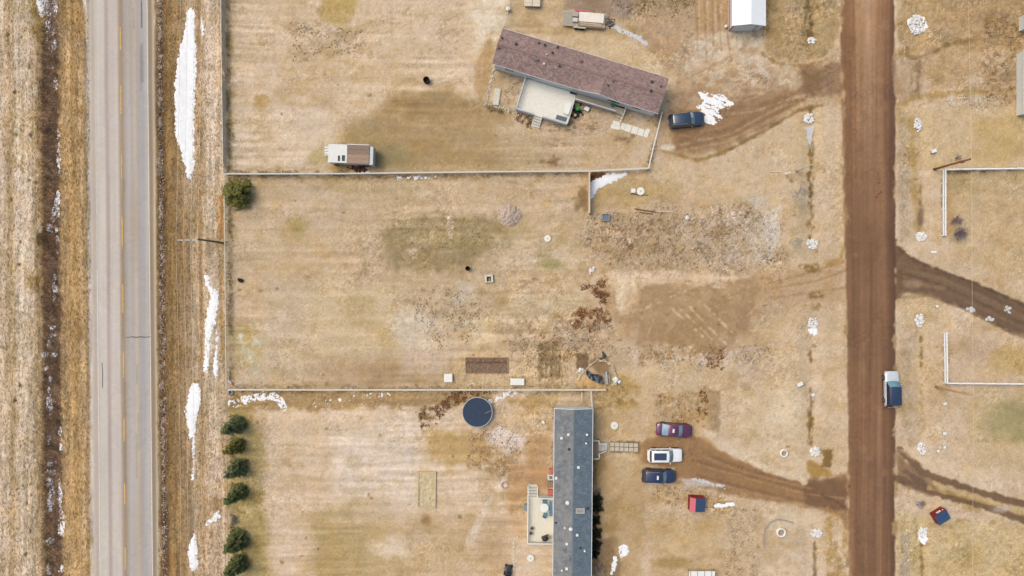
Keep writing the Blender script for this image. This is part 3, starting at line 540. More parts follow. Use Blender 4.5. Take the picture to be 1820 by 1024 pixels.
def shingle(name, rgb, rgb2, stain=None, speck=1.15):
    """asphalt shingles: courses of tabs, each tab its own tone"""
    m = bpy.data.materials.new(name); m.use_nodes = True
    nt = m.node_tree; n = nt.nodes; l = nt.links; b = n['Principled BSDF']
    tc = n.new('ShaderNodeTexCoord')
    br = n.new('ShaderNodeTexBrick'); br.offset = .5; br.inputs['Scale'].default_value = 1.0
    br.inputs['Brick Width'].default_value = .34; br.inputs['Row Height'].default_value = .17; br.inputs['Mortar Size'].default_value = .010; br.inputs['Bias'].default_value = 0
    c1, c2 = alb(rgb), alb(rgb2)
    br.inputs['Color1'].default_value = (*c1, 1); br.inputs['Color2'].default_value = (*c2, 1); br.inputs['Mortar'].default_value = (*(c1 * .55), 1)
    l.new(tc.outputs['Object'], br.inputs['Vector'])
    no = n.new('ShaderNodeTexNoise'); no.inputs['Scale'].default_value = 1.3; no.inputs['Detail'].default_value = 8; no.inputs['Roughness'].default_value = .75
    l.new(tc.outputs['Object'], no.inputs['Vector'])
    mr_ = n.new('ShaderNodeMapRange'); mr_.inputs['From Min'].default_value = .3; mr_.inputs['From Max'].default_value = .7; mr_.inputs['To Min'].default_value = .72; mr_.inputs['To Max'].default_value = 1.25
    l.new(no.outputs['Fac'], mr_.inputs['Value'])
    vo = n.new('ShaderNodeTexVoronoi'); vo.inputs['Scale'].default_value = 3.0; l.new(tc.outputs['Object'], vo.inputs['Vector'])
    sp = n.new('ShaderNodeMapRange'); sp.inputs['From Min'].default_value = .14; sp.inputs['From Max'].default_value = .26; sp.inputs['To Min'].default_value = speck; sp.inputs['To Max'].default_value = 1.0
    l.new(vo.outputs['Distance'], sp.inputs['Value'])
    mu = n.new('ShaderNodeMath'); mu.operation = 'MULTIPLY'; l.new(mr_.outputs['Result'], mu.inputs[0]); l.new(sp.outputs['Result'], mu.inputs[1])
    sc = n.new('ShaderNodeVectorMath'); sc.operation = 'SCALE'; l.new(br.outputs['Color'], sc.inputs[0]); l.new(mu.outputs['Value'], sc.inputs['Scale'])
    out = sc.outputs['Vector']
    if stain is not None:
        n2 = n.new('ShaderNodeTexNoise'); n2.inputs['Scale'].default_value = .22; n2.inputs['Detail'].default_value = 3; l.new(tc.outputs['Object'], n2.inputs['Vector'])
        r2 = n.new('ShaderNodeMapRange'); r2.inputs['From Min'].default_value = .35; r2.inputs['From Max'].default_value = .6; l.new(n2.outputs['Fac'], r2.inputs['Value'])
        mx = n.new('ShaderNodeMix'); mx.data_type = 'RGBA'; l.new(r2.outputs['Result'], mx.inputs['Factor'])
        l.new(out, mx.inputs[6]); mx.inputs[7].default_value = (*alb(stain), 1); out = mx.outputs[2]
        # keep the tab pattern over the stained part
        s3 = n.new('ShaderNodeVectorMath'); s3.operation = 'SCALE'; l.new(out, s3.inputs[0]); l.new(mr_.outputs['Result'], s3.inputs['Scale']); out = s3.outputs['Vector']
    l.new(out, b.inputs['Base Color']); b.inputs['Roughness'].default_value = .92; b.inputs['Specular IOR Level'].default_value = .2
    bu = n.new('ShaderNodeBump'); bu.inputs['Strength'].default_value = .5; bu.inputs['Distance'].default_value = .02
    l.new(br.outputs['Fac'], bu.inputs['Height']); bu.invert = True; l.new(bu.outputs['Normal'], b.inputs['Normal'])
    return m
def glassm(name, rgb):
    m = bpy.data.materials.new(name); m.use_nodes = True; b = m.node_tree.nodes['Principled BSDF']
    n = m.node_tree.nodes; l = m.node_tree.links
    no = n.new('ShaderNodeTexNoise'); no.inputs['Scale'].default_value = 2.0
    cr = n.new('ShaderNodeValToRGB'); c = alb(rgb); cr.color_ramp.elements[0].color = (*(c * .7), 1); cr.color_ramp.elements[1].color = (*np.clip(c * 1.3, 0, 1), 1)
    l.new(no.outputs['Fac'], cr.inputs['Fac']); l.new(cr.outputs['Color'], b.inputs['Base Color'])
    b.inputs['Roughness'].default_value = .04; b.inputs['Specular IOR Level'].default_value = .9; b.inputs['Coat Weight'].default_value = 1.0; b.inputs['Coat Roughness'].default_value = .02
    return m
class MB:
    def __init__(s): s.v = []; s.f = []
    def add(s, v, f):
        o = len(s.v); s.v += [tuple(p) for p in v]; s.f += [tuple(i + o for i in q) for q in f]; return s
    def box(s, x0, x1, y0, y1, z0, z1):
        return s.add([(x0, y0, z0), (x1, y0, z0), (x1, y1, z0), (x0, y1, z0), (x0, y0, z1), (x1, y0, z1), (x1, y1, z1), (x0, y1, z1)],
                     [(3, 2, 1, 0), (4, 5, 6, 7), (0, 1, 5, 4), (1, 2, 6, 5), (2, 3, 7, 6), (3, 0, 4, 7)])
    def obox(s, cx, cy, z0, z1, sx, sy, rz=0):
        c, q = math.cos(rz), math.sin(rz)
        p = [(cx + x * c - y * q, cy + x * q + y * c) for x, y in ((-sx / 2, -sy / 2), (sx / 2, -sy / 2), (sx / 2, sy / 2), (-sx / 2, sy / 2))]
        return s.prism(p, z0, z1)
    def prism(s, poly, z0, z1):
        n = len(poly)
        a = sum(poly[i - 1][0] * poly[i][1] - poly[i][0] * poly[i - 1][1] for i in range(n))
        if a < 0: poly = poly[::-1]
        return s.add([(x, y, z0) for x, y in poly] + [(x, y, z1) for x, y in poly],
                     [tuple(range(n))[::-1], tuple(range(n, 2 * n))] + [(i, (i + 1) % n, (i + 1) % n + n, i + n) for i in range(n)])
    def beam(s, a, b, w, h):
        """a beam of width w, height h whose top centre line runs from a to b"""
        a = Vector(a); b = Vector(b); d = (b - a); t = Vector((-d.y, d.x, 0))
        t = (t.normalized() if t.length > 1e-6 else Vector((1, 0, 0))) * w / 2; u = Vector((0, 0, -h))
        return s.add([a - t + u, a + t + u, b + t + u, b - t + u, a - t, a + t, b + t, b - t], [(0, 1, 2, 3), (7, 6, 5, 4), (0, 4, 5, 1), (1, 5, 6, 2), (2, 6, 7, 3), (3, 7, 4, 0)])
    def cyl(s, cx, cy, z0, z1, r, r2=None, n=16):
        r2 = r if r2 is None else r2
        p = [(math.cos(2 * math.pi * k / n), math.sin(2 * math.pi * k / n)) for k in range(n)]
        return s.add([(cx + r * x, cy + r * y, z0) for x, y in p] + [(cx + r2 * x, cy + r2 * y, z1) for x, y in p],
                     [tuple(range(n))[::-1], tuple(range(n, 2 * n))] + [(i, (i + 1) % n, (i + 1) % n + n, i + n) for i in range(n)])
    def lathe(s, cx, cy, prof, n=24, cap=True):
        m = len(prof); v = []
        for r, z in prof: v += [(cx + r * math.cos(2 * math.pi * k / n), cy + r * math.sin(2 * math.pi * k / n), z) for k in range(n)]
        f = [(j * n + i, j * n + (i + 1) % n, (j + 1) * n + (i + 1) % n, (j + 1) * n + i) for j in range(m - 1) for i in range(n)]
        if cap: f += [tuple(range(n))[::-1], tuple(range((m - 1) * n, m * n))]
        return s.add(v, f)
    def tube(s, path, r, n=5, r2=None):
        path = [Vector(p) for p in path]; v = []; m = len(path); r2 = r if r2 is None else r2
        for k, p in enumerate(path):
            d = (path[min(k + 1, m - 1)] - path[max(k - 1, 0)]).normalized()
            a = d.cross(Vector((0, 0, 1)) if abs(d.z) < .9 else Vector((1, 0, 0))).normalized(); b = d.cross(a)
            rr = r + (r2 - r) * k / max(m - 1, 1)
            v += [p + (a * math.cos(2 * math.pi * i / n) + b * math.sin(2 * math.pi * i / n)) * rr for i in range(n)]
        f = [(j * n + i, j * n + (i + 1) % n, (j + 1) * n + (i + 1) % n, (j + 1) * n + i) for j in range(m - 1) for i in range(n)]
        f += [tuple(range(n)), tuple(range((m - 1) * n, m * n))[::-1]]
        return s.add(v, f)
    def rock(s, x, y, z, r, rs):
        t = (1 + 5 ** .5) / 2
        P0 = [(-1, t, 0), (1, t, 0), (-1, -t, 0), (1, -t, 0), (0, -1, t), (0, 1, t), (0, -1, -t), (0, 1, -t), (t, 0, -1), (t, 0, 1), (-t, 0, -1), (-t, 0, 1)]
        F = [(0, 11, 5), (0, 5, 1), (0, 1, 7), (0, 7, 10), (0, 10, 11), (1, 5, 9), (5, 11, 4), (11, 10, 2), (10, 7, 6), (7, 1, 8), (3, 9, 4), (3, 4, 2), (3, 2, 6), (3, 6, 8), (3, 8, 9), (4, 9, 5), (2, 4, 11), (6, 2, 10), (8, 6, 7), (9, 8, 1)]
        sx, sy, sz = rs.uniform(.7, 1.3), rs.uniform(.7, 1.2), rs.uniform(.5, .9); a = rs.uniform(0, 6.28); c, q = math.cos(a), math.sin(a)
        v = []
        for p in P0:
            k = r / 1.9 * rs.uniform(.8, 1.2); X, Y, Z = p[0] * sx * k, p[1] * sy * k, p[2] * sz * k
            v.append((x + X * c - Y * q, y + X * q + Y * c, z + Z))
        return s.add(v, F)
    def build(s, name, mat, parent=None, smooth=False, bevel=0):
        me = bpy.data.meshes.new(name); me.from_pydata(s.v, [], s.f); me.materials.append(mat)
        bm = bmesh.new(); bm.from_mesh(me); bmesh.ops.recalc_face_normals(bm, faces=bm.faces); bm.to_mesh(me); bm.free()
        if smooth: me.polygons.foreach_set('use_smooth', [True] * len(me.polygons))
        o = bpy.data.objects.new(name, me); COL.objects.link(o)
        if parent: o.parent = parent
        if bevel:
            b = o.modifiers.new('bevel', 'BEVEL'); b.width = bevel; b.segments = 2; b.limit_method = 'ANGLE'
        return o
def tag(o, label, cat, group=None):
    o['label'] = label; o['category'] = cat
    if group: o['group'] = group
    return o
def thing(name, label, cat, loc, rz=0, group=None):
    o = bpy.data.objects.new(name, None); COL.objects.link(o); o.location = loc; o.rotation_euler = (0, 0, rz); o.empty_display_size = .3
    return tag(o, label, cat, group)
def one(mb, name, mat, label, cat, loc=(0, 0, 0), rz=0, group=None, smooth=False, bevel=0):
    o = mb.build(name, mat, None, smooth, bevel); o.location = loc; o.rotation_euler = (0, 0, rz); return tag(o, label, cat, group)
def G0(px, py, h=0.0):
    """plan position seen at px, py for something h above the ground; returned on the ground"""
    p = W(px, py, h); return Vector((p.x, p.y, gz(p.x, p.y)))
def local(root):
    c, s = math.cos(-root.rotation_euler[2]), math.sin(-root.rotation_euler[2]); L = root.location.copy()
    def f(px, py, h):
        p = W(px, py, h); x, y = p.x - L.x, p.y - L.y
        return (x * c - y * s, x * s + y * c)
    return f

white = M('white_paint', (238, 236, 230), .55, .05, 3); wsid = M('white_siding', (226, 228, 226), .6, .05, 3)
offw = M('weathered_white_board', (212, 206, 194), .75, .10, 6); cream = M('cream_board', (220, 204, 178), .85, .12, 5)
conc = M('pale_concrete', (214, 206, 190), .9, .10, 4, bump=.2); concw = M('white_concrete', (240, 234, 222), .9, .06, 4)
wood = M('grey_timber', (168, 142, 116), .9, .18, 6, stretch=(1, 6, 1)); woodp = M('pale_timber', (206, 182, 150), .9, .14, 6); woodd = M('dark_timber', (112, 82, 62), .9, .2, 6)
galv = M('galvanised_steel', (176, 174, 170), .5, .10, 12, metal=.6); wire = M('fence_wire', (188, 182, 172), .6, .1, 10, metal=.3)
blackp = M('black_plastic', (38, 38, 42), .5, .2, 5); rubber = M('tyre_rubber', (46, 44, 44), .85, .15, 8); rimm = M('alloy_rim', (168, 168, 168), .35, .05, 5, metal=.7)
redp = M('dark_red_paint', (142, 36, 42), .6, .12, 4); pinkp = M('pink_red_paint', (206, 104, 112), .6, .08, 4); pinkred = M('trim_red', (196, 70, 86), .6, .1, 4)
bluer = M('blue_grey_metal_roof', (58, 88, 122), .45, .12, 5, metal=.2, spec=.5); glass = glassm('tinted_glass', (44, 58, 66)); glassb = glassm('blue_glass', (30, 44, 66))
rusty = M('rusty_steel', (70, 48, 38), .85, .3, 7); stone_w = M('white_rock', (236, 231, 226), .9, .2, 4, bump=.4); snowm = M('old_snow', (250, 249, 250), .75, .05, 1.6, bump=.5, spec=.2)
ice = M('grey_slush', (206, 202, 200), .35, .1, 3, bump=.2, spec=.5)

# ------------------------------------------------------------------ lines painted on the highway
def marking(pts, w, mat, parent, name='lane_marking'):
    mb = MB(); hw_ = w / 2
    for (a, b) in zip(pts[:-1], pts[1:]):
        n = max(1, int(abs(b[1] - a[1]) / 40))
        for k in range(n):
            q = []
            for t in (k / n, (k + 1) / n):
                x = a[0] + (b[0] - a[0]) * t; y = a[1] + (b[1] - a[1]) * t; p = W(x, y); 
                q += [(p.x - hw_, p.y), (p.x + hw_, p.y)]
            v = [(x, y, float(zfun(np.array([x]), np.array([y]))[0]) + .022) for x, y in (q[0], q[1], q[3], q[2])]
            mb.add(v, [(0, 1, 2, 3)])
    return mb.build(name, mat, parent)
ylw = M('worn_yellow_paint', (216, 176, 104), .8, .18, 3); wln = M('worn_white_paint', (226, 216, 200), .8, .12, 2); tar = M('crack_sealant', (104, 98, 100), .6, .2, 6)
wlf = M('faint_white_paint', (212, 200, 184), .8, .12, 2)
hx = lambda x, y: x + .0095 * (y - 512)
for a, b in ((-68, -28), (48, 88), (152, 203), (274, 317), (384, 438), (505, 557), (624, 671), (744, 784), (859, 896), (973, 1012), (1088, 1128)):
    marking([(hx(218.3, a), a), (hx(218.3, b), b)], .16, ylw, highway)
marking([(hx(266.3, -900), -900), (hx(266.3, -100), -100), (hx(266.3, 500), 500), (hx(266.3, 1100), 1100), (hx(266.3, 1900), 1900)], .11, wln, highway, 'edge_line')
marking([(hx(173.2, -900), -900), (hx(173.2, -100), -100), (hx(173.2, 480), 480)], .08, wlf, highway, 'edge_line'); marking([(hx(173.2, 480), 480), (hx(173.2, 1100), 1100), (hx(173.2, 1900), 1900)], .10, wln, highway, 'edge_line')
mb = MB()
for k in range(14):
    x0 = 224 + k * 3.1; y0 = 599.2 + math.sin(k * 1.3) * .5; y1 = 599.2 + math.sin((k + 1) * 1.3) * .5; t0 = .7 + .7 * math.sin(math.pi * k / 14); 
    p = W(x0, y0); q = W(x0 + 3.1, y1); mb.add([(p.x, p.y - .06 * t0, p.z + .024), (q.x, q.y - .06 * t0, q.z + .024), (q.x, q.y + .06 * t0, q.z + .024), (p.x, p.y + .06 * t0, p.z + .024)], [(0, 1, 2, 3)])
mb.build('crack_seal', tar, highway)
for path, w in (([(181.5, 645), (182.5, 665), (182, 690)], .05), ([(251.5, 0), (252, 30), (252.2, 50)], .07)):
    mb = MB(); P_ = [W(x, y) + Vector((0, 0, .024)) for x, y in path]
    for p, q in zip(P_[:-1], P_[1:]): 
        t = Vector((-(q - p).y, (q - p).x, 0)).normalized() * w; mb.add([p - t, q - t, q + t, p + t], [(0, 1, 2, 3)])
    mb.build('crack_seal', tar, highway)

# ------------------------------------------------------------------ snow
def snow_patch(name, mask, box, thick, mat, label=None, cat='snow', step=.065, kind=None, group=None, rough=.02):
    x0, y0, x1, y1 = box
    a = W(x0, y1); b = W(x1, y0)
    xs = np.arange(a.x - .3, b.x + .3, step); ys = np.arange(a.y - .3, b.y + .3, step)
    X, Y = np.meshgrid(xs, ys); Z = zfun(X, Y); k = HC / (HC - Z); u = 910 + X * PX * k; v = 512 - Y * PX * k
    d = mask(u, v)                                   # > 0 inside, in pixels
    prof = np.clip(d / 9, -.2, 1); prof = np.sign(prof) * np.abs(prof) ** .6
    Zs = Z + .035 + prof * thick + rough * fbm(u, v, 7, seed=55) * np.clip(d / 4, 0, 1)
    sel = (d[:-1, :-1] > 0) | (d[1:, 1:] > 0)
    idx = np.arange(X.size).reshape(X.shape); q = np.stack([idx[:-1, :-1], idx[:-1, 1:], idx[1:, 1:], idx[1:, :-1]], -1)[sel]
    used, inv = np.unique(q, return_inverse=True); inv = inv.reshape(q.shape)
    o_ = Vector((float(X.mean()), float(Y.mean()), 0))
    co = np.stack([X.ravel()[used] - o_.x, Y.ravel()[used] - o_.y, Zs.ravel()[used]], -1)
    me = bpy.data.meshes.new(name); me.from_pydata(co.tolist(), [], inv.tolist()); me.materials.append(mat)
    me.polygons.foreach_set('use_smooth', [True] * len(me.polygons))
    o = bpy.data.objects.new(name, me); COL.objects.link(o); o.location = o_
    if kind: o['kind'] = kind; o['label'] = label; o['category'] = cat
    else: tag(o, label, cat, group)
    return o
_sn = [400]
def polym(poly, warp=2.5, ws=9, hole=0.0, hs=6):
    _sn[0] += 5; s0 = _sn[0]
    def f(u, v):
        d = -sdf(u, v, poly) + warp * fbm(u, v, ws, ws, 4, s0) + 1.5 * vn(u, v, 3.4, seed=s0 + 7) + .9 * vn(u, v, 1.9, seed=s0 + 8)
        if hole: d = np.minimum(d, (fbm(u, v, hs, hs, 3, s0 + 2) * .55 + .5 * vn(u, v, 3.2, seed=s0 + 4) + .5 * vn(u, v, 1.7, seed=s0 + 9) + 1 - 1.4 * hole) * 4)
        return d
    return f
def strokem(path, w, warp=3, ws=9, hole=0.0, hs=6):
    _sn[0] += 5; s0 = _sn[0]
    def f(u, v):
        d = w / 2 - dstroke(u, v, path) + warp * fbm(u, v, ws, ws, 4, s0) + 1.5 * vn(u, v, 3.4, seed=s0 + 7) + .9 * vn(u, v, 1.9, seed=s0 + 8)
        if hole: d = np.minimum(d, (fbm(u, v, hs, hs, 3, s0 + 2) * .55 + .5 * vn(u, v, 3.2, seed=s0 + 4) + .5 * vn(u, v, 1.7, seed=s0 + 9) + 1 - 1.4 * hole) * 4)
        return d
    return f
def streakm(poly):
    def f(u, v):
        a = u * .94 + v * .30; b = v * .94 - u * .34
        d = -sdf(u, v, poly) + 5 * fbm(a, b, 16, 5, 3, 731) + 1.5 * vn(u, v, 2.4, seed=735)
        return np.minimum(d, (fbm(a, b, 13, 3.4, 3, 741) + .5 * vn(u, v, 2.2, seed=745) + .30) * 5)
    return f
def bx(path, m=12): return (min(p[0] for p in path) - m, min(p[1] for p in path) - m, max(p[0] for p in path) + m, max(p[1] for p in path) + m)
SN = [
 ('p', [(336, 12), (345, 14), (348, 60), (348, 130), (346, 200), (346, 262), (344, 300), (340, 317), (334, 316), (330, 300), (319, 262), (312, 240), (311, 150), (317, 100), (326, 60), (331, 30)], 2, 0, .10, 'long bright snowbank in the ditch just east of the highway, widest of all'),
 ('p', [(363, 485), (370, 490), (376, 512), (386, 518), (389, 540), (383, 570), (374, 600), (372, 640), (369, 663), (362, 660), (365, 620), (366, 570), (372, 540), (374, 522), (365, 505)], 2.5, 0, .08, 'jagged white snow strip between the highway ditch and the wire fence'),
 ('p', [(384, 583), (388, 600), (386, 630), (389, 656), (384, 671), (379, 660), (382, 630), (384, 605)], 2, 0, .06, 'slim snow sliver right beside the wire fence, parallel to a larger strip'),
 ('p', [(343, 679), (351, 684), (357, 700), (356, 725), (349, 745), (346, 778), (337, 780), (333, 755), (330, 725), (335, 700)], 2, 0, .10, 'spindle-shaped snowbank south of the roadside pole, next to the first spruces'),
 ('s', [(344, 776), (344, 800), (345, 825), (343, 852)], 4, 0, .05, 'very thin snow line trailing south from the spindle-shaped bank'),
 ('p', [(345, 948), (351, 965), (350, 1000), (346, 1016), (340, 1013), (334, 985), (338, 965)], 2, 0, .09, 'southernmost snowbank in the highway ditch, near the lowest spruces'),
 ('p', [(387, 909), (392, 917), (376, 930), (365, 936), (367, 928)], 2, 0, .05, 'small slanting snow scrap beside the gap in the spruce row'),
 ('s', [(412, 718), (430, 713), (455, 706), (480, 703), (495, 708), (504, 722)], 13, .75, .06, 'broken crust of snow along the fence corner with the grey tyre'),
 ('s', [(872, 713), (885, 706), (900, 699), (916, 697)], 9, .7, .05, 'patchy snow strip behind the trampoline under the board fence'),
 ('p', [(1047, 353), (1046, 330), (1058, 318), (1080, 310), (1115, 308), (1112, 314), (1088, 324), (1062, 335), (1055, 349), (1050, 354)], 1, 0, .12, 'smooth wedge of snow in the corner of the tan board fence'),
 ('q', [(1240, 162), (1262, 166), (1285, 172), (1302, 182), (1296, 190), (1278, 194), (1280, 212), (1268, 224), (1250, 218), (1250, 200), (1238, 190), (1250, 178)], 4, .62, .05, 'trampled snow in front of the black car at the north house'),
 ('s', [(1085, 46), (1105, 54), (1122, 62), (1136, 68), (1146, 78)], 7, .3, .05, 'streak of slushy snow trailing from the loaded trailer'),
 ('s', [(1270, 899), (1285, 898), (1302, 896)], 5, 0, .05, 'short white snow bar beside the red bin with the pink lid'),
 ('s', [(1232, 852), (1250, 856), (1275, 862), (1288, 866)], 4, .55, .03, 'pale slush streak on the driveway below the dark blue car'),
 ('p', [(1098, 972), (1108, 968), (1118, 974), (1118, 986), (1106, 990), (1100, 984)], 3, .4, .05, 'round melting snow patch east of the grey roofed home'),
 ('s', [(1093, 992), (1091, 1008), (1087, 1018)], 6, .4, .05, 'narrow melting snow patch at the bottom, east of the grey roofed home'),
 ('p', [(1432, 226), (1446, 224), (1444, 246), (1439, 262), (1434, 244)], 2, .3, .04, 'thin grey snow in the roadside ditch below the north driveway'),
 ('p', [(1437, 584), (1449, 582), (1454, 595), (1441, 598)], 2, .5, .06, 'snow lump lodged against the middle rock pile west of the dirt road'),
 ('p', [(1612, 36), (1625, 26), (1642, 32), (1648, 48), (1634, 62), (1618, 56)], 3, .45, .10, 'snow covering the largest rock pile at the top right'),
 ('p', [(1634, 942), (1646, 940), (1648, 958), (1640, 966), (1633, 960)], 2, .4, .06, 'snow patch lying beside the rocks near the tilted red bin'),
 ('s', [(358, 28), (359, 45), (360, 62)], 4, .5, .04, 'little snow remnant at the top between snowbank and grey fence'),
 ('s', [(560, 718), (600, 712), (650, 704), (690, 702)], 9, 1.12, .04, 'sparse snow crumbs under the south side of the long board fence'),
 ('s', [(700, 313), (715, 317), (745, 316), (772, 315)], 5, .85, .04, 'scraps of snow along the foot of the north yard fence'),
]
for kind, pts, wv, hole, th, lab in SN:
    f = streakm(pts) if kind == 'q' else polym(pts, 2.2, 8, hole) if kind == 'p' else strokem(pts, wv, 2.0, 8, hole)
    snow_patch('snow_patch', f, bx(pts, 10), th, ice if 'slush' in lab or 'grey snow' in lab else snowm, lab, 'snow', kind='stuff' if 'crumbs' in lab or 'scraps' in lab else None, group='leftover snow patches')
spots = [(78, 0, 12, 30), (92, 4, 12, 34), (86, 46, 5, 12), (92, 56, 5, 9), (84, 72, 4, 8), (96, 78, 5, 10), (90, 86, 4, 8), (97, 122, 4, 6), (98, 152, 5, 12), (104, 244, 3, 12), (104, 275, 4, 28), (103, 345, 4, 10), (101, 358, 5, 10), (100, 378, 8, 13), (96, 390, 5, 6), (88, 405, 6, 6), (96, 408, 6, 6), (102, 425, 4, 8), (102, 448, 3, 6),
         (97, 495, 4, 10), (97, 515, 5, 12), (97, 530, 4, 7), (90, 582, 8, 5), (94, 595, 6, 3), (88, 612, 4, 8), (82, 631, 7, 5), (95, 631, 8, 5), (82, 655, 3, 4), (90, 674, 3, 4), (88, 695, 4, 8), (87, 716, 6, 12), (91, 732, 4, 8), (108, 768, 3, 8), (88, 780, 4, 8), (108, 798, 3, 12), (92, 824, 9, 6), (90, 840, 8, 6), (88, 858, 6, 10), (92, 875, 6, 14), (90, 892, 7, 12), (90, 905, 4, 6),
         (107, 868, 4, 16), (107, 890, 4, 14), (109, 915, 6, 18), (110, 935, 7, 12), (107, 945, 5, 6), (90, 962, 8, 7), (88, 1012, 6, 10), (108, 1012, 5, 9)]
def ditchmask(u, v):
    d = np.full(u.shape, -9.)
    for x, y, rx, ry in spots: d = np.maximum(d, (1 - np.hypot((u - x) / rx, (v - y) / ry)) * min(rx, ry))
    return np.minimum(d + 2.4 * fbm(u, v, 4, 9, 4, 611) - .5, (fbm(u, v, 4, 10, 3, 615) + .7 * vn(u, v, 2.2, 3.6, seed=617) + .36) * 4)
snow_patch('ditch_snow', ditchmask, (66, -20, 122, 1030), .04, snowm, 'specks and streaks of melting snow in the dark western ditch', 'snow', kind='stuff')

# ------------------------------------------------------------------ houses
def roof_slab(mb, p, t=.10):
    """thick slab under the quad or polygon p (counter-clockwise from above)"""
    n = len(p); q = [(x, y, z - t) for x, y, z in p]
    mb.add(list(p) + q, [tuple(range(n)), tuple(range(n, 2 * n))[::-1]] + [(i, i + n, (i + 1) % n + n, (i + 1) % n) for i in range(n)])
def vent(px, py, h, z, r, mat, parent, kind):
    x, y = parent['_f'](px, py, h) if False else LOC(px, py, h)
    mb = MB()
    if kind == 'pipe': mb.cyl(x, y, z - .15, z + .28, r, r, 10)
    elif kind == 'cap': mb.cyl(x, y, z - .15, z + .16, r * .55, r * .55, 10); mb.cyl(x, y, z + .16, z + .26, r, r * .7, 12)
    else: mb.obox(x, y, z - .15, z + .18, r * 1.8, r * 1.8)
    return mb.build('roof_vent', mat, parent)

# --- north house, long brown shingled roof
c0 = W(1031.7, 126, 3.15)
house = thing('mobile_home', 'long white mobile home with speckled brown shingle roof and a front gable', 'house', (c0.x, c0.y, gz(c0.x, c0.y)), R(-16.7))
LOC = local(house)
HL, HW, EZ, RZ = 11.45, 2.45, 3.15, 4.05
brown_sh = shingle('brown_shingles', (168, 142, 136), (140, 115, 110), None, 1.5); fascia = M('white_fascia', (232, 232, 230), .6, .04)
mb = MB(); mb.box(-HL + .25, HL - .25, -HW + .22, HW - .22, .55, EZ - .05); mb.add([(-HL + .25, -HW + .22, EZ - .05), (-HL + .25, HW - .22, EZ - .05), (-HL + .25, 0, RZ - .14), (HL - .25, -HW + .22, EZ - .05), (HL - .25, HW - .22, EZ - .05), (HL - .25, 0, RZ - .14)], [(0, 2, 1), (3, 4, 5)])
hwall = mb.build('wall', wsid, house)
MB().box(-HL + .3, HL - .3, -HW + .27, HW - .27, -.1, .55).build('skirting', M('grey_skirting', (190, 190, 188), .7, .06), house)
mb = MB(); roof_slab(mb, [(-HL, -HW, EZ), (HL, -HW, EZ), (HL, 0, RZ), (-HL, 0, RZ)]); roof_slab(mb, [(-HL, 0, RZ), (HL, 0, RZ), (HL, HW, EZ), (-HL, HW, EZ)])
hroof = mb.build('roof', brown_sh, house)
mb = MB(); mb.box(-HL, HL, -.12, .12, RZ - .03, RZ + .035); mb.build('ridge_cap', M('ridge_shingles', (152, 120, 112), .9, .2, 6), hroof)
mb = MB(); mb.box(-HL, HL, -HW - .035, -HW - .003, EZ - .20, EZ + .005); mb.box(-HL, HL, HW + .003, HW + .035, EZ - .20, EZ + .005); mb.build('gutter', fascia, hroof)
xg0 = LOC(1030, 156, EZ)[0]; xg1 = LOC(1101, 181, EZ)[0]; xm = (xg0 + xg1) / 2; zr = 4.0; ya = -HW + HW * (zr - EZ) / (RZ - EZ)
mb = MB(); e = .05
roof_slab(mb, [(xg0, -HW - e, EZ + .012), (xm, -HW - e, zr), (xm, ya, zr + .02)][::-1], .05); roof_slab(mb, [(xg1, -HW - e, EZ + .012), (xm, ya, zr + .02), (xm, -HW - e, zr)][::-1], .05)
gable = mb.build('gable_roof', brown_sh, hroof)
for xe in (xg0, xg1): MB().tube([(xe, -HW - .02, EZ + .03), (xm, ya, zr + .05)], .04, 4).build('gable_accent_line', M('pale_gable_accent', (196, 170, 158), .7, .1), hroof)  # pale lines added so the gable reads despite its weak shading
mb = MB(); mb.add([(xg0 + .2, -HW - .01, EZ - .15), (xg1 - .2, -HW - .01, EZ - .15), (xm, -HW - .01, zr - .07)], [(0, 1, 2)]); mb.tube([(xg0, -HW - e, EZ + .03), (xm, -HW - e, zr + .03)], .035, 4); mb.tube([(xg1, -HW - e, EZ + .03), (xm, -HW - e, zr + .03)], .035, 4)
mb.build('gable_front', fascia, hroof)
vblk = M('black_vent', (58, 54, 54), .7, .2); vwht = M('white_vent', (214, 204, 198), .6, .1); vgry = M('grey_vent', (120, 110, 106), .6, .15)
Z28 = lambda y: RZ - (RZ - EZ) * abs(y) / HW
for zx, zy, r, mt, kd in ((168, 270, .12, vblk, 'pipe'), (265, 312, .18, vblk, 'box'), (425, 297, .13, vblk, 'pipe'), (467, 312, .16, vblk, 'box'), (558, 325, .14, vblk, 'pipe'), (520, 370, .16, vblk, 'box'), (145, 342, .10, vblk, 'pipe'), (400, 420, .22, vgry, 'box'), (418, 424, .15, vgry, 'cap'), (718, 428, .26, vgry, 'cap'),
                          (568, 468, .13, vblk, 'pipe'), (940, 570, .18, vgry, 'cap'), (1217, 575, .2, vblk, 'box'), (1277, 608, .11, vblk, 'pipe'), (1207, 643, .16, vblk, 'box'), (910, 600, .13, vblk, 'box'), (478, 388, .14, vwht, 'cap'), (460, 450, .15, vwht, 'box')):
    px, py = 850 + zx / 3.94, zy / 3.94; x, y = LOC(px, py, 3.7); vent(px, py, 3.7, Z28(y), r, mt, house, kd)
for x, w_, h0, h1 in ((-9.2, 1.2, 1.6, 2.6), (-5.6, 1.2, 1.6, 2.6), (5.4, 1.6, 1.5, 2.7), (8.6, 1.2, 1.6, 2.6)):
    wi = MB().box(x - w_ / 2 - .06, x + w_ / 2 + .06, -HW + .19, -HW + .22, h0 - .06, h1 + .06).build('window', white, house)
    MB().box(x - w_ / 2, x + w_ / 2, -HW + .180, -HW + .192, h0, h1).build('pane', glass, wi)
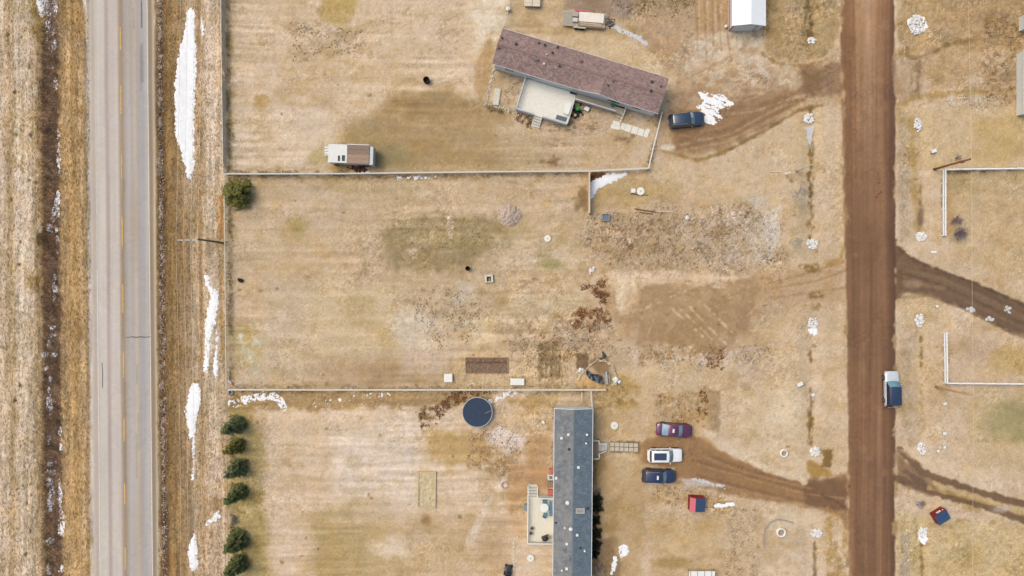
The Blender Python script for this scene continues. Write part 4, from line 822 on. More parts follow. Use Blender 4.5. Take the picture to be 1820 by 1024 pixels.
for px, py in ((1026, 150), (1104, 178)):
    x, _ = LOC(px, py, 1.6); d_ = MB().box(x - .45, x + .45, -HW + .18, -HW + .22, .75, 2.75).build('door', offw, house); MB().box(x + .3, x + .36, -HW + .13, -HW + .178, 1.65, 1.75).build('handle', galv, d_)

# deck of the north house
deckm = M('silvery_deck_boards', (246, 240, 228), .85, .12, 2.2, stretch=(1, 7, 1)); railm = M('pale_deck_rail', (206, 208, 210), .7, .06)
dk = thing('deck', 'large pale wooden deck with solid rails on the front of the brown roofed house', 'deck', (c0.x, c0.y, gz(c0.x, c0.y)), R(-16.7)); LOC = local(dk)
yw = -HW + .16
pL = LOC(917.5, 193, 1.5); pR = LOC(1009, 220, 1.5); pRT = LOC(1020.5, 176, 1.5); pE = LOC(1095, 197, 1.5); pLT = LOC(934, 138, 1.5)
yS = (pL[1] + pR[1]) / 2; xL = (pL[0] + pLT[0]) / 2; xR = (pR[0] + pRT[0]) / 2; yWk = (pRT[1] + pE[1]) / 2; xE = pE[0]; xE2 = LOC(1112, 190, 1.0)[0]
FZ = .72
mb = MB(); nb = 0
for x in np.arange(xL, xR - .01, .145): mb.box(x + .004, min(x + .139, xR), yS, yw, FZ - .04, FZ)
mb.build('deck_boards', deckm, dk)
mb = MB()
for y in np.arange(yWk, yw - .05, .145): mb.box(xR + .004, xE2, y + .004, min(y + .139, yw), FZ - .04, FZ - .002)
mb.build('walkway_boards', M('walkway_boards', (190, 178, 156), .85, .14, 3, stretch=(7, 1, 1)), dk)
for x in np.linspace(xL + .1, xR - .1, 4):
    for y in np.linspace(yS + .1, yw - .2, 3): MB().box(x - .07, x + .07, y - .07, y + .07, -.15, FZ - .04).build('support_post', wood, dk)
sx0 = LOC(949, 203, 1.3)[0]; sx1 = LOC(964.5, 208, 1.3)[0]
def rail(a, b, z0=FZ, z1=1.62):
    mb = MB(); a = Vector((*a, 0)); b = Vector((*b, 0)); mb.beam(a + Vector((0, 0, z1)), b + Vector((0, 0, z1)), .14, .05)
    d = (b - a); n = max(1, int(d.length / .13)); u = d.normalized()
    for k in range(n + 1):
        p = a + d * (k / n); mb.obox(p.x, p.y, z0, z1 - .05, .05, .05, math.atan2(u.y, u.x))
    mb.beam(a + Vector((0, 0, z0 + .14)), b + Vector((0, 0, z0 + .14)), .05, .06)
    return mb.build('rail', railm, dk)
rail((xL, yw - .05), (xL, yS)); rail((xL, yS), (sx0, yS)); rail((sx1, yS), (xR, yS)); rail((xR, yS), (xR, yWk)); rail((xR, yWk), (xE, yWk))
mb = MB(); mb.box(xL - .03, sx0, yS - .03, yS - .005, .1, FZ); mb.box(sx1, xR, yS - .03, yS - .005, .1, FZ); mb.build('skirt_board', railm, dk)
for k in range(4):
    z = FZ * (4 - k) / 5; MB().box(sx0 + .03, sx1 - .03, yS - .34 * (k + 1), yS - .34 * k - .03, z - .05, z).build('step', offw, dk)
for k in range(4):
    x0_, y0_ = LOC(1097, 196, .9); x1_, y1_ = LOC(1111, 197, .9); z = FZ * (4 - k) / 5
    MB().box(x0_ + .1, x1_ + .1, y1_ - .38 * (k + 1) + .1, y1_ - .38 * k + .07, z - .06, z).build('step', woodp, dk)
MB().tube([(xE2, yw - .05, FZ), (xE2, yw - .05, 1.55), (xE2 + .02, yWk + .1, 1.55), (xE2 - .1, yWk - 1.0, .9), (xE2 - .1, yWk - 1.0, .1)], .045, 6).build('handrail', white, dk)
zdk = dk.location.z + FZ
def on_deck(px, py, h=.9):
    p = W(px, py, h); return (p.x, p.y, zdk + .003)
def mat_rug(px, py, sx, sy, col, lab, rz=R(-16.7)):
    mb = MB(); mb.box(-sx / 2, sx / 2, -sy / 2, sy / 2, 0, .02); mb.box(-sx / 2 + .05, sx / 2 - .05, -sy / 2 + .05, sy / 2 - .05, .02, .026)
    return one(mb, 'door_mat', col, lab, 'mat', on_deck(px, py), rz)
mat_rug(1020, 163.5, 1.0, .62, M('charcoal_mat', (76, 82, 92), .95, .12, 12), 'dark grey mat lying below the house wall on the big deck')
mat_rug(998, 210, 1.5, .62, M('slate_mat', (104, 116, 128), .95, .1, 12), 'blue grey mat in the lower corner of the big deck')
mat_rug(1104, 187.5, 1.2, .55, M('black_mat', (34, 32, 36), .95, .1, 12), 'black mat at the second front door of the brown roofed house')
t = thing('patio_table', 'white rectangular table by the right rail of the big deck', 'table', on_deck(1009, 192, 1.5), R(-16.7))
MB().box(-.38, .38, -.8, .8, .68, .73).build('tabletop', white, t, bevel=.01)
for x in (-.32, .32):
    for y in (-.72, .72): MB().box(x - .03, x + .03, y - .03, y + .03, 0, .68).build('leg', white, t)
gt = M('green_tarp', (52, 132, 96), .7, .2, 5); mb = MB(); rs = random.Random(4)
for k in range(9): mb.rock(rs.uniform(-.3, .3), rs.uniform(-.2, .2), .12, .26, rs)
one(mb, 'green_tarp', gt, 'crumpled green tarp beside the black door mat', 'tarp', on_deck(1090, 184.5), 0, None, True)
# stored things in the corner below the deck
def bucket(px, py, r, h, mat, lab, cat='tub', lid=None):
    p = G0(px, py, h * .7); t = thing('plastic_tub', lab, cat, p)
    MB().lathe(0, 0, [(r * .82, 0), (r, h), (r * .93, h), (r * .78, .04)], 18, False).build('tub_wall', mat, t, True); MB().cyl(0, 0, .01, .05, r * .8, r * .8, 18).build('base', mat, t)
    if lid: MB().cyl(0, 0, h - .02, h + .05, r * .97, r * .6, 18).build('lid', lid, t)
    return t
bucket(1026.5, 193, .30, .75, M('green_plastic', (44, 138, 62), .5, .1), 'round green bin in the corner under the deck', lid=M('green_lid', (52, 150, 70), .5, .1))
bucket(1022, 205, .24, .5, M('dark_tub', (52, 52, 50), .6, .1), 'dark pot with a yellow lid beside the green bin', lid=M('yellow_lid', (216, 190, 116), .6, .1))
p = G0(1043, 193.5, .4); t = thing('storage_crate', 'small grey white crate beside the green bin', 'crate', p, R(-30)); MB().box(-.3, .3, -.25, .25, 0, .4).build('crate_body', offw, t, bevel=.02); MB().box(-.32, .32, -.27, .27, .4, .45).build('lid', white, t)
mb = MB(); rs = random.Random(9)
for k in range(26): mb.rock(rs.gauss(0, .6), rs.gauss(0, .7), rs.uniform(.0, .25), rs.uniform(.12, .28), rs)
one(mb, 'junk_heap', blackp, 'black heap of oddments in the shady corner behind the green bin', 'heap', G0(1027, 198, 0))
# paving at the north house
def slabs(name, lab, cells, mat, h=.06, cat='path', jit=.02):
    """cells: list of (px, py, sx, sy, rz)"""
    p0 = G0(cells[0][0], cells[0][1]); t = thing(name, lab, cat, p0); rs = random.Random(len(cells))
    for (px, py, sx, sy, rz) in cells:
        p = G0(px, py); mb = MB(); mb.obox(p.x - p0.x, p.y - p0.y, -.05 + p.z - p0.z, h + p.z - p0.z + rs.uniform(-jit, jit) * .5, sx, sy, rz + rs.uniform(-.02, .02)); mb.build('slab', mat, t, bevel=.015)
    return t
slabs('paving_path', 'white concrete slabs leading from the front steps towards the black car', [(1096, 219, 1.05, .55, R(-14)), (1093.5, 226, 1.25, .55, R(-14)), (1107.5, 225, .6, .9, R(-17)), (1116.5, 228, .8, 1.0, R(-17)), (1128, 231.5, .85, 1.0, R(-17)), (1139, 235, .8, .95, R(-18)), (1148.5, 238, .6, .95, R(-20)), (1152, 232, .5, .4, R(-18))], concw)
def stones(path, n, r, mat, name, lab, cat, seed, spread=.12, rr=.5):
    rs = random.Random(seed); P_ = [G0(*q) for q in path]; seg = [(P_[i + 1] - P_[i]).length for i in range(len(P_) - 1)]; T = sum(seg); mb = MB(); o = P_[0]
    for k in range(n):
        s_ = T * (k + rs.random()) / n; i = 0
        while i < len(seg) - 1 and s_ > seg[i]: s_ -= seg[i]; i += 1
        p = P_[i].lerp(P_[i + 1], min(1, s_ / seg[i])); mb.rock(p.x - o.x + rs.gauss(0, spread), p.y - o.y + rs.gauss(0, spread), gz(p.x, p.y) - o.z + r * .3, r * rs.uniform(1 - rr, 1 + rr), rs)
    return one(mb, name, mat, lab, cat, o)
stones([(877, 122), (875, 140), (871, 155), (866, 172), (864, 187), (880, 190), (897, 193), (916, 198)], 150, .10, M('pale_border_stone', (212, 204, 190), .9, .2, 3), 'stone_border', 'border of white stones round the bed left of the big deck', 'stones', 2)
mb = MB(); mb.box(-.42, .42, -1.15, 1.15, -.05, .22); one(mb, 'stone_slab', conc, 'long pale slab set in the stone edged bed', 'slab', G0(883, 172, .2), R(-8), bevel=.04)
mb = MB(); Pp = [G0(*q) for q in ((1012, 228), (1030, 234), (1057, 239), (1072, 232), (1084, 225))]; mb.tube([q - Pp[0] + Vector((0, 0, .06)) for q in Pp], .05, 5); one(mb, 'garden_edging', offw, 'thin pale edging strip curving below the deck garden', 'edging', Pp[0])

# --- south home, long slate-coloured roof running off the frame
a0 = W(1019.6, 727, 3.0); HL2 = 25.0
home = thing('mobile_home', 'long mobile home with blue grey shingle roof running off the bottom edge', 'house', (a0.x, a0.y, gz(a0.x, a0.y)), R(-.55)); LOC = local(home)
W2, E2, R2 = 2.52, 3.0, 3.62
grey_l = shingle('weathered_shingles_left_reflect', (138, 141, 145), (122, 126, 131), (138, 136, 135)); grey_r = shingle('slate_shingles_right_reflect', (118, 132, 142), (104, 118, 130))  # slopes reflect differently: that tone split is painted in, left also stained
mb = MB(); mb.box(-W2 + .18, W2 - .18, -HL2 + .2, -.12, .5, E2 - .04); mb.add([(-W2 + .18, -.12, E2 - .04), (W2 - .18, -.12, E2 - .04), (0, -.12, R2 - .12)], [(0, 1, 2)]); mb.build('wall', wsid, home)
MB().box(-W2 + .22, W2 - .22, -HL2 + .2, -.16, -.1, .5).build('skirting', M('white_skirting', (206, 206, 202), .7, .08), home)
mb = MB(); roof_slab(mb, [(-W2, -HL2, E2), (0, -HL2, R2), (0, 0, R2), (-W2, 0, E2)]); r1 = mb.build('roof_slope', grey_l, home)
mb = MB(); roof_slab(mb, [(0, -HL2, R2), (W2, -HL2, E2), (W2, 0, E2), (0, 0, R2)]); r2 = mb.build('roof_slope', grey_r, home)
MB().add([(-.15, -HL2, R2 - .02), (.15, -HL2, R2 - .02), (.15, .02, R2 - .02), (-.15, .02, R2 - .02), (0, -HL2, R2 + .035), (0, .02, R2 + .035)], [(0, 4, 5, 3), (4, 1, 2, 5), (0, 1, 4), (2, 3, 5)]).build('ridge_cap', M('ridge_slate', (116, 126, 134), .9, .2, 6), r2)
mb = MB(); mb.beam((-W2 - .03, 0.04, E2 + .02), (0, .04, R2 + .02), .07, .18); mb.beam((0, .04, R2 + .02), (W2 + .03, .04, E2 + .02), .07, .18); mb.beam((-W2 - .04, 0, E2 + .015), (-W2 - .04, -HL2, E2 + .015), .07, .16); mb.beam((W2 + .04, 0, E2 + .015), (W2 + .04, -HL2, E2 + .015), .07, .16); mb.build('fascia', fascia, home)
Zg = lambda x: R2 - (R2 - E2) * abs(x) / W2
for (px, py, r, mt, kd) in ((1010, 772, .17, white, 'box'), (998, 779, .17, white, 'box'), (1043.5, 773, .17, white, 'cap'), (1041.6, 788, .12, white, 'pipe'), (1027.7, 830, .18, white, 'box'), (988.5, 850.5, .18, white, 'box'), (1008.5, 893, .28, white, 'cap'), (1014, 939, .26, white, 'cap'), (1003.5, 937.5, .13, white, 'pipe'), (1025.5, 950, .17, white, 'box'), (1007, 966, .16, white, 'box'), (1039, 979, .13, white, 'pipe'), (1007, 1010, .18, white, 'box'), (998.5, 1013.5, .12, white, 'pipe'),
                            (1011, 798, .16, vblk, 'box'), (1045, 904, .16, vblk, 'cap'), (988, 930, .15, vblk, 'cap'), (1031.5, 973, .15, vblk, 'cap')):
    x, y = LOC(px, py, 3.3); vent(px, py, 3.3, Zg(x), r, mt, home, kd)
x, y = LOC(1030.8, 908, 3.4); z = Zg(x); sk_ = MB().obox(x, y, z - .2, z + .14, 1.25, .72, 0).build('skylight', M('beige_skylight_frame', (176, 172, 160), .6, .08), home); MB().obox(x, y, z + .14, z + .17, .85, .34, 0).build('pane', M('dusty_skylight_pane', (150, 152, 146), .3, .1), sk_)
for y in (-3.2, -7.5, -14.5, -19.5):
    for s_ in (-1, 1):
        wi = MB().box(s_ * (W2 - .185), s_ * (W2 - .15), y - .65, y + .65, 1.5, 2.55).build('window', white, home); MB().box(s_ * (W2 - .152), s_ * (W2 - .140), y - .58, y + .58, 1.57, 2.48).build('pane', glass, wi)
MB().box(-.5, .5, -.122, -.09, 1.5, 2.4).build('window', white, home)
# east porch
pz = W(1053, 797, .6); pc = thing('porch', 'small white railed porch on the east side of the grey roofed home', 'porch', (pz.x, pz.y, gz(pz.x, pz.y)), 0)
MB().box(-.25, .82, -1.25, 1.2, .5, .56).build('porch_floor', wood, pc)
def prail(a, b, z0=.56, z1=1.45):
    mb = MB(); a = Vector((*a, 0)); b = Vector((*b, 0)); mb.beam(a + Vector((0, 0, z1)), b + Vector((0, 0, z1)), .10, .06); d = b - a; n = max(1, int(d.length / .16))
    for k in range(n + 1): q = a + d * k / n; mb.obox(q.x, q.y, z0 - .5, z1 - .06, .045, .045)
    return mb.build('rail', white, pc)
prail((-.1, 1.2), (.82, 1.2)); prail((-.1, -1.25), (.82, -1.25)); prail((.82, 1.2), (.82, .75)); prail((.82, -1.25), (.82, -.55))
mb = MB(); mb.beam((.82, .75, 1.42), (2.05, .62, .95), .08, .06); mb.obox(2.02, .62, .0, .92, .07, .07); mb.beam((.82, -.55, 1.42), (1.8, -.35, .95), .08, .06); mb.obox(1.8, -.35, 0, .92, .07, .07); mb.build('handrail', white, pc)
for k in range(3): MB().box(.86 + .4 * k, 1.22 + .4 * k, -.45, .68, .38 - .13 * k, .43 - .13 * k).build('step', offw, pc)
MB().box(-.1, .8, -1.2, 1.15, -.05, .5).build('porch_skirt', offw, pc)
cells = []
for i in range(6):
    for j in range(2): cells.append((1088 + i * 8.4, 790 + j * 8 + i * .3, .55, .52, R(-2)))
slabs('paving_path', 'double row of square pavers between the east porch and the parked cars', cells, M('grey_paver', (206, 194, 176), .9, .12, 4, bump=.2), .05)
# west deck
dz = W(960, 926, .7); d2 = thing('deck', 'pale deck with white rails on the west side of the grey roofed home', 'deck', (dz.x, dz.y, gz(dz.x, dz.y)), R(-.55)); LOC = local(d2)
xa = LOC(938, 900, .9)[0]; xb = LOC(987, 900, .7)[0] + .25; ya_ = LOC(950, 884, .9)[1]; yb_ = LOC(950, 964, .9)[1]; xs1 = LOC(955, 880, .7)[0]; ys1 = LOC(945, 862, .3)[1]
mb = MB()
for x in np.arange(xa, xb, .145): mb.box(x + .004, min(x + .139, xb), yb_, ya_, .64, .68)
mb.build('deck_boards', M('bleached_deck_boards', (242, 233, 212), .85, .10, 2.5, stretch=(7, 1, 1)), d2)
def wrail(a, b, z0=.0, z1=1.5, solid=True):
    mb = MB(); a = Vector((*a, 0)); b = Vector((*b, 0)); mb.beam(a + Vector((0, 0, z1)), b + Vector((0, 0, z1)), .13, .05)
    d = b - a; n = max(1, int(d.length / .15))
    for k in range(n + 1): q = a + d * k / n; mb.obox(q.x, q.y, z0, z1 - .05, .06, .06)
    mb.beam(a + Vector((0, 0, .66)), b + Vector((0, 0, .66)), .05, .6)
    return mb.build('rail', white, d2)
wrail((xa, yb_), (xb - .1, yb_)); wrail((xa, yb_), (xa, ya_)); wrail((xs1, ya_), (xb - .1, ya_))
for k in range(4): MB().box(xa + .05, xs1, ya_ + .02 + .36 * k, ya_ + .34 + .36 * k, .5 - .14 * k, .56 - .14 * k).build('step', offw, d2)
mb = MB(); mb.beam((xa, ya_, 1.45), (xa, ya_ + 1.45, .9), .09, .06); mb.beam((xs1, ya_, 1.45), (xs1, ya_ + 1.45, .9), .09, .06); mb.obox(xa, ya_ + 1.42, 0, .88, .08, .08); mb.obox(xs1, ya_ + 1.42, 0, .88, .08, .08); mb.build('handrail', white, d2)
MB().box(xa + .03, xs1 - .03, ya_ + 1.42, ya_ + 1.52, .0, .12).build('step', offw, d2)
zd2 = d2.location.z + .683
def od2(px, py, h=1.0): p = W(px, py, h); return (p.x, p.y, zd2)
t = thing('round_table', 'round white patio table on the west deck', 'table', od2(967, 903, 1.4)); MB().cyl(0, 0, .68, .73, .6, .6, 28).build('tabletop', white, t); MB().cyl(0, 0, .02, .68, .05, .05, 10).build('pedestal', white, t); MB().cyl(0, 0, 0, .05, .3, .26, 16).build('base', white, t)
blue_c = M('teal_cushion', (92, 142, 168), .9, .12, 5)
t = thing('patio_sofa', 'white framed sofa with blue cushions against the grey roofed home', 'sofa', od2(979.5, 904, 1.0)); MB().box(-.3, .3, -1.05, 1.05, .08, .32).build('seat_frame', white, t); MB().box(.2, .32, -1.05, 1.05, .32, .75).build('backrest', white, t)
for k in range(4): MB().box(-.27, .18, -1.0 + .51 * k, -.52 + .51 * k, .32, .45).build('cushion', blue_c, t, bevel=.03)
for px, py, lab, rz in ((967.5, 891.5, 'teal chair above the round white table', 0), (968.5, 915.5, 'teal chair below the round white table', R(160))):
    t = thing('patio_chair', lab, 'chair', od2(px, py, 1.0), rz); MB().box(-.26, .26, -.26, .26, .36, .44).build('seat', blue_c, t, bevel=.03); MB().box(-.26, .26, .2, .28, .44, .85).build('backrest', blue_c, t, bevel=.02)
    for x in (-.22, .22):
        for y in (-.22, .22): MB().cyl(x, y, 0, .36, .02, .02, 6).build('leg', blackp, t)
t = thing('barbecue', 'brown covered barbecue in the lower right corner of the west deck', 'barbecue', od2(969, 956.5, 1.2), R(20)); bq = M('brown_cover', (98, 74, 66), .7, .2, 4); MB().box(-.45, .45, -.25, .25, .1, .75).build('cabinet', bq, t, bevel=.03); MB().lathe(0, 0, [(.34, .75), (.34, .9), (.25, 1.02), (.08, 1.07)], 16).build('hood', blackp, t, True); MB().box(.45, .75, -.2, .2, .72, .76).build('side_shelf', wood, t)
for px, py, lab in ((945.5, 939.5, 'upper small metal planter on the left of the west deck'), (943.5, 948, 'lower small metal planter on the left of the west deck')):
    t = thing('planter', lab, 'planter', od2(px, py, 1.0)); MB().lathe(0, 0, [(.18, 0), (.24, .4), (.2, .4), (.16, .1)], 14, False).build('pot', galv, t, True); MB().cyl(0, 0, .08, .32, .19, .2, 14).build('soil', woodd, t)
# things against the west wall of the grey roofed home
p = G0(979, 849, .7); t = thing('air_conditioner', 'square white air conditioner beside the wall of the grey roofed home', 'appliance', p); MB().box(-.38, .38, -.38, .38, .05, .7).build('casing', offw, t, bevel=.02); MB().box(-.2, .2, -.2, .2, .7, .72).build('fan_grille', vgry, t); MB().box(-.45, .45, -.45, .45, -.05, .05).build('pad', conc, t)
p = G0(978.5, 861, .3); t = thing('pallet', 'brown wooden pallet next to the white air conditioner', 'pallet', p)
for k in range(5): MB().box(-.45, .45, -.5 + .21 * k, -.36 + .21 * k, .12, .15).build('slat', wood, t)
for y in (-.35, .0, .35): MB().box(y - .05, y + .05, -.5, .5, 0, .12).build('bearer', woodd, t)
redc = M('red_cushion', (204, 112, 100), .9, .12, 4)
for px, py, sx, lab in ((978, 875.5, .66, 'red padded bench above the west deck by the wall'), (979.5, 838, .5, 'small red bin beside the wall of the grey roofed home')):
    p = G0(px, py, .4); t = thing('red_box', lab, 'box', p); MB().box(-sx / 2, sx / 2, -.32, .32, 0, .36).build('box_body', woodd, t); MB().box(-sx / 2 - .03, sx / 2 + .03, -.35, .35, .36, .46).build('pad', redc, t, bevel=.03)
p = G0(934.5, 902, .5); t = thing('storage_box', 'blue grey box outside the left rail of the west deck', 'box', p); MB().box(-.25, .25, -.4, .4, 0, .5).build('box_body', M('slate_plastic', (118, 126, 134), .6, .1), t, bevel=.02); MB().box(-.27, .27, -.42, .42, .5, .56).build('lid', M('slate_lid', (136, 144, 150), .6, .1), t)

# --- white shed with red trim at the top edge
s0 = W(1330, 44, 2.3); shd = thing('shed', 'white metal shed with red corner trim at the top edge', 'shed', (s0.x, s0.y, gz(s0.x, s0.y)), 0); LOC = local(shd)
xl = LOC(1300, 43, 2.35)[0]; xr_ = LOC(1361, 43, 2.35)[0]; xmid = LOC(1335, 41, 3.0)[0]; LY = 6.5
wx0 = W(1298.5, 50, .9).x - s0.x; wx1 = W(1345, 48, 1.3).x - s0.x + .1
roofw = M('white_metal_roof', (244, 246, 248), .45, .03, 2, spec=.4)
mb = MB(); mb.box(wx0, xr_ - .2, 0, LY, -.05, 2.35); mb.add([(wx0, 0, 2.35), (xr_ - .2, 0, 2.35), (xmid, 0, 2.95)], [(0, 1, 2)]); mb.build('wall', wsid, shd)
mb = MB(); roof_slab(mb, [(xl, -.2, 2.38), (xmid, -.2, 3.02), (xmid, LY, 3.02), (xl, LY, 2.38)][::-1], .06); mb.build('roof_slope', roofw, shd)
mb = MB(); roof_slab(mb, [(xmid, -.2, 3.02), (xr_, -.2, 2.38), (xr_, LY, 2.38), (xmid, LY, 3.02)][::-1], .06); mb.build('roof_slope', roofw, shd)
mb = MB()
mb.box(wx0 - .05, wx0 + .14, -.05, -.003, -.05, 2.33); mb.build('corner_trim', pinkred, shd); mb = MB(); mb.box(wx0 + .14, wx0 + .26, -.06, -.004, -.05, 2.3); mb.build('corner_trim', white, shd)
xd = W(1347, 41.5, 2.2).x - s0.x
for dx, mt in ((-.13, white), (0, pinkred), (.13, white)): MB().box(xd + dx - .06, xd + dx + .06, -.055, -.004, -.05, 2.28).build('door_trim', mt, shd)
MB().box(wx0 - .05, wx0 - .003, -.05, LY, 2.0, 2.36).build('side_trim', pinkred, shd); MB().box(wx0 - .03, wx0 - .002, 0, LY, .3, .55).build('side_trim', pinkred, shd)
MB().box(xl - .04, xl - .002, -.2, LY, 2.29, 2.40).build('eave_trim', pinkred, shd); dr = MB().box(wx0 + .4, xd - .25, -.04, -.003, 0, 2.05).build('door', white, shd); MB().box(xd - .45, xd - .38, -.09, -.041, 1.0, 1.15).build('handle', galv, dr)
p = G0(1290.5, 47, .3); one(MB().lathe(0, 0, [(.05, 0), (.2, .02), (.24, .3), (.16, .42), (.06, .46)], 14), 'white_jug', white, 'small white jug at the left foot of the white shed', 'jug', p, smooth=True)

# --- homes that the right edge cuts off
roofm = M('maroon_metal_roof', (132, 96, 104), .6, .15, 4)
def edge_home(px0, py0, py1, lab, h, ov, Lx, name='mobile_home'):
    a = W(px0, py0); b = W(px0, py1); g = gz(a.x, (a.y + b.y) / 2); t = thing(name, lab, 'house', (a.x, b.y, g)); ly = a.y - b.y
    MB().box(0, Lx, 0, ly, .0, h).build('wall', white, t)
    n = int(ly / .28)
    for k in range(n + 1): MB().box(-.03, -.003, ly * k / n - .02, ly * k / n + .02, .05, h - .02).build('batten', offw, t)
    mb = MB(); roof_slab(mb, [(ov, -.15, h + .02), (ov + Lx / 2, -.15, h + .55), (ov + Lx / 2, ly + .15, h + .55), (ov, ly + .15, h + .02)][::-1], .08); roof_slab(mb, [(ov + Lx / 2, -.15, h + .55), (Lx + .2, -.15, h + .02), (Lx + .2, ly + .15, h + .02), (ov + Lx / 2, ly + .15, h + .55)][::-1], .08); r_ = mb.build('roof', roofm, t)
    MB().box(ov - .04, ov - .003, -.15, ly + .15, h - .12, h + .04).build('fascia', white, r_)
    return t
edge_home(1806.5, 97, 206, 'white sided home with maroon roof cut off by the right edge', 1.5, -.12, 4.8)
edge_home(1811, 32, 56, 'small white hut at the right edge near the top', 1.3, -.1, 3.0, 'hut')

# ------------------------------------------------------------------ cars
def paint(name, rgb, metal=.25):
    m = M(name, rgb, .32, .04, 2, metal, 0, .5, 1.0); return m
blk_trim = M('black_trim', (40, 40, 42), .6, .1); glass_w = glassm('sky_lit_windshield', (98, 142, 156)); redl = M('tail_lamp_red', (150, 24, 28), .25, .05, 4, spec=.6); lampw = M('head_lamp', (214, 218, 222), .15, .04, 4, spec=.8)  # windshield teal has the sky reflection painted into its base colour
def car(label, px, py, rz, body, L=4.7, Wd=1.86, H=1.68, kind='suv', roofm=None, rails=False, sunroof=None, patch=False, name='parked_car', cabm=None):
    p = G0(px, py, .8); t = thing(name, label, 'car', p, rz, 'parked cars'); w = Wd / 2
    zs = .98 if kind == 'suv' else .92; zh = .80 if kind == 'suv' else .74
    xs = np.array([-.5, -.49, -.46, -.38, -.25, 0, .17, .22, .36, .44, .48, .497, .5]) * L
    ws = np.array([.62, .82, .92, .985, 1, 1, 1, .995, .975, .94, .86, .72, .50]) * w
    zt = np.array([zs - .16, zs - .08, zs - .02, zs, zs, zs, zs, zs - .01, zh + .10, zh + .04, zh - .03, zh - .14, zh - .24]) if kind == 'suv' else np.array([zs - .22, zs - .10, zs - .04, zs - .01, zs, zs, zs, zs - .02, zh + .10, zh + .03, zh - .03, zh - .14, zh - .24])
    zb = np.array([.45, .36, .30, .26, .25, .25, .25, .25, .26, .30, .34, .40, .46])
    sec = lambda k: [(0, zb[k]), (ws[k] * .9, zb[k]), (ws[k] * .99, zb[k] + .10), (ws[k], zb[k] + .3), (ws[k] * .985, zt[k] - .14), (ws[k] * .95, zt[k] - .04), (ws[k] * .86, zt[k] + .005), (ws[k] * .5, zt[k] + .035), (0, zt[k] + .045)]
    v = []; n = 0
    for k in range(len(xs)):
        s_ = sec(k); ring = s_ + [(-y, z) for y, z in s_[-2:0:-1]]; n = len(ring); v += [(xs[k], y, z) for y, z in ring]
    f = [(j * n + i, j * n + (i + 1) % n, (j + 1) * n + (i + 1) % n, (j + 1) * n + i) for j in range(len(xs) - 1) for i in range(n)] + [tuple(range(n)), tuple(range((len(xs) - 1) * n, len(xs) * n))]
    bd = MB().add(v, f).build('body', body, t, True)
    if kind == 'suv': xr, xf, xr2, xf2 = -.475 * L, .215 * L, -.40 * L, .075 * L
    else: xr, xf, xr2, xf2 = -.345 * L, .215 * L, -.175 * L, .085 * L
    wb, wr = w * .90, w * .82
    def ring(x0, x1, ww, z, bf, br_):
        ys = np.array([-1, -.55, 0, .55, 1]) * ww; F = [(x1 + bf * (1 - (y / ww) ** 2), y, z + (.02 * (1 - (y / ww) ** 2))) for y in ys]; B = [(x0 - br_ * (1 - (y / ww) ** 2), y, z + (.02 * (1 - (y / ww) ** 2))) for y in ys[::-1]]; return F + B
    r0 = ring(xr, xf, wb, zs - .03, .13, .06); r1_ = ring(xr2, xf2, wr, H - .06, .08, .03); r2_ = ring(xr2 + .12, xf2 - .12, wr * .86, H - .005, .06, .02)
    mb = MB(); mb.add(r0 + r1_, [(i, (i + 1) % 10, (i + 1) % 10 + 10, i + 10) for i in range(10)])
    cb = mb.build('cabin', cabm or body, t)
    mb = MB(); mb.add(r1_ + r2_, [(i, (i + 1) % 10, (i + 1) % 10 + 10, i + 10) for i in range(10)] + [(10, 11, 18, 19), (11, 12, 17, 18), (12, 13, 16, 17), (13, 14, 15, 16)]); mb.build('roof', roofm or body, t, True)
    def lerp(a, b, q): return tuple(a[i] + (b[i] - a[i]) * q for i in range(3))
    def pane(A, B, q0, q1, name_, off, mat, ysc=.93):
        """A, B: lower and upper rows of points"""
        m_ = len(A); lo = [lerp(A[i], B[i], q0) for i in range(m_)]; hi = [lerp(A[i], B[i], q1) for i in range(m_)]
        g = [(x + off[0], y * ysc + off[1], z + off[2]) for x, y, z in lo + hi]
        return MB().add(g, [(i, i + 1, i + 1 + m_, i + m_) for i in range(m_ - 1)]).build(name_, mat, t, True)
    pane(r0[:5], r1_[:5], .10, .97, 'windshield', (.012, 0, .014), glass_w)
    pane(r0[5:], r1_[5:], .42 if kind == 'suv' else .08, .94, 'rear_window', (-.012, 0, .014), glass_w if kind == 'sedan' else glass)
    for s_, (i0, i1) in ((1, (4, 5)), (-1, (0, 9))):
        a0_, a1 = r0[i0], r0[i1]; b0, b1 = r1_[i0], r1_[i1]
        for u0, u1 in (((.06, .44), (.48, .74), (.78, .93)) if kind == 'suv' else ((.10, .48), (.53, .86))):
            q = [lerp(a0_, a1, u0), lerp(a0_, a1, u1)]; h_ = [lerp(b0, b1, u0), lerp(b0, b1, u1)]
            pane(q, h_, .12, .88, 'side_window', (0, s_ * .012, .004), glassb, 1.0)
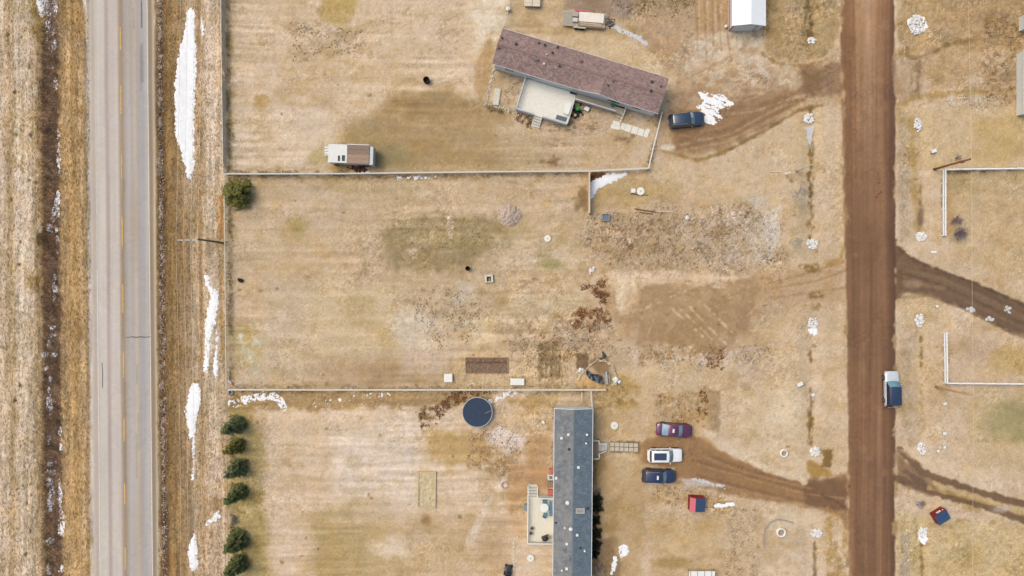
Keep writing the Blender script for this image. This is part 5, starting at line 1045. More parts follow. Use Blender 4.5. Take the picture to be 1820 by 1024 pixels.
    for x in (-.30 * L, .31 * L):
        for s_ in (-1, 1):
            y = s_ * (w - .10); n_ = 20; R_ = .345
            pr = [(R_ * .62, -.115), (R_ * .93, -.115), (R_, -.08), (R_, .08), (R_ * .93, .115), (R_ * .62, .115)]
            vv = [(x + r * math.cos(6.2832 * i / n_), y + o_, .345 + r * math.sin(6.2832 * i / n_)) for r, o_ in pr for i in range(n_)]
            wh = MB().add(vv, [(j * n_ + i, j * n_ + (i + 1) % n_, (j + 1) * n_ + (i + 1) % n_, (j + 1) * n_ + i) for j in range(5) for i in range(n_)]).build('wheel', rubber, t, True)
            vv = [(x + r * math.cos(6.2832 * i / n_), y + s_ * o_, .345 + r * math.sin(6.2832 * i / n_)) for r, o_ in ((R_ * .64, .10), (R_ * .5, .08), (.05, .10)) for i in range(n_)]
            MB().add(vv, [(j * n_ + i, j * n_ + (i + 1) % n_, (j + 1) * n_ + (i + 1) % n_, (j + 1) * n_ + i) for j in range(2) for i in range(n_)] + [tuple(range(2 * n_, 3 * n_))]).build('rim', rimm, wh, True)
            arch = [(x + R_ * 1.16 * math.cos(math.pi * i / 12), s_ * (w + .004), .34 + R_ * 1.16 * math.sin(math.pi * i / 12)) for i in range(13)]
            MB().tube(arch, .028, 5).build('wheel_arch', blk_trim, t)
    for s_ in (-1, 1):
        MB().add([(.475 * L, s_ * w * .55, zh - .02), (.488 * L, s_ * w * .52, zh - .10), (.465 * L, s_ * w * .90, zh - .08), (.44 * L, s_ * w * .90, zh + .02), (.455 * L, s_ * w * .60, zh + .055)], [(0, 1, 2, 3, 4)]).build('headlight', lampw, t)
        MB().box(-.487 * L, -.44 * L, min(s_ * w * .66, s_ * w * .955), max(s_ * w * .66, s_ * w * .955), zs - .20, zs - .03).build('taillight', redl, t, bevel=.02)
        MB().obox(.135 * L, s_ * (w + .10), zs - .02, zs + .14, .12, .20, s_ * .2).build('mirror', body, t, bevel=.03)
        MB().box(-.30 * L + .42, .31 * L - .42, min(s_ * (w - .01), s_ * (w + .012)), max(s_ * (w - .01), s_ * (w + .012)), .28, .40).build('side_trim', blk_trim, t)
        if rails:
            MB().tube([(xr2 + .2, s_ * wr * .92, H - .05), (xr2 + .3, s_ * wr * .94, H + .045), (xf2 - .45, s_ * wr * .94, H + .045), (xf2 - .35, s_ * wr * .92, H - .05)], .022, 5).build('roof_rail', galv, t)
    MB().box(.455 * L, .492 * L, -w * .5, w * .5, .48, .62).build('grille', blk_trim, t); MB().box(-.503 * L, -.48 * L, -.26, .26, .56, .70).build('licence_plate', white, t)
    if sunroof: MB().box(xr2 + .25, xf2 - .32, -wr * .62, wr * .62, H - .004, H + .026).build('sunroof', glassb, t, bevel=.01)
    if patch: MB().box(xf2 - .75, xf2 - .50, -.26, .26, H - .01, H + .03).build('roof_highlight', white, t)  # bright highlight on the roof, built as a thin white slab
    return t
plum = paint('plum_paint', (104, 40, 78)); navy = paint('navy_paint', (34, 50, 84)); blackb = paint('blue_black_paint', (36, 58, 80)); whitep = paint('pearl_white_paint', (246, 246, 246), 0.0); silver = paint('silver_paint', (214, 218, 224), .15); dkroof = paint('dark_blue_roof', (40, 58, 84))
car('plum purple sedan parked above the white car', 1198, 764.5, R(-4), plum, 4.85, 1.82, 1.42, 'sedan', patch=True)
car('white car with a dark sunroof parked between purple and dark blue cars', 1182, 809.5, R(0), whitep, 4.75, 1.88, 1.64, 'suv', sunroof=True)
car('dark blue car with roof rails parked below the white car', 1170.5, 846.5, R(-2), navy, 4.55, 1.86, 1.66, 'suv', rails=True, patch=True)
car('black blue car with silver roof rails parked beside the north house', 1219.5, 213, R(6), blackb, 4.8, 1.9, 1.72, 'suv', rails=True)
car('silver car with a dark roof on the edge of the dirt road', 1585, 692, R(91), silver, 5.0, 1.95, 1.74, 'suv', roofm=dkroof, rails=False, cabm=dkroof)

# --- old camper with a planked roof
p = G0(620, 276, 2.0); cp = thing('camper', 'old white camper with a brown planked roof and black roof hatches', 'camper', p, R(-2)); LOC = local(cp)
wroof = M('chalky_white_roof', (230, 228, 222), .7, .05, 2); plk = M('weathered_roof_plank', (172, 142, 122), .9, .2, 5, stretch=(1, 7, 1)); plk2 = M('grey_roof_plank', (148, 124, 110), .9, .25, 5, stretch=(1, 7, 1))
x0_, x1_, x2_, x3_ = LOC(583.5, 272, 2.3)[0], LOC(617, 272, 2.3)[0], LOC(656, 275, 2.3)[0], LOC(663.5, 278, 2.2)[0]; yt, yb = LOC(617, 257, 2.3)[1], LOC(617, 290, 2.3)[1]
MB().box(x0_ + .05, x2_, yb + .06, yt - .06, .55, 2.22).build('body', M('aged_white_panel', (214, 214, 210), .6, .08, 3), cp, bevel=.05)
MB().box(x0_, x1_, yb, yt, 2.225, 2.31).build('roof_panel', wroof, cp, bevel=.03)
nP = 4
for k in range(nP):
    a = yb + (yt - yb) * k / nP; b = yb + (yt - yb) * (k + 1) / nP; MB().box(x1_ + .01, x2_, a + .012, b - .012, 2.23, 2.29 + .012 * (k % 2)).build('roof_plank', plk if k < 2 else plk2, cp)
MB().box(x1_ + .01, x2_, yt - .01, yt + .07, 2.2, 2.33).build('roof_rail', white, cp)
MB().box(x2_ + .004, x3_, yb - .12, yt - .12, .6, 2.15).build('rear_cap', M('grey_white_metal', (186, 194, 198), .5, .1, 4, metal=.2), cp, bevel=.06)
for a, b in (((602.3, 281.5), (.28, .72)), ((610.3, 281.2), (.40, .78))):
    x, y = LOC(a[0], a[1], 2.35); MB().obox(x, y, 2.30, 2.345, b[0], b[1], 0).build('roof_hatch', blackp, cp)
hx0, hy = LOC(577, 269, 1.2); hd = MB().box(hx0, x0_ + .1, hy - .6, hy + .62, .5, 1.25).build('hood', wroof, cp, bevel=.05)
for k in range(3): MB().box(hx0 + .03, x0_ - .02, hy - .42 + .38 * k, hy - .36 + .38 * k, 1.25, 1.27).build('hood_slot', vgry, hd)
for x in (x0_ + .7, x2_ - .8):
    for y in (yb + .1, yt - .1):
        n_ = 18; vv = [(x + r * math.cos(6.2832 * i / n_), y + o_, .38 + r * math.sin(6.2832 * i / n_)) for r, o_ in ((.2, -.12), (.38, -.12), (.38, .12), (.2, .12)) for i in range(n_)]
        MB().add(vv, [(j * n_ + i, j * n_ + (i + 1) % n_, (j + 1) * n_ + (i + 1) % n_, (j + 1) * n_ + i) for j in range(3) for i in range(n_)] + [tuple(range(n_)), tuple(range(3 * n_, 4 * n_))]).build('wheel', rubber, cp)
MB().box(x0_ + .9, x0_ + 2.0, yb + .035, yb + .058, 1.3, 1.9).build('side_window', glass, cp); MB().box(x1_ + .4, x1_ + 1.2, yb + .035, yb + .058, .7, 2.1).build('door', offw, cp)
rs = random.Random(21); mb = MB()
for k in range(26): mb.rock(rs.gauss(0, .8), rs.gauss(0, .28), .08, rs.uniform(.1, .3), rs)
one(mb, 'rubbish_heap', M('rust_brown_heap', (96, 52, 40), .9, .4, 6), 'dark reddish heap between the old camper and the fence', 'heap', G0(636, 299))
p = G0(647, 306.5); mb = MB(); mb.box(-.75, .75, -.1, .1, 0, .12); one(mb, 'white_board', white, 'white board lying by the fence behind the old camper', 'board', p, R(3))

# --- flat trailer loaded with sheets and planks
p = G0(1038, 34.5, .7); tr = thing('flatbed_trailer', 'flatbed trailer loaded with pale sheets and planks behind the brown roof', 'trailer', p, R(-5)); LOC = local(tr)
tl, tw = 2.9, 1.02
MB().box(-tl, tl, -tw, tw, .52, .60).build('deck_frame', M('peach_frame', (206, 180, 160), .7, .1), tr)
for k in range(7): MB().box(-tl + .06, -1.05, -tw + .08 + .272 * k, -tw + .33 + .272 * k, .60, .635).build('deck_board', M('grey_deck_board', (176, 168, 152), .85, .12, 4), tr)
for x in (-.75, .02):
    for s_ in (-1, 1):
        n_ = 16; vv = [(x - .15 + r * math.cos(6.2832 * i / n_), s_ * (tw + .16) + o_, .33 + r * math.sin(6.2832 * i / n_)) for r, o_ in ((.16, -.1), (.33, -.1), (.33, .1), (.16, .1)) for i in range(n_)]
        MB().add(vv, [(j * n_ + i, j * n_ + (i + 1) % n_, (j + 1) * n_ + (i + 1) % n_, (j + 1) * n_ + i) for j in range(3) for i in range(n_)] + [tuple(range(n_)), tuple(range(3 * n_, 4 * n_))]).build('wheel', rubber, tr)
for s_, mt in ((1, pinkp), (-1, M('pale_fender', (190, 184, 168), .6, .1))): MB().box(-1.35, .35, min(s_ * (tw + .02), s_ * (tw + .24)), max(s_ * (tw + .02), s_ * (tw + .24)), .68, .72).build('fender', mt, tr, bevel=.02)
MB().tube([(tl, .8, .52), (tl + 1.3, 0, .5)], .05, 6).build('tongue', galv, tr); MB().tube([(tl, -.8, .52), (tl + 1.3, 0, .5)], .05, 6).build('tongue', galv, tr); MB().cyl(tl + 1.25, 0, .0, .9, .05, .05, 8).build('jack', rusty, tr)
ld = W(1038, 34.5, .7); zt_ = p.z + .64
sheets = thing('sheet_stack', 'stack of cream white sheets on the loaded trailer', 'sheets', (p.x, p.y, zt_), R(-5))
shm = M('cream_sheet', (240, 230, 216), .7, .06, 2)
for k in range(6): MB().box(-.72 + .28 * 0, 2.72 - .05 * (k % 3), -.42 + .02 * (k % 2), .92 - .03 * (k % 3), .06 * k, .06 * k + .05).build('sheet', shm, sheets)
for k in range(7): MB().box(-.62 + .46 * k, -.60 + .46 * k, -.40, .90, .36, .366).build('sheet_seam', M('sheet_seam', (222, 208, 192), .7, .05), sheets)
pk = thing('plank_stack', 'brown planks lying along the near side of the loaded trailer', 'planks', (p.x, p.y, zt_), R(-5))
for k in range(4): MB().box(-.75 + .2 * (k % 2), 2.8 - .12 * k, -.96 + .13 * k, -.85 + .13 * k, 0, .14 + .02 * k).build('plank', [wood, woodp, M('tan_plank', (192, 160, 124), .85, .15, 4), cream][k], pk)
for x, y, sx, sy, h, mt, lab in ((-1.25, .45, .75, .55, .4, M('taupe_box', (178, 170, 156), .8, .08), 'taupe box on the front of the loaded trailer'), (-1.2, -.25, .62, .5, .32, offw, 'white box on the front of the loaded trailer')):
    c_, s_ = math.cos(R(-5)), math.sin(R(-5)); t = thing('cargo_box', lab, 'box', (p.x + x * c_ - y * s_, p.y + x * s_ + y * c_, zt_), R(-5)); MB().box(-sx / 2, sx / 2, -sy / 2, sy / 2, 0, h).build('box_body', mt, t); MB().box(-sx / 2 - .015, sx / 2 + .015, -sy / 2 - .015, sy / 2 + .015, h, h + .04).build('lid', mt, t)
rs = random.Random(31); mb = MB()
for k in range(30): mb.rock(rs.gauss(0, .22), rs.gauss(0, .3), .08, rs.uniform(.14, .26), rs)
one(mb, 'junk_heap', M('brown_junk', (110, 92, 80), .9, .4, 5), 'small heap of junk at the hitch of the loaded trailer', 'heap', G0(1085, 42))

# --- red bins
def bin_a():
    p = G0(1237.5, 894, .6); t = thing('garbage_bin', 'red garbage bin with pink lid and dark blue slatted roof by the south driveway', 'bin', p, R(-3)); LOC = local(t)
    x0, x1, x2 = -.98, -.36, .98; y0, y1 = -.95, .92; z0, z1, z2 = 1.15, 1.62, 1.3
    mb = MB(); pr = [(x0, 0), (x2, 0), (x2, z2 - .03), (x1, z1 - .03), (x0, z0 - .03)]
    mb.add([(x, y0, z) for x, z in pr] + [(x, y1, z) for x, z in pr], [(0, 1, 2, 3, 4), (9, 8, 7, 6, 5)] + [(i, (i + 1) % 5, (i + 1) % 5 + 5, i + 5) for i in range(5)]); mb.build('wall', redp, t)
    mb = MB(); roof_slab(mb, [(x0 - .04, y0 - .04, z0), (x1, y0 - .04, z1), (x1, y1 - .06, z1), (x0 - .04, y1 - .06, z0)][::-1], .03); mb.build('lid', pinkp, t)  # lit sloped face of the red bin, its brightness painted as pink
    n_ = 9
    for k in range(n_):
        a = y0 + (y1 - y0 - .06) * k / n_; b = y0 + (y1 - y0 - .06) * (k + 1) / n_
        mb = MB(); roof_slab(mb, [(x1 + .01, a + .012, z1 + .02), (x2 + .06, a + .012, z2 + .02), (x2 + .06, b - .012, z2 + .02), (x1 + .01, b - .012, z1 + .02)][::-1], .03); mb.build('roof_slat', bluer, t)
    MB().box(x0 + .1, x2 - .1, y1 + .003, y1 + .05, .2, .32).build('rib', redp, t); MB().box(x0 + .1, x2 - .1, y1 + .003, y1 + .05, .62, .74).build('rib', redp, t)
bin_a()
def bin_b():
    p = G0(1671, 917, .55); t = thing('garbage_bin', 'tilted dark red garbage bin with blue roof and white label east of the dirt road', 'bin', p, R(32)); w2, d2_, z0, z1 = .88, .78, .95, 1.25
    mb = MB(); mb.add([(-w2, -d2_, 0), (w2, -d2_, 0), (w2, d2_, 0), (-w2, d2_, 0), (-w2, -d2_, z0), (w2, -d2_, z0), (w2, d2_, z1), (-w2, d2_, z1)], [(3, 2, 1, 0), (4, 5, 6, 7), (0, 1, 5, 4), (1, 2, 6, 5), (2, 3, 7, 6), (3, 0, 4, 7)]); mb.build('wall', redp, t)
    n_ = 4
    for k in range(n_):
        for j in range(2):
            a = -w2 - .04 + (2 * w2 + .08) * k / n_; b = a + (2 * w2 + .08) / n_; q0, q1 = j / 2, (j + 1) / 2
            y_ = lambda q: -d2_ - .05 + (2 * d2_ + .02) * q; z_ = lambda q: z0 + .025 + (z1 - z0) * q
            mb = MB(); roof_slab(mb, [(a + .01, y_(q0) + .01, z_(q0)), (b - .01, y_(q0) + .01, z_(q0)), (b - .01, y_(q1) - .01, z_(q1)), (a + .01, y_(q1) - .01, z_(q1))], .03); mb.build('roof_panel', bluer, t)
    MB().box(-.35, .3, d2_ + .003, d2_ + .02, .72, 1.08).build('label_plate', white, t); MB().box(.5, .62, d2_ + .003, d2_ + .04, .9, 1.1).build('latch', white, t); MB().cyl(-w2 - .04, -d2_ - .04, 0, .12, .09, .09, 10).build('foot', galv, t)
bin_b()

# --- lawn tractor, bottom
p = G0(903, 1015, .5); t = thing('lawn_tractor', 'dark ride-on lawn tractor at the bottom left of the grey roofed home', 'tractor', p, R(80)); dk_ = M('dark_green_black', (50, 54, 56), .5, .15)
MB().box(-.1, .8, -.25, .25, .35, .72).build('hood', dk_, t, bevel=.06); MB().box(-.75, -.05, -.32, .32, .32, .5).build('chassis', dk_, t, bevel=.04); MB().box(-.6, -.2, -.2, .2, .5, .62).build('seat', blackp, t, bevel=.05); MB().box(-.68, -.58, -.2, .2, .6, .9).build('backrest', blackp, t, bevel=.03)
MB().lathe(0, 0, [(.16, .95), (.19, .97), (.16, .99)], 14, False).build('steering_wheel', blackp, t)
MB().box(-.35, .35, -.55, .55, .12, .25).build('mower_deck', vgry, t, bevel=.05)
for x, r in ((-.5, .26), (.6, .18)):
    for s_ in (-1, 1):
        n_ = 14; vv = [(x + q * math.cos(6.2832 * i / n_), s_ * .42 + o_, r + q * math.sin(6.2832 * i / n_)) for q, o_ in ((r * .4, -.1), (r, -.1), (r, .1), (r * .4, .1)) for i in range(n_)]
        MB().add(vv, [(j * n_ + i, j * n_ + (i + 1) % n_, (j + 1) * n_ + (i + 1) % n_, (j + 1) * n_ + i) for j in range(3) for i in range(n_)] + [tuple(range(n_)), tuple(range(3 * n_, 4 * n_))]).build('wheel', rubber, t)

# ------------------------------------------------------------------ yard things
# trampoline
p = W(848.3, 733, .92); p.z = gz(p.x, p.y); t = thing('trampoline', 'round trampoline with a dark blue mat and pale rim', 'trampoline', p); r_ = 2.06
MB().lathe(0, 0, [(0.02, .900), (r_ * .5, .902), (r_ * .953, .91)], 48, False).build('mat', M('navy_mat', (46, 62, 84), .8, .08, 3), t, True)
MB().lathe(0, 0, [(r_ * .955, .912), (r_ * .965, .925), (r_ * 1.0, .92), (r_ * 1.01, .90)], 48, False).build('rim_pad', M('pale_rim', (178, 172, 166), .6, .12, 6), t, True)
for k in range(6):
    a = k * math.pi / 3 + .2; MB().tube([(r_ * math.cos(a - .12), r_ * math.sin(a - .12), .9), (r_ * 1.02 * math.cos(a - .12), r_ * 1.02 * math.sin(a - .12), .05), (r_ * 1.02 * math.cos(a + .12), r_ * 1.02 * math.sin(a + .12), .05), (r_ * math.cos(a + .12), r_ * math.sin(a + .12), .9)], .025, 5).build('leg', galv, t)
q = W(862.5, 735, .95); q2 = W(873, 729.5, .95); MBs = MB().tube([(0, 0, 0), (q2.x - q.x, q2.y - q.y, 0)], .025, 5); one(MBs, 'stick', woodp, 'thin pale stick lying on the trampoline mat', 'stick', (q.x, q.y, p.z + .94))
# sand box, raised bed
def frame(name, lab, px, py, sx, sy, rz, h, wd, mat, fillm, cat, fz):
    p = G0(px, py); t = thing(name, lab, cat, p, rz); n = 24; m_ = 12
    for y in (-sy / 2 + wd / 2, sy / 2 - wd / 2): MB().box(-sx / 2, sx / 2, y - wd / 2, y + wd / 2, -.06, h).build('frame_board', mat, t, bevel=.01)
    for x in (-sx / 2 + wd / 2, sx / 2 - wd / 2): MB().box(x - wd / 2, x + wd / 2, -sy / 2 + wd, sy / 2 - wd, -.06, h - .004).build('frame_board', mat, t, bevel=.01)
    X, Y = np.meshgrid(np.linspace(-sx / 2 + wd * .9, sx / 2 - wd * .9, 60), np.linspace(-sy / 2 + wd * .9, sy / 2 - wd * .9, 60)); Z = fz + .05 * fbm(X * 13, Y * 13, 7, seed=px) + .05 * vn(X * 13, Y * 13, 3, seed=py)
    idx = np.arange(3600).reshape(60, 60); MB().add(np.stack([X, Y, Z], -1).reshape(-1, 3).tolist(), np.stack([idx[:-1, :-1], idx[:-1, 1:], idx[1:, 1:], idx[1:, :-1]], -1).reshape(-1, 4).tolist()).build('fill', fillm, t, True)
    return t
frame('sandbox', 'long wooden frame filled with pale sand in the south yard', 758.8, 870, 2.5, 4.95, R(-1), .2, .16, M('sandy_board', (206, 186, 148), .9, .12, 4), M('pale_sand', (208, 188, 150), .95, .16, 3), 'sandbox', .08)
frame('raised_bed', 'dark soil garden bed in a timber frame above the board fence', 865, 649.5, 5.85, 2.2, R(0), .2, .09, M('old_bed_board', (176, 146, 118), .9, .2, 4), M('garden_soil', (138, 112, 90), .95, .42, 7, bump=.9), 'garden bed', .10)
p = G0(865, 643.8); mb = MB(); mb.box(-2.7, 2.7, -.05, .05, -.02, .12); one(mb, 'bed_plank', woodd, 'thin dark plank laid along the soil of the garden bed', 'plank', p + Vector((0, 0, .10)))
def lidbox(px, py, sx, sy, h, lab, rz=0, mat=white):
    p = G0(px, py, h); t = thing('storage_box', lab, 'box', p, rz); MB().box(-sx / 2 + .03, sx / 2 - .03, -sy / 2 + .03, sy / 2 - .03, -.05, h - .06).build('box_body', M('box_grey', (196, 192, 186), .7, .08), t); MB().box(-sx / 2, sx / 2, -sy / 2, sy / 2, h - .06, h).build('lid', mat, t, bevel=.02); return t
lidbox(796.5, 672, 1.14, 1.14, .5, 'square white box on the lawn left of the garden bed'); lidbox(919.5, 679, 1.9, .92, .45, 'oblong white box against the board fence right of the garden bed', R(-1))
# barrels
def barrel(px, py, r, h, mat, lab, name='burn_barrel'):
    p = G0(px, py, h); t = thing(name, lab, 'barrel', p)
    MB().lathe(0, 0, [(r, 0), (r, h * .33), (r * 1.03, h * .35), (r, h * .37), (r, h * .66), (r * 1.03, h * .68), (r, h * .7), (r, h), (r * .93, h), (r * .93, .05)], 22, False).build('drum', mat, t, True); MB().cyl(0, 0, .02, .08, r * .94, r * .94, 22).build('base', mat, t); MB().lathe(0, 0, [(r * .94, h - .01), (r * 1.04, h + .015), (r * 1.03, h - .03)], 22, False).build('rim', mat, t); return t
barrel(757.5, 141.5, .42, .75, rusty, 'black burn barrel standing alone in the north yard'); barrel(831, 477, .30, .8, rusty, 'rusty barrel near the concrete fire pit in the middle yard')
rs = random.Random(8); mb = MB(); mb.rock(0, 0, .2, .40, rs); mb.rock(.15, -.05, .14, .30, rs); one(mb, 'charred_stump', M('charred_wood', (44, 32, 26), .95, .3, 6), 'dark charred stump near the left fence of the middle yard', 'stump', G0(427.5, 498.3, .2))
# fire pit
p = G0(869, 495, .3); t = thing('fire_pit', 'square concrete fire pit with a horseshoe opening in the middle yard', 'fire pit', p, R(3)); h = .42
for a in ((-.58, -.28, -.55, .55), (.28, .58, -.55, .55), (-.28, .28, .25, .55), (-.28, .28, -.55, -.42)): MB().box(a[0] + .004, a[1] - .004, a[2], a[3], -.05, h).build('block', conc, t, bevel=.02)
MB().box(-.28, .28, -.42, .25, -.05, .12).build('ash_bed', M('ash', (168, 156, 142), .95, .3, 6), t); MB().tube([(-.2, -.36, .3), (-.2, .05, .3), (-.12, .17, .3), (.12, .17, .3), (.2, .05, .3), (.2, -.36, .3)], .05, 6).build('iron_ring', rusty, t)
# soil mound
X, Y = np.meshgrid(np.linspace(-1.9, 1.9, 70), np.linspace(-1.9, 1.9, 70)); rr = np.hypot(X / 1.1, Y); Z = .55 * np.clip(1 - (rr / 1.55) ** 2, -.3, 1) + (.10 * fbm(X * 13, Y * 13, 8, seed=3) + .10 * vn(X * 13, Y * 13, 3.2, seed=6)) * (rr < 1.75)
sel = rr + .15 * fbm(X * 13, Y * 13, 6, seed=9) < 1.62; idx = np.arange(4900).reshape(70, 70); q_ = np.stack([idx[:-1, :-1], idx[:-1, 1:], idx[1:, 1:], idx[1:, :-1]], -1)[sel[:-1, :-1]]
one(MB().add(np.stack([X, Y, Z], -1).reshape(-1, 3).tolist(), q_.tolist()), 'soil_mound', M('ashy_soil', (194, 172, 154), .95, .26, 5, bump=.8), 'rough round mound of greyish soil in the middle yard', 'mound', G0(905, 383), 0, None, True)
# covers and rings
def lid(px, py, r, lab, h=.18, mat=concw, knob=True):
    p = G0(px, py, h); t = thing('septic_lid', lab, 'lid', p); MB().cyl(0, 0, -.05, h, r, r * .98, 26).build('riser', conc, t); MB().lathe(0, 0, [(r * 1.03, h), (r * 1.03, h + .05), (r * .2, h + .08)], 26).build('cover', mat, t); 
    if knob: MB().cyl(0, 0, h + .07, h + .12, r * .14, r * .14, 10).build('handle', vgry, t)
lid(973.2, 424, .44, 'round white cover on the grass right of the soil mound'); lid(1138.5, 340, .52, 'round white cover beside the small white box near the snow wedge'); lid(1092, 756.5, .50, 'round white cover with a dark hub left of the purple sedan'); lid(943, 992, .46, 'round white cover below the west deck')
p = G0(1125.5, 339, .3); t = thing('utility_box', 'small white box next to a round cover near the snow wedge', 'box', p); MB().box(-.28, .28, -.25, .25, -.05, .3).build('box_body', offw, t, bevel=.02); MB().box(-.3, .3, -.27, .27, .3, .34).build('lid', white, t)
a = G0(1121, 345); b = G0(1152, 347); one(MB().tube([(0, 0, .04), ((b - a).x * .5, (b - a).y * .5 - .05, .06), ((b - a).x, (b - a).y, .04)], .045, 6), 'black_pipe', blackp, 'thin black pipe lying below the white box and cover', 'pipe', a)
def ringp(px, py, r, lab):
    p = G0(px, py, .3); t = thing('concrete_ring', lab, 'ring', p); MB().lathe(0, 0, [(r, -.05), (r, .34), (r * .72, .34), (r * .72, 0)], 28, False).build('ring_wall', concw, t, True); MB().cyl(0, 0, -.02, .12, r * .73, r * .73, 24).build('fill', M('ring_soil', (170, 154, 140), .95, .25, 5), t)
ringp(1394, 806, .52, 'white concrete ring on the grass above the south driveway'); ringp(1389, 947, .62, 'white concrete ring on the grass below the south driveway')
p = G0(409, 697.5, .2); t = thing('tyre', 'grey tyre lying at the corner of the middle yard fence', 'tyre', p); MB().lathe(0, 0, [(.2, .04), (.42, .0), (.46, .1), (.42, .22), (.2, .18)], 26, False).build('casing', M('grey_tyre', (156, 158, 164), .8, .12, 6), t, True); MB().cyl(0, 0, .0, .05, .2, .2, 16).build('hub', blackp, t)
rs = random.Random(77); p = G0(410, 680.5); t = thing('toy_gnome_pile', 'little white and orange clutter by the fence corner above the grey tyre', 'clutter', p); mb = MB(); mb.rock(-.15, .2, .12, .2, rs); mb.rock(.0, .05, .1, .18, rs); mb.build('white_pieces', white, t); MB().rock(.25, -.05, .1, .2, rs).build('orange_piece', M('orange_plastic', (222, 124, 88), .6, .1), t)
p = G0(1076.5, 386, .4); t = thing('open_crate', 'small grey open crate above the churned soil', 'crate', p, R(2))
for a in ((-.5, .5, -.48, -.42), (-.5, .5, .42, .48), (-.5, -.44, -.42, .42), (.44, .5, -.42, .42)): MB().box(a[0], a[1], a[2], a[3], -.05, .5).build('side', M('grey_crate', (176, 172, 170), .7, .1), t)
MB().box(-.44, .44, -.42, .42, -.02, .3).build('contents', M('slate_contents', (112, 124, 140), .5, .25, 6), t)
def plank(x0, y0, x1, y1, w, mat, lab, h=.08, name='plank'):
    a = G0(x0, y0); b = G0(x1, y1); d = b - a; mb = MB(); mb.beam((0, 0, h), (d.x, d.y, h + b.z - a.z), w, h + .02); return one(mb, name, mat, lab, 'plank', a)
plank(1128, 371.5, 1164, 377, .16, woodd, 'upper dark plank lying above the churned soil'); plank(1136, 377.5, 1160, 381, .14, woodd, 'lower short dark plank lying above the churned soil'); plank(1166, 375.5, 1197, 376, .24, woodp, 'pale plank lying at the top of the churned soil', .12)
plank(1370, 305, 1391, 305.5, .12, cream, 'thin cream plank on the grass left of the white sign post'); plank(1654, 448, 1664, 448, .3, white, 'short white plank by the bend of the dark driveway', .1)
rs = random.Random(5); mb = MB(); mb.rock(0, 0, .12, .36, rs); mb.rock(.25, .05, .1, .22, rs); one(mb, 'white_rock', stone_w, 'white rock at the right end of the pale plank', 'rock', G0(1221, 388))
p = G0(1396, 311); t = thing('sign_post', 'white sign post with a short arm on the grass west of the dirt road', 'sign post', p); MB().box(-.06, .06, -.06, .06, -.1, 1.75).build('post', white, t); MB().box(-.65, -.065, -.05, .05, 1.4, 1.5).build('arm', white, t)
p = G0(1415, 304); one(MB().lathe(0, 0, [(.17, -.1), (.15, .6), (.10, 3.0), (.03, 5.2)], 10), 'tapered_pole', M('silver_grey_pole', (206, 202, 190), .8, .1, 4), 'slim silvery tapered pole leaning over the roadside ditch', 'pole', p, smooth=True)
# pond with dark liner, boards, stones
p = G0(1057, 671); t = thing('garden_pond', 'crumpled dark pond liner lying beside the board fence', 'pond', p, R(-32)); X, Y = np.meshgrid(np.linspace(-1, 1, 36), np.linspace(-1, 1, 18)); half = np.sqrt(np.clip(1 - X ** 2, 0, 1)); xx = X * 1.4 + .12 * vn(X * 5, Y * 5, 1.3, seed=8); yy = Y * (half * .5 + .02) + .16 * np.sin(X * 4.1) * (1 + .5 * Y); Z = .34 - .22 * np.clip(1 - (X ** 2 + Y ** 2), 0, 1) * .6 + .16 * vn(xx * 13, yy * 13, 5, seed=2) + .08 * vn(xx * 13, yy * 13, 2.2, seed=3)
idx = np.arange(36 * 18).reshape(18, 36); MB().add(np.stack([xx, yy, Z], -1).reshape(-1, 3).tolist(), np.stack([idx[:-1, :-1], idx[:-1, 1:], idx[1:, 1:], idx[1:, :-1]], -1).reshape(-1, 4).tolist()).build('liner', M('dark_liner', (48, 50, 58), .5, .4, 4, spec=.6), t, True)
plank(1077, 660, 1079, 683, .22, M('blue_grey_board', (170, 178, 182), .7, .12), 'left blue grey board standing beside the dark pond liner', .3); plank(1083.5, 663, 1083.5, 683, .10, M('blue_grey_board2', (150, 158, 164), .7, .12), 'right thin grey board beside the dark pond liner', .25)
pp = [G0(*q) for q in ((1028, 678), (1032, 667), (1042, 656), (1052, 647), (1060, 641))]; one(MB().tube([q - pp[0] + Vector((0, 0, .15)) for q in pp], .07, 6), 'curved_pole', M('bleached_pole', (206, 188, 164), .85, .15, 4), 'long bleached pole curving over the pond garden', 'pole', pp[0])
stones([(1062, 640), (1076, 641), (1086, 648), (1092, 658), (1095, 668), (1094, 678), (1088, 685)], 60, .17, M('buff_stone', (206, 182, 150), .9, .2, 3), 'stone_border', 'curved border of buff stones round the pond garden', 'stones', 12, .1)
rs = random.Random(3); mb = MB()
for k in range(9): mb.rock(rs.gauss(0, .25), rs.gauss(0, .3), .1, rs.uniform(.15, .34), rs)
one(mb, 'rubble_pile', stone_w, 'white rubble at the right end of the pond garden', 'rubble', G0(1094, 677)); mb = MB()
for k in range(5): mb.rock(rs.gauss(0, .2), rs.gauss(0, .14), .08, rs.uniform(.12, .24), rs)
one(mb, 'rubble_pile', stone_w, 'few white stones left of the curving bleached pole', 'rubble', G0(1029, 659)); rs = random.Random(6); mb = MB()
for k in range(8): mb.rock(rs.gauss(0, .18), rs.gauss(0, .2), .12, rs.uniform(.12, .25), rs)
one(mb, 'dark_heap', M('dark_green_heap', (78, 82, 72), .8, .3, 5), 'small dark heap at the top of the pond garden', 'heap', G0(1072, 632)); rs = random.Random(16); mb = MB()
for k in range(12): mb.rock(rs.gauss(0, .35), rs.gauss(0, .22), .08, rs.uniform(.1, .24), rs)
one(mb, 'rubble_pile', stone_w, 'pale rubble at the top left corner of the dirt pad', 'rubble', G0(1053, 480))
rs = random.Random(26); mb = MB()
for k in range(12): a = k * .52; mb.rock(.42 * math.cos(a), .42 * math.sin(a), .08, .16, rs)
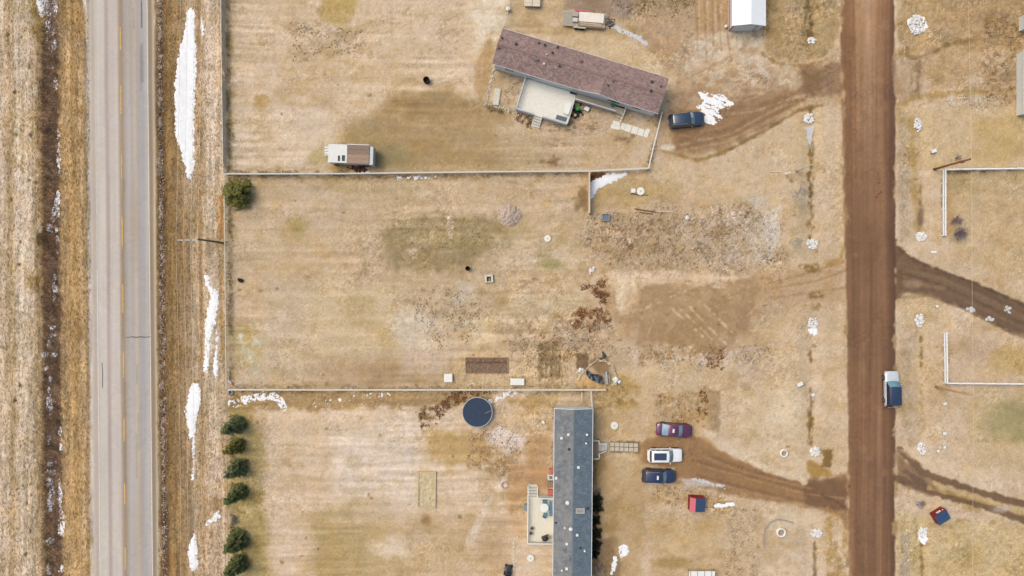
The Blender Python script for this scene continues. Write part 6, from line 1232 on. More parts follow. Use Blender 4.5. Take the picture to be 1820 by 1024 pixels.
one(mb, 'fire_ring', M('pinkish_stone', (196, 168, 152), .9, .2, 4), 'ring of small stones in the south yard above the west deck', 'fire ring', G0(897.5, 862)); mb = MB().box(-.16, .16, -.2, .2, -.02, .25); one(mb, 'paving_brick', concw, 'lone white brick left of the grey roofed home by the fence', 'brick', G0(966, 751, .2), R(20), bevel=.03)
ordn = ['first', 'second', 'third', 'fourth', 'fifth', 'sixth', 'seventh', 'eighth', 'ninth', 'tenth']
for k, (x, y) in enumerate(((913.5, 957), (919, 956), (912.5, 965), (913, 972.5), (912.5, 979), (913, 986), (912.5, 993), (913, 999), (913.5, 1005), (912, 1011))):
    one(MB().obox(0, 0, -.03, .07, .38, .34, k * .3), 'stepping_stone', cream, ordn[k] + ' cream stepping stone from the top in the row left of the grey roofed home', 'stone', G0(x, y), 0, 'stepping stones', bevel=.02)
for k in range(9): one(MB().box(-.07, .07, -.05, .05, -.05, .5).add([(-.07, -.05, .5), (.07, -.05, .5), (.07, .05, .5), (-.07, .05, .5), (0, 0, .6)], [(0, 1, 4), (1, 2, 4), (2, 3, 4), (3, 0, 4)]), 'picket', cream, ordn[k] + ' cream picket from the left in the short row at the bottom edge', 'picket', G0(930 + k * 5, 1024.5), 0, 'pickets at the bottom edge')
p = G0(1248, 1020, .9); t = thing('market_canopy', 'white ribbed canopy cut off by the bottom edge', 'canopy', p)
MB().box(-1.75, 1.75, -1.2, .35, .86, .92).build('cover', white, t)
for k in range(4): MB().box(-1.6 + .95 * k, -1.54 + .95 * k, -1.2, .36, .925, .95).build('rib', vgry, t)
for x in (-1.7, 1.7): MB().box(x - .04, x + .04, .25, .33, -.05, .86).build('leg', galv, t)
p = G0(946, 0, .7); t = thing('work_table', 'beige plank table cut off by the top edge', 'table', p, R(-2))
for k in range(4): MB().box(-1.08, 1.08, -.86 + .45 * k, -.43 + .45 * k, .64, .70).build('plank', M('beige_plank', (222, 208, 184), .85, .08, 3), t)
for x in (-.95, .95): MB().box(x - .06, x + .06, -.75, -.63, -.05, .64).build('leg', wood, t)
MB().box(-.03, .03, -.80, .6, .702, .74).build('batten', vgry, t)
p = G0(903, 15.5, .6); t = thing('white_box', 'small white box on the wire fence above the brown roof', 'box', p); MB().box(-.22, .22, -.2, .2, .0, .6).build('box_body', offw, t); MB().box(-.25, .25, -.23, .23, .6, .66).build('lid', white, t)
# little white pedestals and markers
for px, py, sx, sy, h, rz, lab in ((1422, 683, .75, .45, .5, 25, 'white utility pedestal on the grass west of the dirt road'), (1446, 702.5, .4, .3, .4, 30, 'small white marker in the grassy roadside ditch'), (1659.5, 268.5, .62, .4, .6, 20, 'white utility pedestal above the brown utility pole'), (1678.5, 717.5, .4, .3, .3, 20, 'white stub below the lower utility pole'), (1678.5, 770.5, .42, .34, .3, 0, 'white stub in the grass, second below the lower utility pole'), (1678.5, 795, .3, .3, .3, 0, 'white stub in the grass, third below the lower utility pole'), (1667, 801.5, .3, .3, .3, 0, 'white stub next to the lowest east rock pile'), (1665, 544.5, .3, .3, .3, 0, 'white stub at the lower bank of the dark driveway')):
    p = G0(px, py, h * .8); t = thing('marker_post', lab, 'marker', p, R(rz)); MB().box(-sx / 2, sx / 2, -sy / 2, sy / 2, -.05, h).build('casing', offw, t, bevel=.02); MB().box(-sx / 2 - .02, sx / 2 + .02, -sy / 2 - .02, sy / 2 + .02, h, h + .05).build('cap', white, t)
ed = [G0(*q) for q in ((1357, 974), (1357, 955), (1359, 940), (1368, 930), (1380, 923), (1395, 925), (1409, 929))]
t = thing('garden_edging', 'grey plank edging bent round the lower concrete ring', 'edging', ed[0])
for a, b in zip(ed[:-1], ed[1:]): MB().beam((a.x - ed[0].x, a.y - ed[0].y, .2 + a.z - ed[0].z), (b.x - ed[0].x, b.y - ed[0].y, .2 + b.z - ed[0].z), .14, .25).build('edging_board', M('grey_edge_board', (172, 162, 150), .85, .15, 4), t)
for px, py, r, lab in ((1723, 551, .5, 'frozen grey puddle lump on the lower bank of the dark driveway'), (1757, 567, .4, 'second frozen grey lump on the lower bank of the dark driveway'), (1790, 552, .35, 'pale ice patch in the middle of the dark driveway')):
    rs = random.Random(int(px)); mb = MB()
    for k in range(5): mb.rock(rs.gauss(0, .3), rs.gauss(0, .16), .0, r * rs.uniform(.5, .9), rs)
    one(mb, 'ice_lump', ice, lab, 'ice', G0(px, py))

# ------------------------------------------------------------------ rock piles at the culvert ends
labs = {(1442, 72): 'white rock pile in the ditch by the white shed, west of the dirt road', (1629, 44): 'largest white rock pile, snow covered, at the top right', (1438, 211): 'white rock pile just below the north driveway', (1632, 222): 'white rock pile east of the road opposite the north driveway', (1443, 434): 'white rock pile above the dirt pad entrance',
        (1637, 421): 'white rock pile above the dark driveway', (1445, 574): 'white rock pile right of the dirt pad with snow below', (1635, 570): 'white rock pile below the dark driveway', (1449, 803): 'white rock pile above the south driveway', (1640, 797): 'white rock pile above the twin wheel tracks', (1451, 948): 'white rock pile below the south driveway', (1640, 948): 'white rock pile left of the tilted red bin'}
rs = random.Random(99)
for (px, py), lab in labs.items():
    sp, n = {(1629, 44): ((14, 17), 95), (1442, 72): ((8, 5), 36), (1632, 222): ((7, 12), 42), (1640, 797): ((7, 11), 52), (1635, 570): ((8, 11), 56), (1640, 948): ((6, 9), 26), (1445, 574): ((9, 9), 60)}.get((px, py), ((9, 8), 60))
    p = G0(px, py); mb = MB()
    for k in range(n):
        a = rs.uniform(0, 6.28); q = math.sqrt(rs.random()); x, y = math.cos(a) * q * sp[0] / PX, math.sin(a) * q * sp[1] / PX
        mb.rock(x, y, gz(p.x + x, p.y + y) - p.z + .10 + .12 * (1 - q) * rs.random(), rs.uniform(.10, .24), rs)
    o = one(mb, 'rock_pile', stone_w, lab, 'rocks', p, 0, 'rock piles at the culverts')
p = G0(1630, 897); rs = random.Random(4); mb = MB()
for k in range(7): mb.rock(rs.gauss(0, .25), rs.gauss(0, .2), .1, rs.uniform(.15, .35), rs)
one(mb, 'rubble_pile', M('grey_boulder', (150, 140, 136), .9, .25, 3), 'grey boulders at the edge of the road above the tilted red bin', 'rubble', p)

# ------------------------------------------------------------------ fences
def arr_mesh(name, co, faces_flat, n_per, mat, colors=None, parent=None, smooth=False):
    me = bpy.data.meshes.new(name); nf = len(faces_flat) // n_per
    me.vertices.add(len(co)); me.vertices.foreach_set('co', np.asarray(co, np.float32).ravel())
    me.loops.add(len(faces_flat)); me.loops.foreach_set('vertex_index', np.asarray(faces_flat, np.int32))
    me.polygons.add(nf); me.polygons.foreach_set('loop_start', np.arange(0, nf * n_per, n_per, dtype=np.int32)); me.polygons.foreach_set('loop_total', np.full(nf, n_per, np.int32))
    if smooth: me.polygons.foreach_set('use_smooth', np.ones(nf, bool))
    me.update(calc_edges=True)
    if colors is not None:
        at = me.attributes.new('soil', 'FLOAT_COLOR', 'POINT'); c = np.ones((len(co), 4), np.float32); c[:, :3] = colors; at.data.foreach_set('color', c.ravel())
    me.materials.append(mat); o = bpy.data.objects.new(name, me); COL.objects.link(o)
    if parent: o.parent = parent
    return o
def wires(segs, r, name, mat, parent, n=3):
    """many straight wires as thin prisms; segs: array [k, 2, 3]"""
    segs = np.asarray(segs, float); a, b = segs[:, 0], segs[:, 1]; d = b - a; d /= np.linalg.norm(d, axis=1)[:, None] + 1e-9
    ref = np.where(np.abs(d[:, 2:3]) < .9, np.array([[0, 0, 1.]]), np.array([[1., 0, 0]])); s = np.cross(d, ref); s /= np.linalg.norm(s, axis=1)[:, None]; t = np.cross(d, s)
    V_ = []
    for e in (a, b):
        for i in range(n): V_.append(e + r * (math.cos(6.2832 * i / n) * s + math.sin(6.2832 * i / n) * t))
    co = np.stack(V_, 1).reshape(-1, 3); k = len(segs); base = (np.arange(k) * 2 * n)[:, None]
    f = np.concatenate([base + np.array([[i, (i + 1) % n, (i + 1) % n + n, i + n]]) for i in range(n)], 1).ravel()
    o = arr_mesh(name, co, f, 4, mat, None, parent); o['kind'] = 'stuff'; return o
def fence(label, path, h, post, railmat, mesh=True, gap=2.6, top=(.10, .05), mid=False, cell=.075, wr=.003, pr=.035, name='wire_fence', meshmat=None, rails=1, cat='fence'):
    P_ = [G0(*q) for q in path]; o = P_[0]; t = thing(name, label, cat, o)
    for i, (a, b) in enumerate(zip(P_[:-1], P_[1:])):
        d = b - a; L = math.hypot(d.x, d.y); n = max(1, round(L / gap)); pts = []
        for k in range(n + 1):
            x, y = a.x + d.x * k / n, a.y + d.y * k / n; pts.append(Vector((x - o.x, y - o.y, gz(x, y) - o.z)))
        for k, q in enumerate(pts):
            if k < n or i == len(P_) - 2: MB().cyl(q.x, q.y, q.z - .2, q.z + h + .06, pr, pr, 8).build('post', post, t)
        for k in range(n):
            a_, b_ = pts[k], pts[k + 1]
            for lv in ([h] if rails == 1 else [h, h * .5]): MB().beam(a_ + Vector((0, 0, lv)), b_ + Vector((0, 0, lv)), top[0], top[1]).build('rail', railmat, t)
        if mesh:
            S_ = []; u = Vector((d.x, d.y, 0)).normalized(); hh = h - .05
            for k in range(int(L / cell)):
                x = k * cell
                for sg in (1, -1):
                    x2 = x + sg * hh * .9
                    z0, z1 = .03, hh
                    if x2 < 0: z1 = .03 + (hh - .03) * (x / max(hh * .9, 1e-6)); x2 = 0
                    if x2 > L: z1 = .03 + (hh - .03) * ((L - x) / (hh * .9)); x2 = L
                    p = a + u * x - o; q = a + u * x2 - o
                    gz0 = pts[min(n, int(x / L * n))].z; gz1 = pts[min(n, int(x2 / L * n))].z
                    S_.append(((p.x, p.y, gz0 + z0), (q.x, q.y, gz1 + z1)))
            wires(S_, wr, 'wire_mesh', meshmat or wire, t)
    return t
fence('tall grey chain-link fence along the north yard beside the highway ditch', [(400, -60), (402, 140), (404.5, 309)], 1.5, galv, galv, True, 3.0, (.06, .06), cell=.05, wr=.007)
fence('long chain-link fence with pale top rail between the north and middle yards', [(404.5, 311.5), (620, 311), (850, 308), (1046, 306.5)], 1.15, offw, offw, True, 2.8, (.19, .05), cell=.07, wr=.005)
fence('pale rail fence from the tan board fence corner towards the north driveway', [(1046, 306.5), (1150, 301.5)], 1.1, offw, offw, True, 2.4, (.24, .05), cell=.09, wr=.004)
fence('thin white rail fence climbing to the right end of the brown roofed house', [(1150, 301.5), (1160, 258), (1174, 203)], 1.1, white, white, True, 2.2, (.13, .05), cell=.12)
fence('low wire fence on the west side of the middle yard', [(404.5, 316), (405.5, 430), (408, 690)], 1.15, woodp, M('dull_rail', (206, 194, 172), .8, .1), True, 3.0, (.13, .04), cell=.10, wr=.004)
fence('long cream board fence between the middle and south yards', [(410, 690.5), (640, 691), (860, 691), (1075, 691)], 1.1, cream, cream, True, 2.6, (.24, .05), cell=.1)
fence('wire fence running behind the row of spruces to the bottom edge', [(409, 700), (410, 860), (412, 1050)], 1.1, wood, wood, True, 3.2, (.07, .04), cell=.16, wr=.0025)
fence('short wire fence at the top edge above the brown roof', [(909, -30), (904, 20), (897, 52)], 1.1, galv, offw, True, 2.2, (.06, .05), cell=.14, wr=.0025)
fence('short gate rail between the board fence and the grey roofed home', [(1049, 693), (1051.5, 728)], 1.2, offw, offw, False, 1.3, (.14, .06), rails=2, name='gate_rail')
fence('tiny rail stub left of the gate rail by the grey roofed home', [(1033.5, 696), (1033, 712)], 1.0, cream, cream, False, 1.2, (.08, .05), rails=2, name='gate_rail')
# solid tan board fence
a = G0(1045.5, 308); b = G0(1045, 381); t = thing('board_fence', 'tan solid board fence beside the wedge of snow', 'fence', a); L = a.y - b.y; nb = 38
tanb = M('tan_fence_board', (216, 188, 156), .85, .12, 4)
for k in range(nb): MB().box(-.012, .012, -L * (k + 1) / nb + .01, -L * k / nb - .005, .02, 1.45 + .02 * (k % 3)).build('board', tanb, t)
for y in (-.1, -L / 2, -L + .1): MB().box(.02, .12, y - .05, y + .05, -.2, 1.42).build('post', wood, t)
for z in (.35, 1.2): MB().box(-.06, -.016, -L, 0, z, z + .09).build('rail', tanb, t)
MB().box(-.09, .09, -L, 0, 1.495, 1.535).build('cap_rail', M('pale_cap', (222, 200, 172), .85, .1, 4), t)
# white two-rail fences in the east
white_v = M('white_vinyl', (252, 252, 252), .5, .02, 2)
def white_fence(label, path, gap):
    P_ = [G0(*q) for q in path]; o = P_[0]; t = thing('rail_fence', label, 'fence', o, 0, 'white rail fences')
    for i, (a, b) in enumerate(zip(P_[:-1], P_[1:])):
        d = b - a; n = max(1, round(d.length / gap)); pts = [Vector(((a + d * k / n).x - o.x, (a + d * k / n).y - o.y, gz((a + d * k / n).x, (a + d * k / n).y) - o.z)) for k in range(n + 1)]
        for k, q in enumerate(pts):
            if k < n or i == len(P_) - 2:
                po = MB().box(q.x - .06, q.x + .06, q.y - .06, q.y + .06, q.z - .1, q.z + 1.08).build('post', white_v, t); MB().add([(q.x - .08, q.y - .08, q.z + 1.08), (q.x + .08, q.y - .08, q.z + 1.08), (q.x + .08, q.y + .08, q.z + 1.08), (q.x - .08, q.y + .08, q.z + 1.08), (q.x, q.y, q.z + 1.15)], [(0, 1, 4), (1, 2, 4), (2, 3, 4), (3, 0, 4), (3, 2, 1, 0)]).build('cap', white, po)
        for k in range(n):
            for z in (.95, .48): MB().beam(pts[k] + Vector((0, 0, z)), pts[k + 1] + Vector((0, 0, z)), .13, .16).build('rail', white_v, t)
white_fence('white two-rail fence round the upper east yard with a corner by the brown pole', [(1673.5, 419), (1673.5, 303), (1900, 300)], 1.85); white_fence('white two-rail fence round the lower east yard with a corner by the orange pole', [(1675, 591), (1676.5, 680), (1900, 682)], 1.75)

# ------------------------------------------------------------------ poles and wires
def upole(label, px, py, h, mat, arm=None, top=None):
    p = G0(px, py); t = thing('utility_pole', label, 'utility pole', p, 0, 'utility poles'); MB().lathe(0, 0, [(.16, -.3), (.15, 1), (.11, h - .05), (.03, h)], 12).build('post', mat, t, True)
    if arm:
        x0, x1, z = arm; MB().box(x0, x1, -.17, -.06, z - .12, z).build('crossarm', offw, t)
        for k, x in enumerate(np.linspace(x0 + .06, x1 - .06, 4)): MB().lathe(x, -.115, [(.03, z), (.05, z + .06), (.03, z + .12), (.045, z + .17), (.02, z + .2)], 8).build('insulator', vgry, t)
        MB().tube([(0, -.1, z - 1.0), (x0 * .5, -.1, z - .1)], .025, 5).build('brace', galv, t)
    else:
        MB().lathe(.0, -.02, [(.03, h), (.06, h + .06), (.03, h + .16)], 8).build('insulator', offw, t); MB().lathe(.26, 0, [(.03, h - 2.35), (.17, h - 2.3), (.17, h - 1.75), (.05, h - 1.68)], 12).build('transformer', galv, t); MB().box(.1, .2, -.05, .05, h - 2.1, h - 1.95).build('bracket', galv, t)
    return p
ph = 7.6
p1_ = upole('weathered utility pole with a side crossarm by the middle yard fence', 396, 432, ph, M('green_grey_pole', (126, 118, 92), .9, .15, 3), arm=(-3.35 + .58, .06, ph - .12))
p2_ = upole('brown utility pole at the corner of the upper white fence', 1660, 301, 7.7, M('creosote_pole', (138, 84, 60), .9, .15, 3)); p3_ = upole('orange tan utility pole at the corner of the lower white fence', 1663, 687.5, 7.7, M('tan_pole', (196, 148, 102), .9, .12, 3))
wl_ = M('bright_cable', (228, 206, 184), .5, .05, 3); names = ['outermost', 'second', 'third', 'innermost']
for k, x in enumerate(np.linspace(p1_.x - 2.71, p1_.x, 4)):
    pts = []
    for s_ in (-1, 1):
        for q in range(0, 25):
            if s_ == 1 and q == 0: continue
            y = s_ * (24 - q if s_ == -1 else q) / 24 * 95; u = abs(y) / 95; z = p1_.z + ph + .05 - 4 * 1.35 * u * (1 - u); pts.append((x, p1_.y - .115 + y, z))
    pts.sort(key=lambda a: a[1]); o = one(MB().tube([(a[0] - x, a[1] - p1_.y, a[2]) for a in pts], .016, 5), 'power_line', wl_, f'{names[k]} of the four overhead cables beside the highway, counted from the road', 'cable', (x, p1_.y, 0), 0, 'overhead cables')
xa_ = [( -90, 0), (16.2, 7.85), (-13.5, 7.85)]
pts = []; y0, y1 = p2_.y, p3_.y
for y in np.linspace(-100, 110, 85):
    if y > y0: u = (y - y0) / (110 - y0); s_ = 1.0
    elif y > y1: u = (y - y1) / (y0 - y1); s_ = .25
    else: u = (y + 100) / (y1 + 100); s_ = 1.0
    z = 7.83 - 4 * s_ * u * (1 - u) * (.6); xx = p3_.x + (p2_.x - p3_.x) * (y - y1) / (y0 - y1); pts.append((xx, y, z))
one(MB().tube(pts, .013, 5), 'power_line', wl_, 'single overhead cable across the east yards from pole to pole', 'cable', (0, 0, 0), 0, 'overhead cables')

# ------------------------------------------------------------------ trees and shrubs
def leafmat(name, dark_, light_, scale=2.2):
    m = M(name, dark_, .75, .2, scale, spec=.2); n = m.node_tree.nodes; cr = [q for q in n if q.type == 'VALTORGB'][0]
    cr.color_ramp.elements[0].color = (*np.clip(lin(dark_) / KL, 0, 1), 1); cr.color_ramp.elements[1].color = (*np.clip(lin(light_) / KL, 0, 1), 1); return m
def spruce(label, px, py, h, r, seed, mat, n=5200, group='spruces in a row', power=.8, name='spruce_tree', low=.12):
    p = G0(px, py); t = thing(name, label, 'tree', p, 0, group); g = np.random.default_rng(seed)
    MB().tube([(0, 0, -.2), (0, 0, h * .5), (.03, .02, h * .97)], .11, 7, .02).build('trunk', woodd, t)
    zc = low + (h - low) * (1 - np.sqrt(g.random(n * 2)))            # more branches low down
    zc = zc[:n]; az0 = g.random(n) * 6.2832
    nb_ = 150; bz = low + (h - low) * (1 - np.sqrt(g.random(nb_))) * .98; ba = g.random(nb_) * 6.2832; bl = r * (1 - bz / h) ** power * g.uniform(.72, 1.12, nb_) + .06
    k = g.integers(0, nb_, n); q = g.random(n) ** .55
    ang = ba[k] + g.normal(0, .17, n) * (1.3 - q); rad = bl[k] * q; z = bz[k] - .18 * rad + .10 * np.sin(q * 3) * bl[k] + g.normal(0, .05, n)
    c = np.stack([rad * np.cos(ang), rad * np.sin(ang), np.clip(z, .05, None)], -1)
    d = np.stack([np.cos(ang + g.normal(0, .7, n)), np.sin(ang + g.normal(0, .7, n)), g.normal(.15, .35, n)], -1); d /= np.linalg.norm(d, axis=1)[:, None]
    s_ = np.cross(d, g.normal(size=(n, 3)) * .5 + np.array([0, 0, 1.])); s_ /= np.linalg.norm(s_, axis=1)[:, None]
    L = g.uniform(.12, .30, n)[:, None]; w_ = g.uniform(.025, .055, n)[:, None]
    co = np.stack([c - s_ * w_, c + s_ * w_, c + d * L + s_ * w_ * .5, c + d * L - s_ * w_ * .5], 1).reshape(-1, 3)
    arr_mesh('crown', co, np.arange(n * 4), 4, mat, None, t)
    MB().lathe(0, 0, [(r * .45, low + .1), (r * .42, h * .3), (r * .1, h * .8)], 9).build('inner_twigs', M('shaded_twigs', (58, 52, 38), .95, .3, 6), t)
    return t
gblue = leafmat('blue_green_needles', (62, 76, 46), (164, 170, 116)); gyel = leafmat('yellow_green_needles', (74, 76, 32), (176, 166, 84)); gdk = leafmat('deep_green_needles', (60, 74, 40), (158, 164, 100)); gpine = leafmat('pine_needles', (66, 74, 32), (182, 172, 90)); gjun = leafmat('shaded_juniper_needles', (18, 24, 16), (48, 58, 38))  # juniper tones near black: shade under the eave is painted in
spruce('round yellow green pine at the corner of the middle yard fence', 427, 346, 3.6, 2.15, 1, gpine, 8200, None, .45, 'pine_tree', .2)
spruce('northernmost spruce of the row, blue green', 424.5, 753, 6.0, 1.16, 2, gblue, 6200); spruce('yellowish spruce, second of the row from the north', 424, 791, 4.9, 1.04, 3, gyel, 5200); spruce('third spruce from the north, bluish and full', 427.5, 829, 5.3, 1.28, 4, gblue, 6200); spruce('fourth spruce from the north, leaning crown tip to lower left', 427.5, 873, 5.8, 1.06, 5, gdk, 5600)
spruce('large full spruce south of the gap in the row', 427.5, 957, 5.4, 1.5, 6, gdk, 7600); spruce('spruce cut off by the bottom edge, last of the row', 427, 999, 5.6, 1.25, 7, gdk, 6200)
def bush(label, px, py, h, r, seed, mat, n, name='juniper_shrub'):
    p = G0(px, py); t = thing(name, label, 'shrub', p, 0, 'dark shrubs beside the grey roofed home'); g = np.random.default_rng(seed); v = g.normal(size=(n, 3)); v /= np.linalg.norm(v, axis=1)[:, None]; v[:, 2] = np.abs(v[:, 2])
    q = (g.random(n) ** .4)[:, None] * (1 + .25 * np.sin(5 * np.arctan2(v[:, 1:2], v[:, :1]) + seed)); c = v * q * np.array([r, r, h]); d = v + g.normal(0, .5, (n, 3)); d /= np.linalg.norm(d, axis=1)[:, None]; s_ = np.cross(d, g.normal(size=(n, 3))); s_ /= np.linalg.norm(s_, axis=1)[:, None]; L = g.uniform(.08, .2, n)[:, None]; w_ = .035
    arr_mesh('foliage', np.stack([c - s_ * w_, c + s_ * w_, c + d * L + s_ * .01, c + d * L - s_ * .01], 1).reshape(-1, 3), np.arange(n * 4), 4, mat, None, t)
    for k in range(4): MB().tube([(0, 0, -.1), (r * .4 * math.cos(k * 1.57), r * .4 * math.sin(k * 1.57), h * .6)], .03, 5, .01).build('stem', woodd, t)
for k, (px, py, h, r) in enumerate(((1059, 884, 1.0, .8), (1060, 901, 1.1, .85), (1057, 924, .9, .72), (1058.5, 946, 1.05, .8), (1057.5, 967, 1.0, .8), (1056, 983, .8, .6))):
    bush(['first', 'second', 'third', 'fourth', 'fifth', 'sixth'][k] + ' dark juniper from the north along the grey roofed home', px, py, h, r, 40 + k, gjun, 1500)
def bare(label, px, py, h, r, seed, mat, n, name='bare_shrub', trunk=False, cat='shrub', tight=.35, wr=.012, group=None):
    p = G0(px, py); t = thing(name, label, cat, p, 0, group); g = random.Random(seed); segs = []
    def grow(a, d, L, lev):
        b = a + d * L; segs.append((tuple(a), tuple(b)))
        if lev == 0: return
        for k in range(g.choice((2, 3))):
            nd = (d + Vector((g.gauss(0, tight), g.gauss(0, tight), g.gauss(.08, tight * .6)))).normalized(); grow(a.lerp(b, g.uniform(.55, 1)), nd, L * g.uniform(.55, .8), lev - 1)
    if trunk:
        MB().tube([(0, 0, -.2), (.02, .01, h * .5), (0, .02, h * .95)], .055, 7, .015).build('trunk', mat, t)
        for k in range(n):
            z = h * g.uniform(.08, .85); a = g.uniform(0, 6.28); d = Vector((math.cos(a) * .45, math.sin(a) * .45, 1)).normalized(); grow(Vector((0, 0, z)), d, (h - z) * .3 + .15, 2)
    else:
        MB().tube([(0, 0, -.1), (0, 0, h * .3)], .05, 6, .03).build('stem', mat, t)
        for k in range(n):
            a = g.uniform(0, 6.28); q = g.uniform(.2, 1.2); d = Vector((math.cos(a) * q * r / h, math.sin(a) * q * r / h, .9)).normalized(); grow(Vector((g.gauss(0, .08), g.gauss(0, .08), 0)), d, h * .55, 3)
    wires(segs, wr, 'twigs', mat, t); return t
mauve = M('mauve_twigs', (168, 146, 148), .9, .12, 4); paleb = M('pale_bark', (214, 204, 188), .9, .12, 4); brn = M('pale_straw_twigs', (212, 196, 176), .9, .15, 4)
bare('upper small mauve bare shrub inside the white fence corner', 1694, 394, 1.2, .75, 3, mauve, 22, wr=.013); bare('larger mauve bare shrub at the end of the white fence', 1698, 417, 1.4, 1.0, 4, mauve, 34, wr=.014)
bare('bare sapling leaning over the roadside ditch, pale and bushy', 1408, 349, 5.0, 1, 5, paleb, 46, 'sapling', True, 'tree', .3, .010); bare('bare sapling beside the rock pile above the dirt pad entrance', 1402, 431.5, 4.4, 1, 6, paleb, 34, 'sapling', True, 'tree', .28, .010)
bare('pale twiggy shrub above the dark junipers', 1062, 873, .7, .8, 7, brn, 26, wr=.012); bare('pale twiggy shrub below the dark junipers at the bottom', 1064, 1010, .8, 1.0, 8, brn, 36, wr=.014); bare('tiny mauve shrub above the upper white fence corner', 1700, 281, .6, .5, 9, mauve, 12, wr=.012)
bare('dead twiggy tangle in the gap of the spruce row', 420, 922, .6, .9, 10, M('grey_twigs', (176, 168, 160), .9, .15), 22, wr=.012)

# ------------------------------------------------------------------ what nobody could count: grass, leaves, clods, gravel
def lookup(px, py):
    """ground colour and plan position for photograph pixels"""
    X = (px - 910) / PX; Y = (512 - py) / PX
    for _ in range(2):
        z = zfun(X, Y); k = (HC - z) / HC; X = (px - 910) / PX * k; Y = (512 - py) / PX * k
    ci = np.clip(np.searchsorted(gx, X), 0, NU - 1); ri = np.clip(np.searchsorted(gy, Y), 0, NV - 1)
    return X, Y, GZF[ri, ci], ALB[ri, ci], G[ri, ci], (REG['highway'] + REG['dirt_road'] + REG['driveway'] + REG['dirt_pad'])[ri, ci]
litmat = attr_mat('dead_plant_matter', .9, 0, .12, 20.0)
def blades(name, label, px, py, ang, Lr, hr, wr_, tone, keep=None):
    X, Y, Z, A, Gq, rd = lookup(px, py); ok = rd < .3
    if keep is not None: ok &= keep(Gq)
    X, Y, Z, A, ang, tone = X[ok], Y[ok], Z[ok], A[ok], ang[ok], tone[ok]; n = len(X)
    L = rng.uniform(*Lr, n); h = rng.uniform(*hr, n); w_ = rng.uniform(*wr_, n); dx, dy = np.cos(ang), np.sin(ang)
    b = np.stack([X, Y, Z + .005], -1); s_ = np.stack([-dy * w_, dx * w_, np.zeros(n)], -1); m = b + np.stack([dx * L * .5, dy * L * .5, h], -1); e = b + np.stack([dx * L, dy * L, h * .55], -1)
    co = np.stack([b - s_, b + s_, m + s_ * .8, m - s_ * .8, e], 1).reshape(-1, 3); base = (np.arange(n) * 5)[:, None]
    f = np.concatenate([base + np.array([[0, 1, 2]]), base + np.array([[0, 2, 3]]), base + np.array([[3, 2, 4]])], 1).ravel()
    o = arr_mesh(name, co, f, 3, litmat, np.repeat(np.clip(A * tone[:, None], .01, .8), 5, axis=0)); o['kind'] = 'stuff'; o['label'] = label; o['category'] = 'grass'; return o
def tones(n): return np.where(rng.random(n) < .45, rng.uniform(1.1, 1.55, n), rng.uniform(.5, .9, n))
n = 40000; px = np.where(rng.random(n) < .5, rng.normal(92, 13, n), rng.uniform(-10, 160, n)); py = rng.uniform(-20, 1044, n); inb = (px > 70) & (px < 114)
ang = np.where(inb, R(40) + rng.normal(0, .5, n) + .7 * vn(px, py, 60, seed=3), np.pi / 2 + rng.normal(0, .2, n)); blades('dry_grass', 'matted dead grass on the verge west of the highway', px, py, ang, (.18, .55), (.02, .14), (.018, .045), tones(n))
n = 22000; px = rng.uniform(278, 402, n); py = rng.uniform(-20, 1044, n); blades('dry_grass', 'matted dead grass on the verge east of the highway', px, py, np.pi / 2 + rng.normal(0, .3, n), (.14, .42), (.02, .12), (.016, .04), tones(n))
n = 120000; px = rng.uniform(404, 1830, n); py = rng.uniform(-20, 1044, n); cl = sst(-.2, .7, fbm(px, py, 50, 40, 4, 444)); okc = rng.random(n) < .15 + .85 * cl; px, py = px[okc], py[okc]; n = len(px)
blades('dry_grass', 'dead straw and stubble strewn over the yards', px, py, rng.uniform(0, 6.28, n), (.08, .34), (.01, .08), (.014, .036), tones(n), keep=lambda g_: rng.random(len(g_)) < np.clip((g_ - .25) * 1.6, .10, 1))
n = 14000; seg = [((404, 314), (1046, 309)), ((404, 308), (620, 308)), ((408, 688), (1075, 689)), ((410, 694), (1040, 695)), ((404, 0), (406, 300)), ((408, 320), (409, 680)), ((1150, 304), (1174, 206)), ((1676, 305), (1820, 303)), ((1678, 310), (1677, 418)), ((864, 190), (1000, 226)), ((986, 720), (984, 860)), ((1056, 820), (1056, 1020)), ((412, 740), (414, 1020))]
k_ = rng.integers(0, len(seg), n); t_ = rng.random(n); sg = np.array(seg, float)[k_]; px = sg[:, 0, 0] + (sg[:, 1, 0] - sg[:, 0, 0]) * t_ + rng.normal(0, 2.6, n); py = sg[:, 0, 1] + (sg[:, 1, 1] - sg[:, 0, 1]) * t_ + rng.normal(0, 2.6, n)
okc = fbm(px, py, 18, 18, 3, 471) > -.15; px, py = px[okc], py[okc]; n = len(px); blades('dry_grass', 'taller dead weeds standing along the fences and walls', px, py, rng.uniform(0, 6.28, n), (.10, .34), (.10, .32), (.016, .04), np.where(rng.random(n) < .4, rng.uniform(1.05, 1.4, n), rng.uniform(.45, .85, n)))
def scatter_polys(polys, dens):
    xs, ys = [], []
    for poly in polys:
        x0, y0, x1, y1 = bx(poly, 6); k = int((x1 - x0) * (y1 - y0) * dens); x = rng.uniform(x0, x1, k); y = rng.uniform(y0, y1, k); s_ = sdf(x, y, poly) + 6 * fbm(x, y, 9, seed=int(x0)); ok = (s_ < 0) & (fbm(x, y, 7, seed=int(x0) + 5) > -.05 + .5 * rng.random(k)); xs.append(x[ok]); ys.append(y[ok])
    return np.concatenate(xs), np.concatenate(ys)
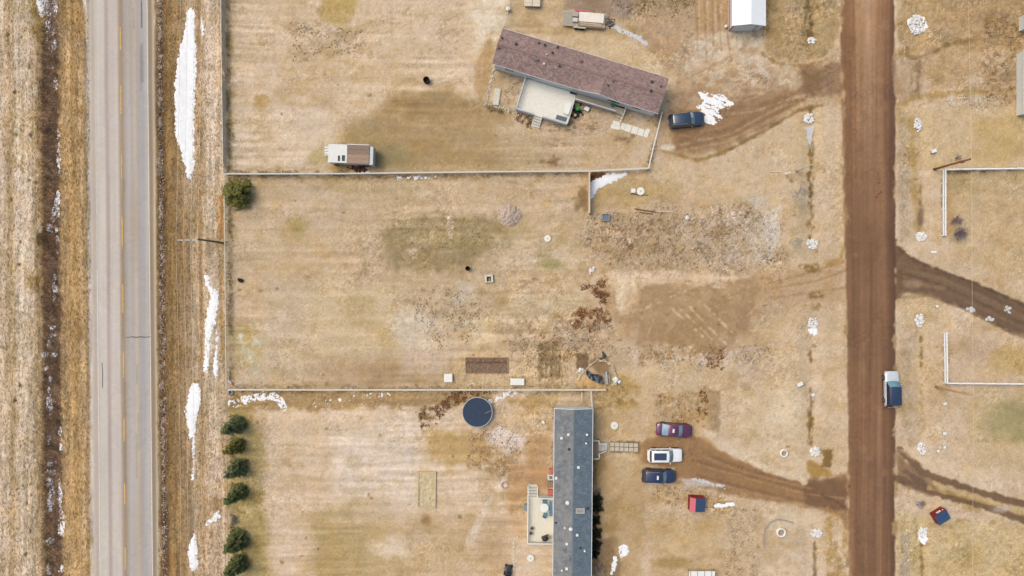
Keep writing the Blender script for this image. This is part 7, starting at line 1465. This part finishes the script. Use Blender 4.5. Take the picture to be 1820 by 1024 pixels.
# dead leaves
px, py = scatter_polys([[(1030, 505), (1080, 500), (1082, 540), (1074, 560), (1062, 530), (1048, 512), (1032, 516)], [(1034, 548), (1078, 545), (1086, 575), (1050, 590), (1018, 585), (1008, 570)], [(1046, 308), (1078, 306), (1062, 322), (1050, 335)], [(1252, 625), (1290, 622), (1282, 655), (1256, 655)], [(1245, 690), (1258, 690), (1254, 745), (1236, 750)], [(905, 195), (945, 205), (948, 232), (925, 222)], [(740, 735), (770, 722), (790, 705), (815, 694), (880, 694), (826, 716), (800, 728), (775, 752), (750, 765)]], 1.0)
px2, py2 = scatter_polys([[(1060, 700), (1130, 700), (1140, 720), (1070, 722)], [(1025, 210), (1080, 215), (1080, 232), (1020, 228)], [(965, 222), (1010, 228), (1010, 238), (960, 236)], [(1115, 195), (1165, 205), (1160, 225), (1112, 215)], [(890, 125), (930, 140), (922, 180), (893, 185)]], .35)
nl = len(px); px = np.concatenate([px, px2]); py = np.concatenate([py, py2])
X, Y, Z, A, Gq, rd = lookup(px, py); n = len(X); a = rng.uniform(0, 6.28, n); s_ = rng.uniform(.04, .10, n); tl_ = rng.normal(0, .35, (2, n)); dx, dy = np.cos(a) * s_, np.sin(a) * s_; zz = Z + rng.uniform(.02, .08, n)
co = np.stack([np.stack([X - dx, Y - dy, zz - tl_[0] * s_ * .5], -1), np.stack([X + dy * .6, Y - dx * .6, zz + tl_[1] * s_ * .4], -1), np.stack([X + dx, Y + dy, zz + tl_[0] * s_ * .5], -1), np.stack([X - dy * .6, Y + dx * .6, zz - tl_[1] * s_ * .4], -1)], 1).reshape(-1, 3)
base_c = np.array([alb((96, 56, 32)), alb((124, 80, 46)), alb((78, 50, 32)), alb((150, 106, 66)), alb((176, 140, 98))])[rng.choice(5, n, p=[.3, .28, .2, .14, .08])] * rng.uniform(.7, 1.3, n)[:, None]
base_c[nl:] = base_c[nl:] * .45 + A[nl:] * .55
o = arr_mesh('dead_leaves', co, np.arange(n * 4), 4, litmat, np.repeat(base_c, 4, axis=0)); o['kind'] = 'stuff'; o['label'] = 'rust brown dead leaves drifted in heaps round the yards'; o['category'] = 'leaves'
# clods and gravel
def octs(name, label, cat, px, py, r, colf, sink=.2):
    X, Y, Z, A, Gq, rd = lookup(px, py); n = len(X); r = r if np.ndim(r) else np.full(n, r); d = np.array([(1, 0, 0), (0, 1, 0), (-1, 0, 0), (0, -1, 0), (0, 0, .8), (0, 0, -.8)]); sc = rng.uniform(.6, 1.35, (n, 6, 1)); a = rng.uniform(0, 6.28, n); c_, q = np.cos(a)[:, None], np.sin(a)[:, None]
    v = d[None] * sc * r[:, None, None]; x = v[..., 0] * c_ - v[..., 1] * q; y = v[..., 0] * q + v[..., 1] * c_
    co = np.stack([x + X[:, None], y + Y[:, None], v[..., 2] + (Z + r * sink)[:, None]], -1).reshape(-1, 3); base = (np.arange(n) * 6)[:, None]
    f = np.concatenate([base + np.array([[i, (i + 1) % 4, 4]]) for i in range(4)] + [base + np.array([[(i + 1) % 4, i, 5]]) for i in range(4)], 1).ravel()
    o = arr_mesh(name, co, f, 3, litmat, np.repeat(np.clip(colf(A, n), .01, .85), 6, axis=0)); o['kind'] = 'stuff'; o['label'] = label; o['category'] = cat; return o
px, py = scatter_polys([[(1040, 385), (1100, 372), (1330, 360), (1390, 400), (1400, 460), (1330, 482), (1090, 480), (1040, 440)], [(735, 515), (800, 510), (860, 525), (850, 600), (780, 620), (740, 570)], [(985, 580), (1090, 575), (1095, 640), (1000, 640)], [(1090, 620), (1190, 612), (1370, 615), (1360, 645), (1150, 652)], [(1170, 700), (1240, 700), (1250, 750), (1170, 748)], [(830, 770), (900, 745), (940, 790), (900, 850), (830, 830)],
                        [(1300, 900), (1350, 905), (1345, 1040), (1290, 1040)], [(1085, -20), (1240, -20), (1240, 40), (1160, 40), (1085, 12)], [(1750, 30), (1815, 20), (1815, 180), (1750, 180)], [(1680, 165), (1770, 170), (1770, 200), (1680, 190)], [(520, 40), (660, 55), (640, 95), (520, 110)], [(905, 600), (1010, 590), (1030, 640), (960, 690), (905, 690)], [(1160, 862), (1230, 866), (1300, 890), (1290, 915), (1160, 890)]], .30)
octs('soil_clods', 'clods and crumbs of churned soil in the bare patches', 'soil', px, py, rng.uniform(.03, .11, len(px)), lambda A, n: A * np.where(rng.random(n) < .5, rng.uniform(.5, .85, n), rng.uniform(1.1, 1.5, n))[:, None])
n = 2600; py = rng.uniform(-20, 1044, n); px = 288.5 + .009 * (py - 512) + rng.normal(0, 2.6, n)
octs('road_gravel', 'windrow of loose gravel along the east shoulder of the highway', 'gravel', px, py, rng.uniform(.03, .12, n), lambda A, n: np.where((rng.random(n) < .4)[:, None], alb((216, 204, 196)) * rng.uniform(.7, 1.2, n)[:, None], A * rng.uniform(.5, 1.0, n)[:, None]))
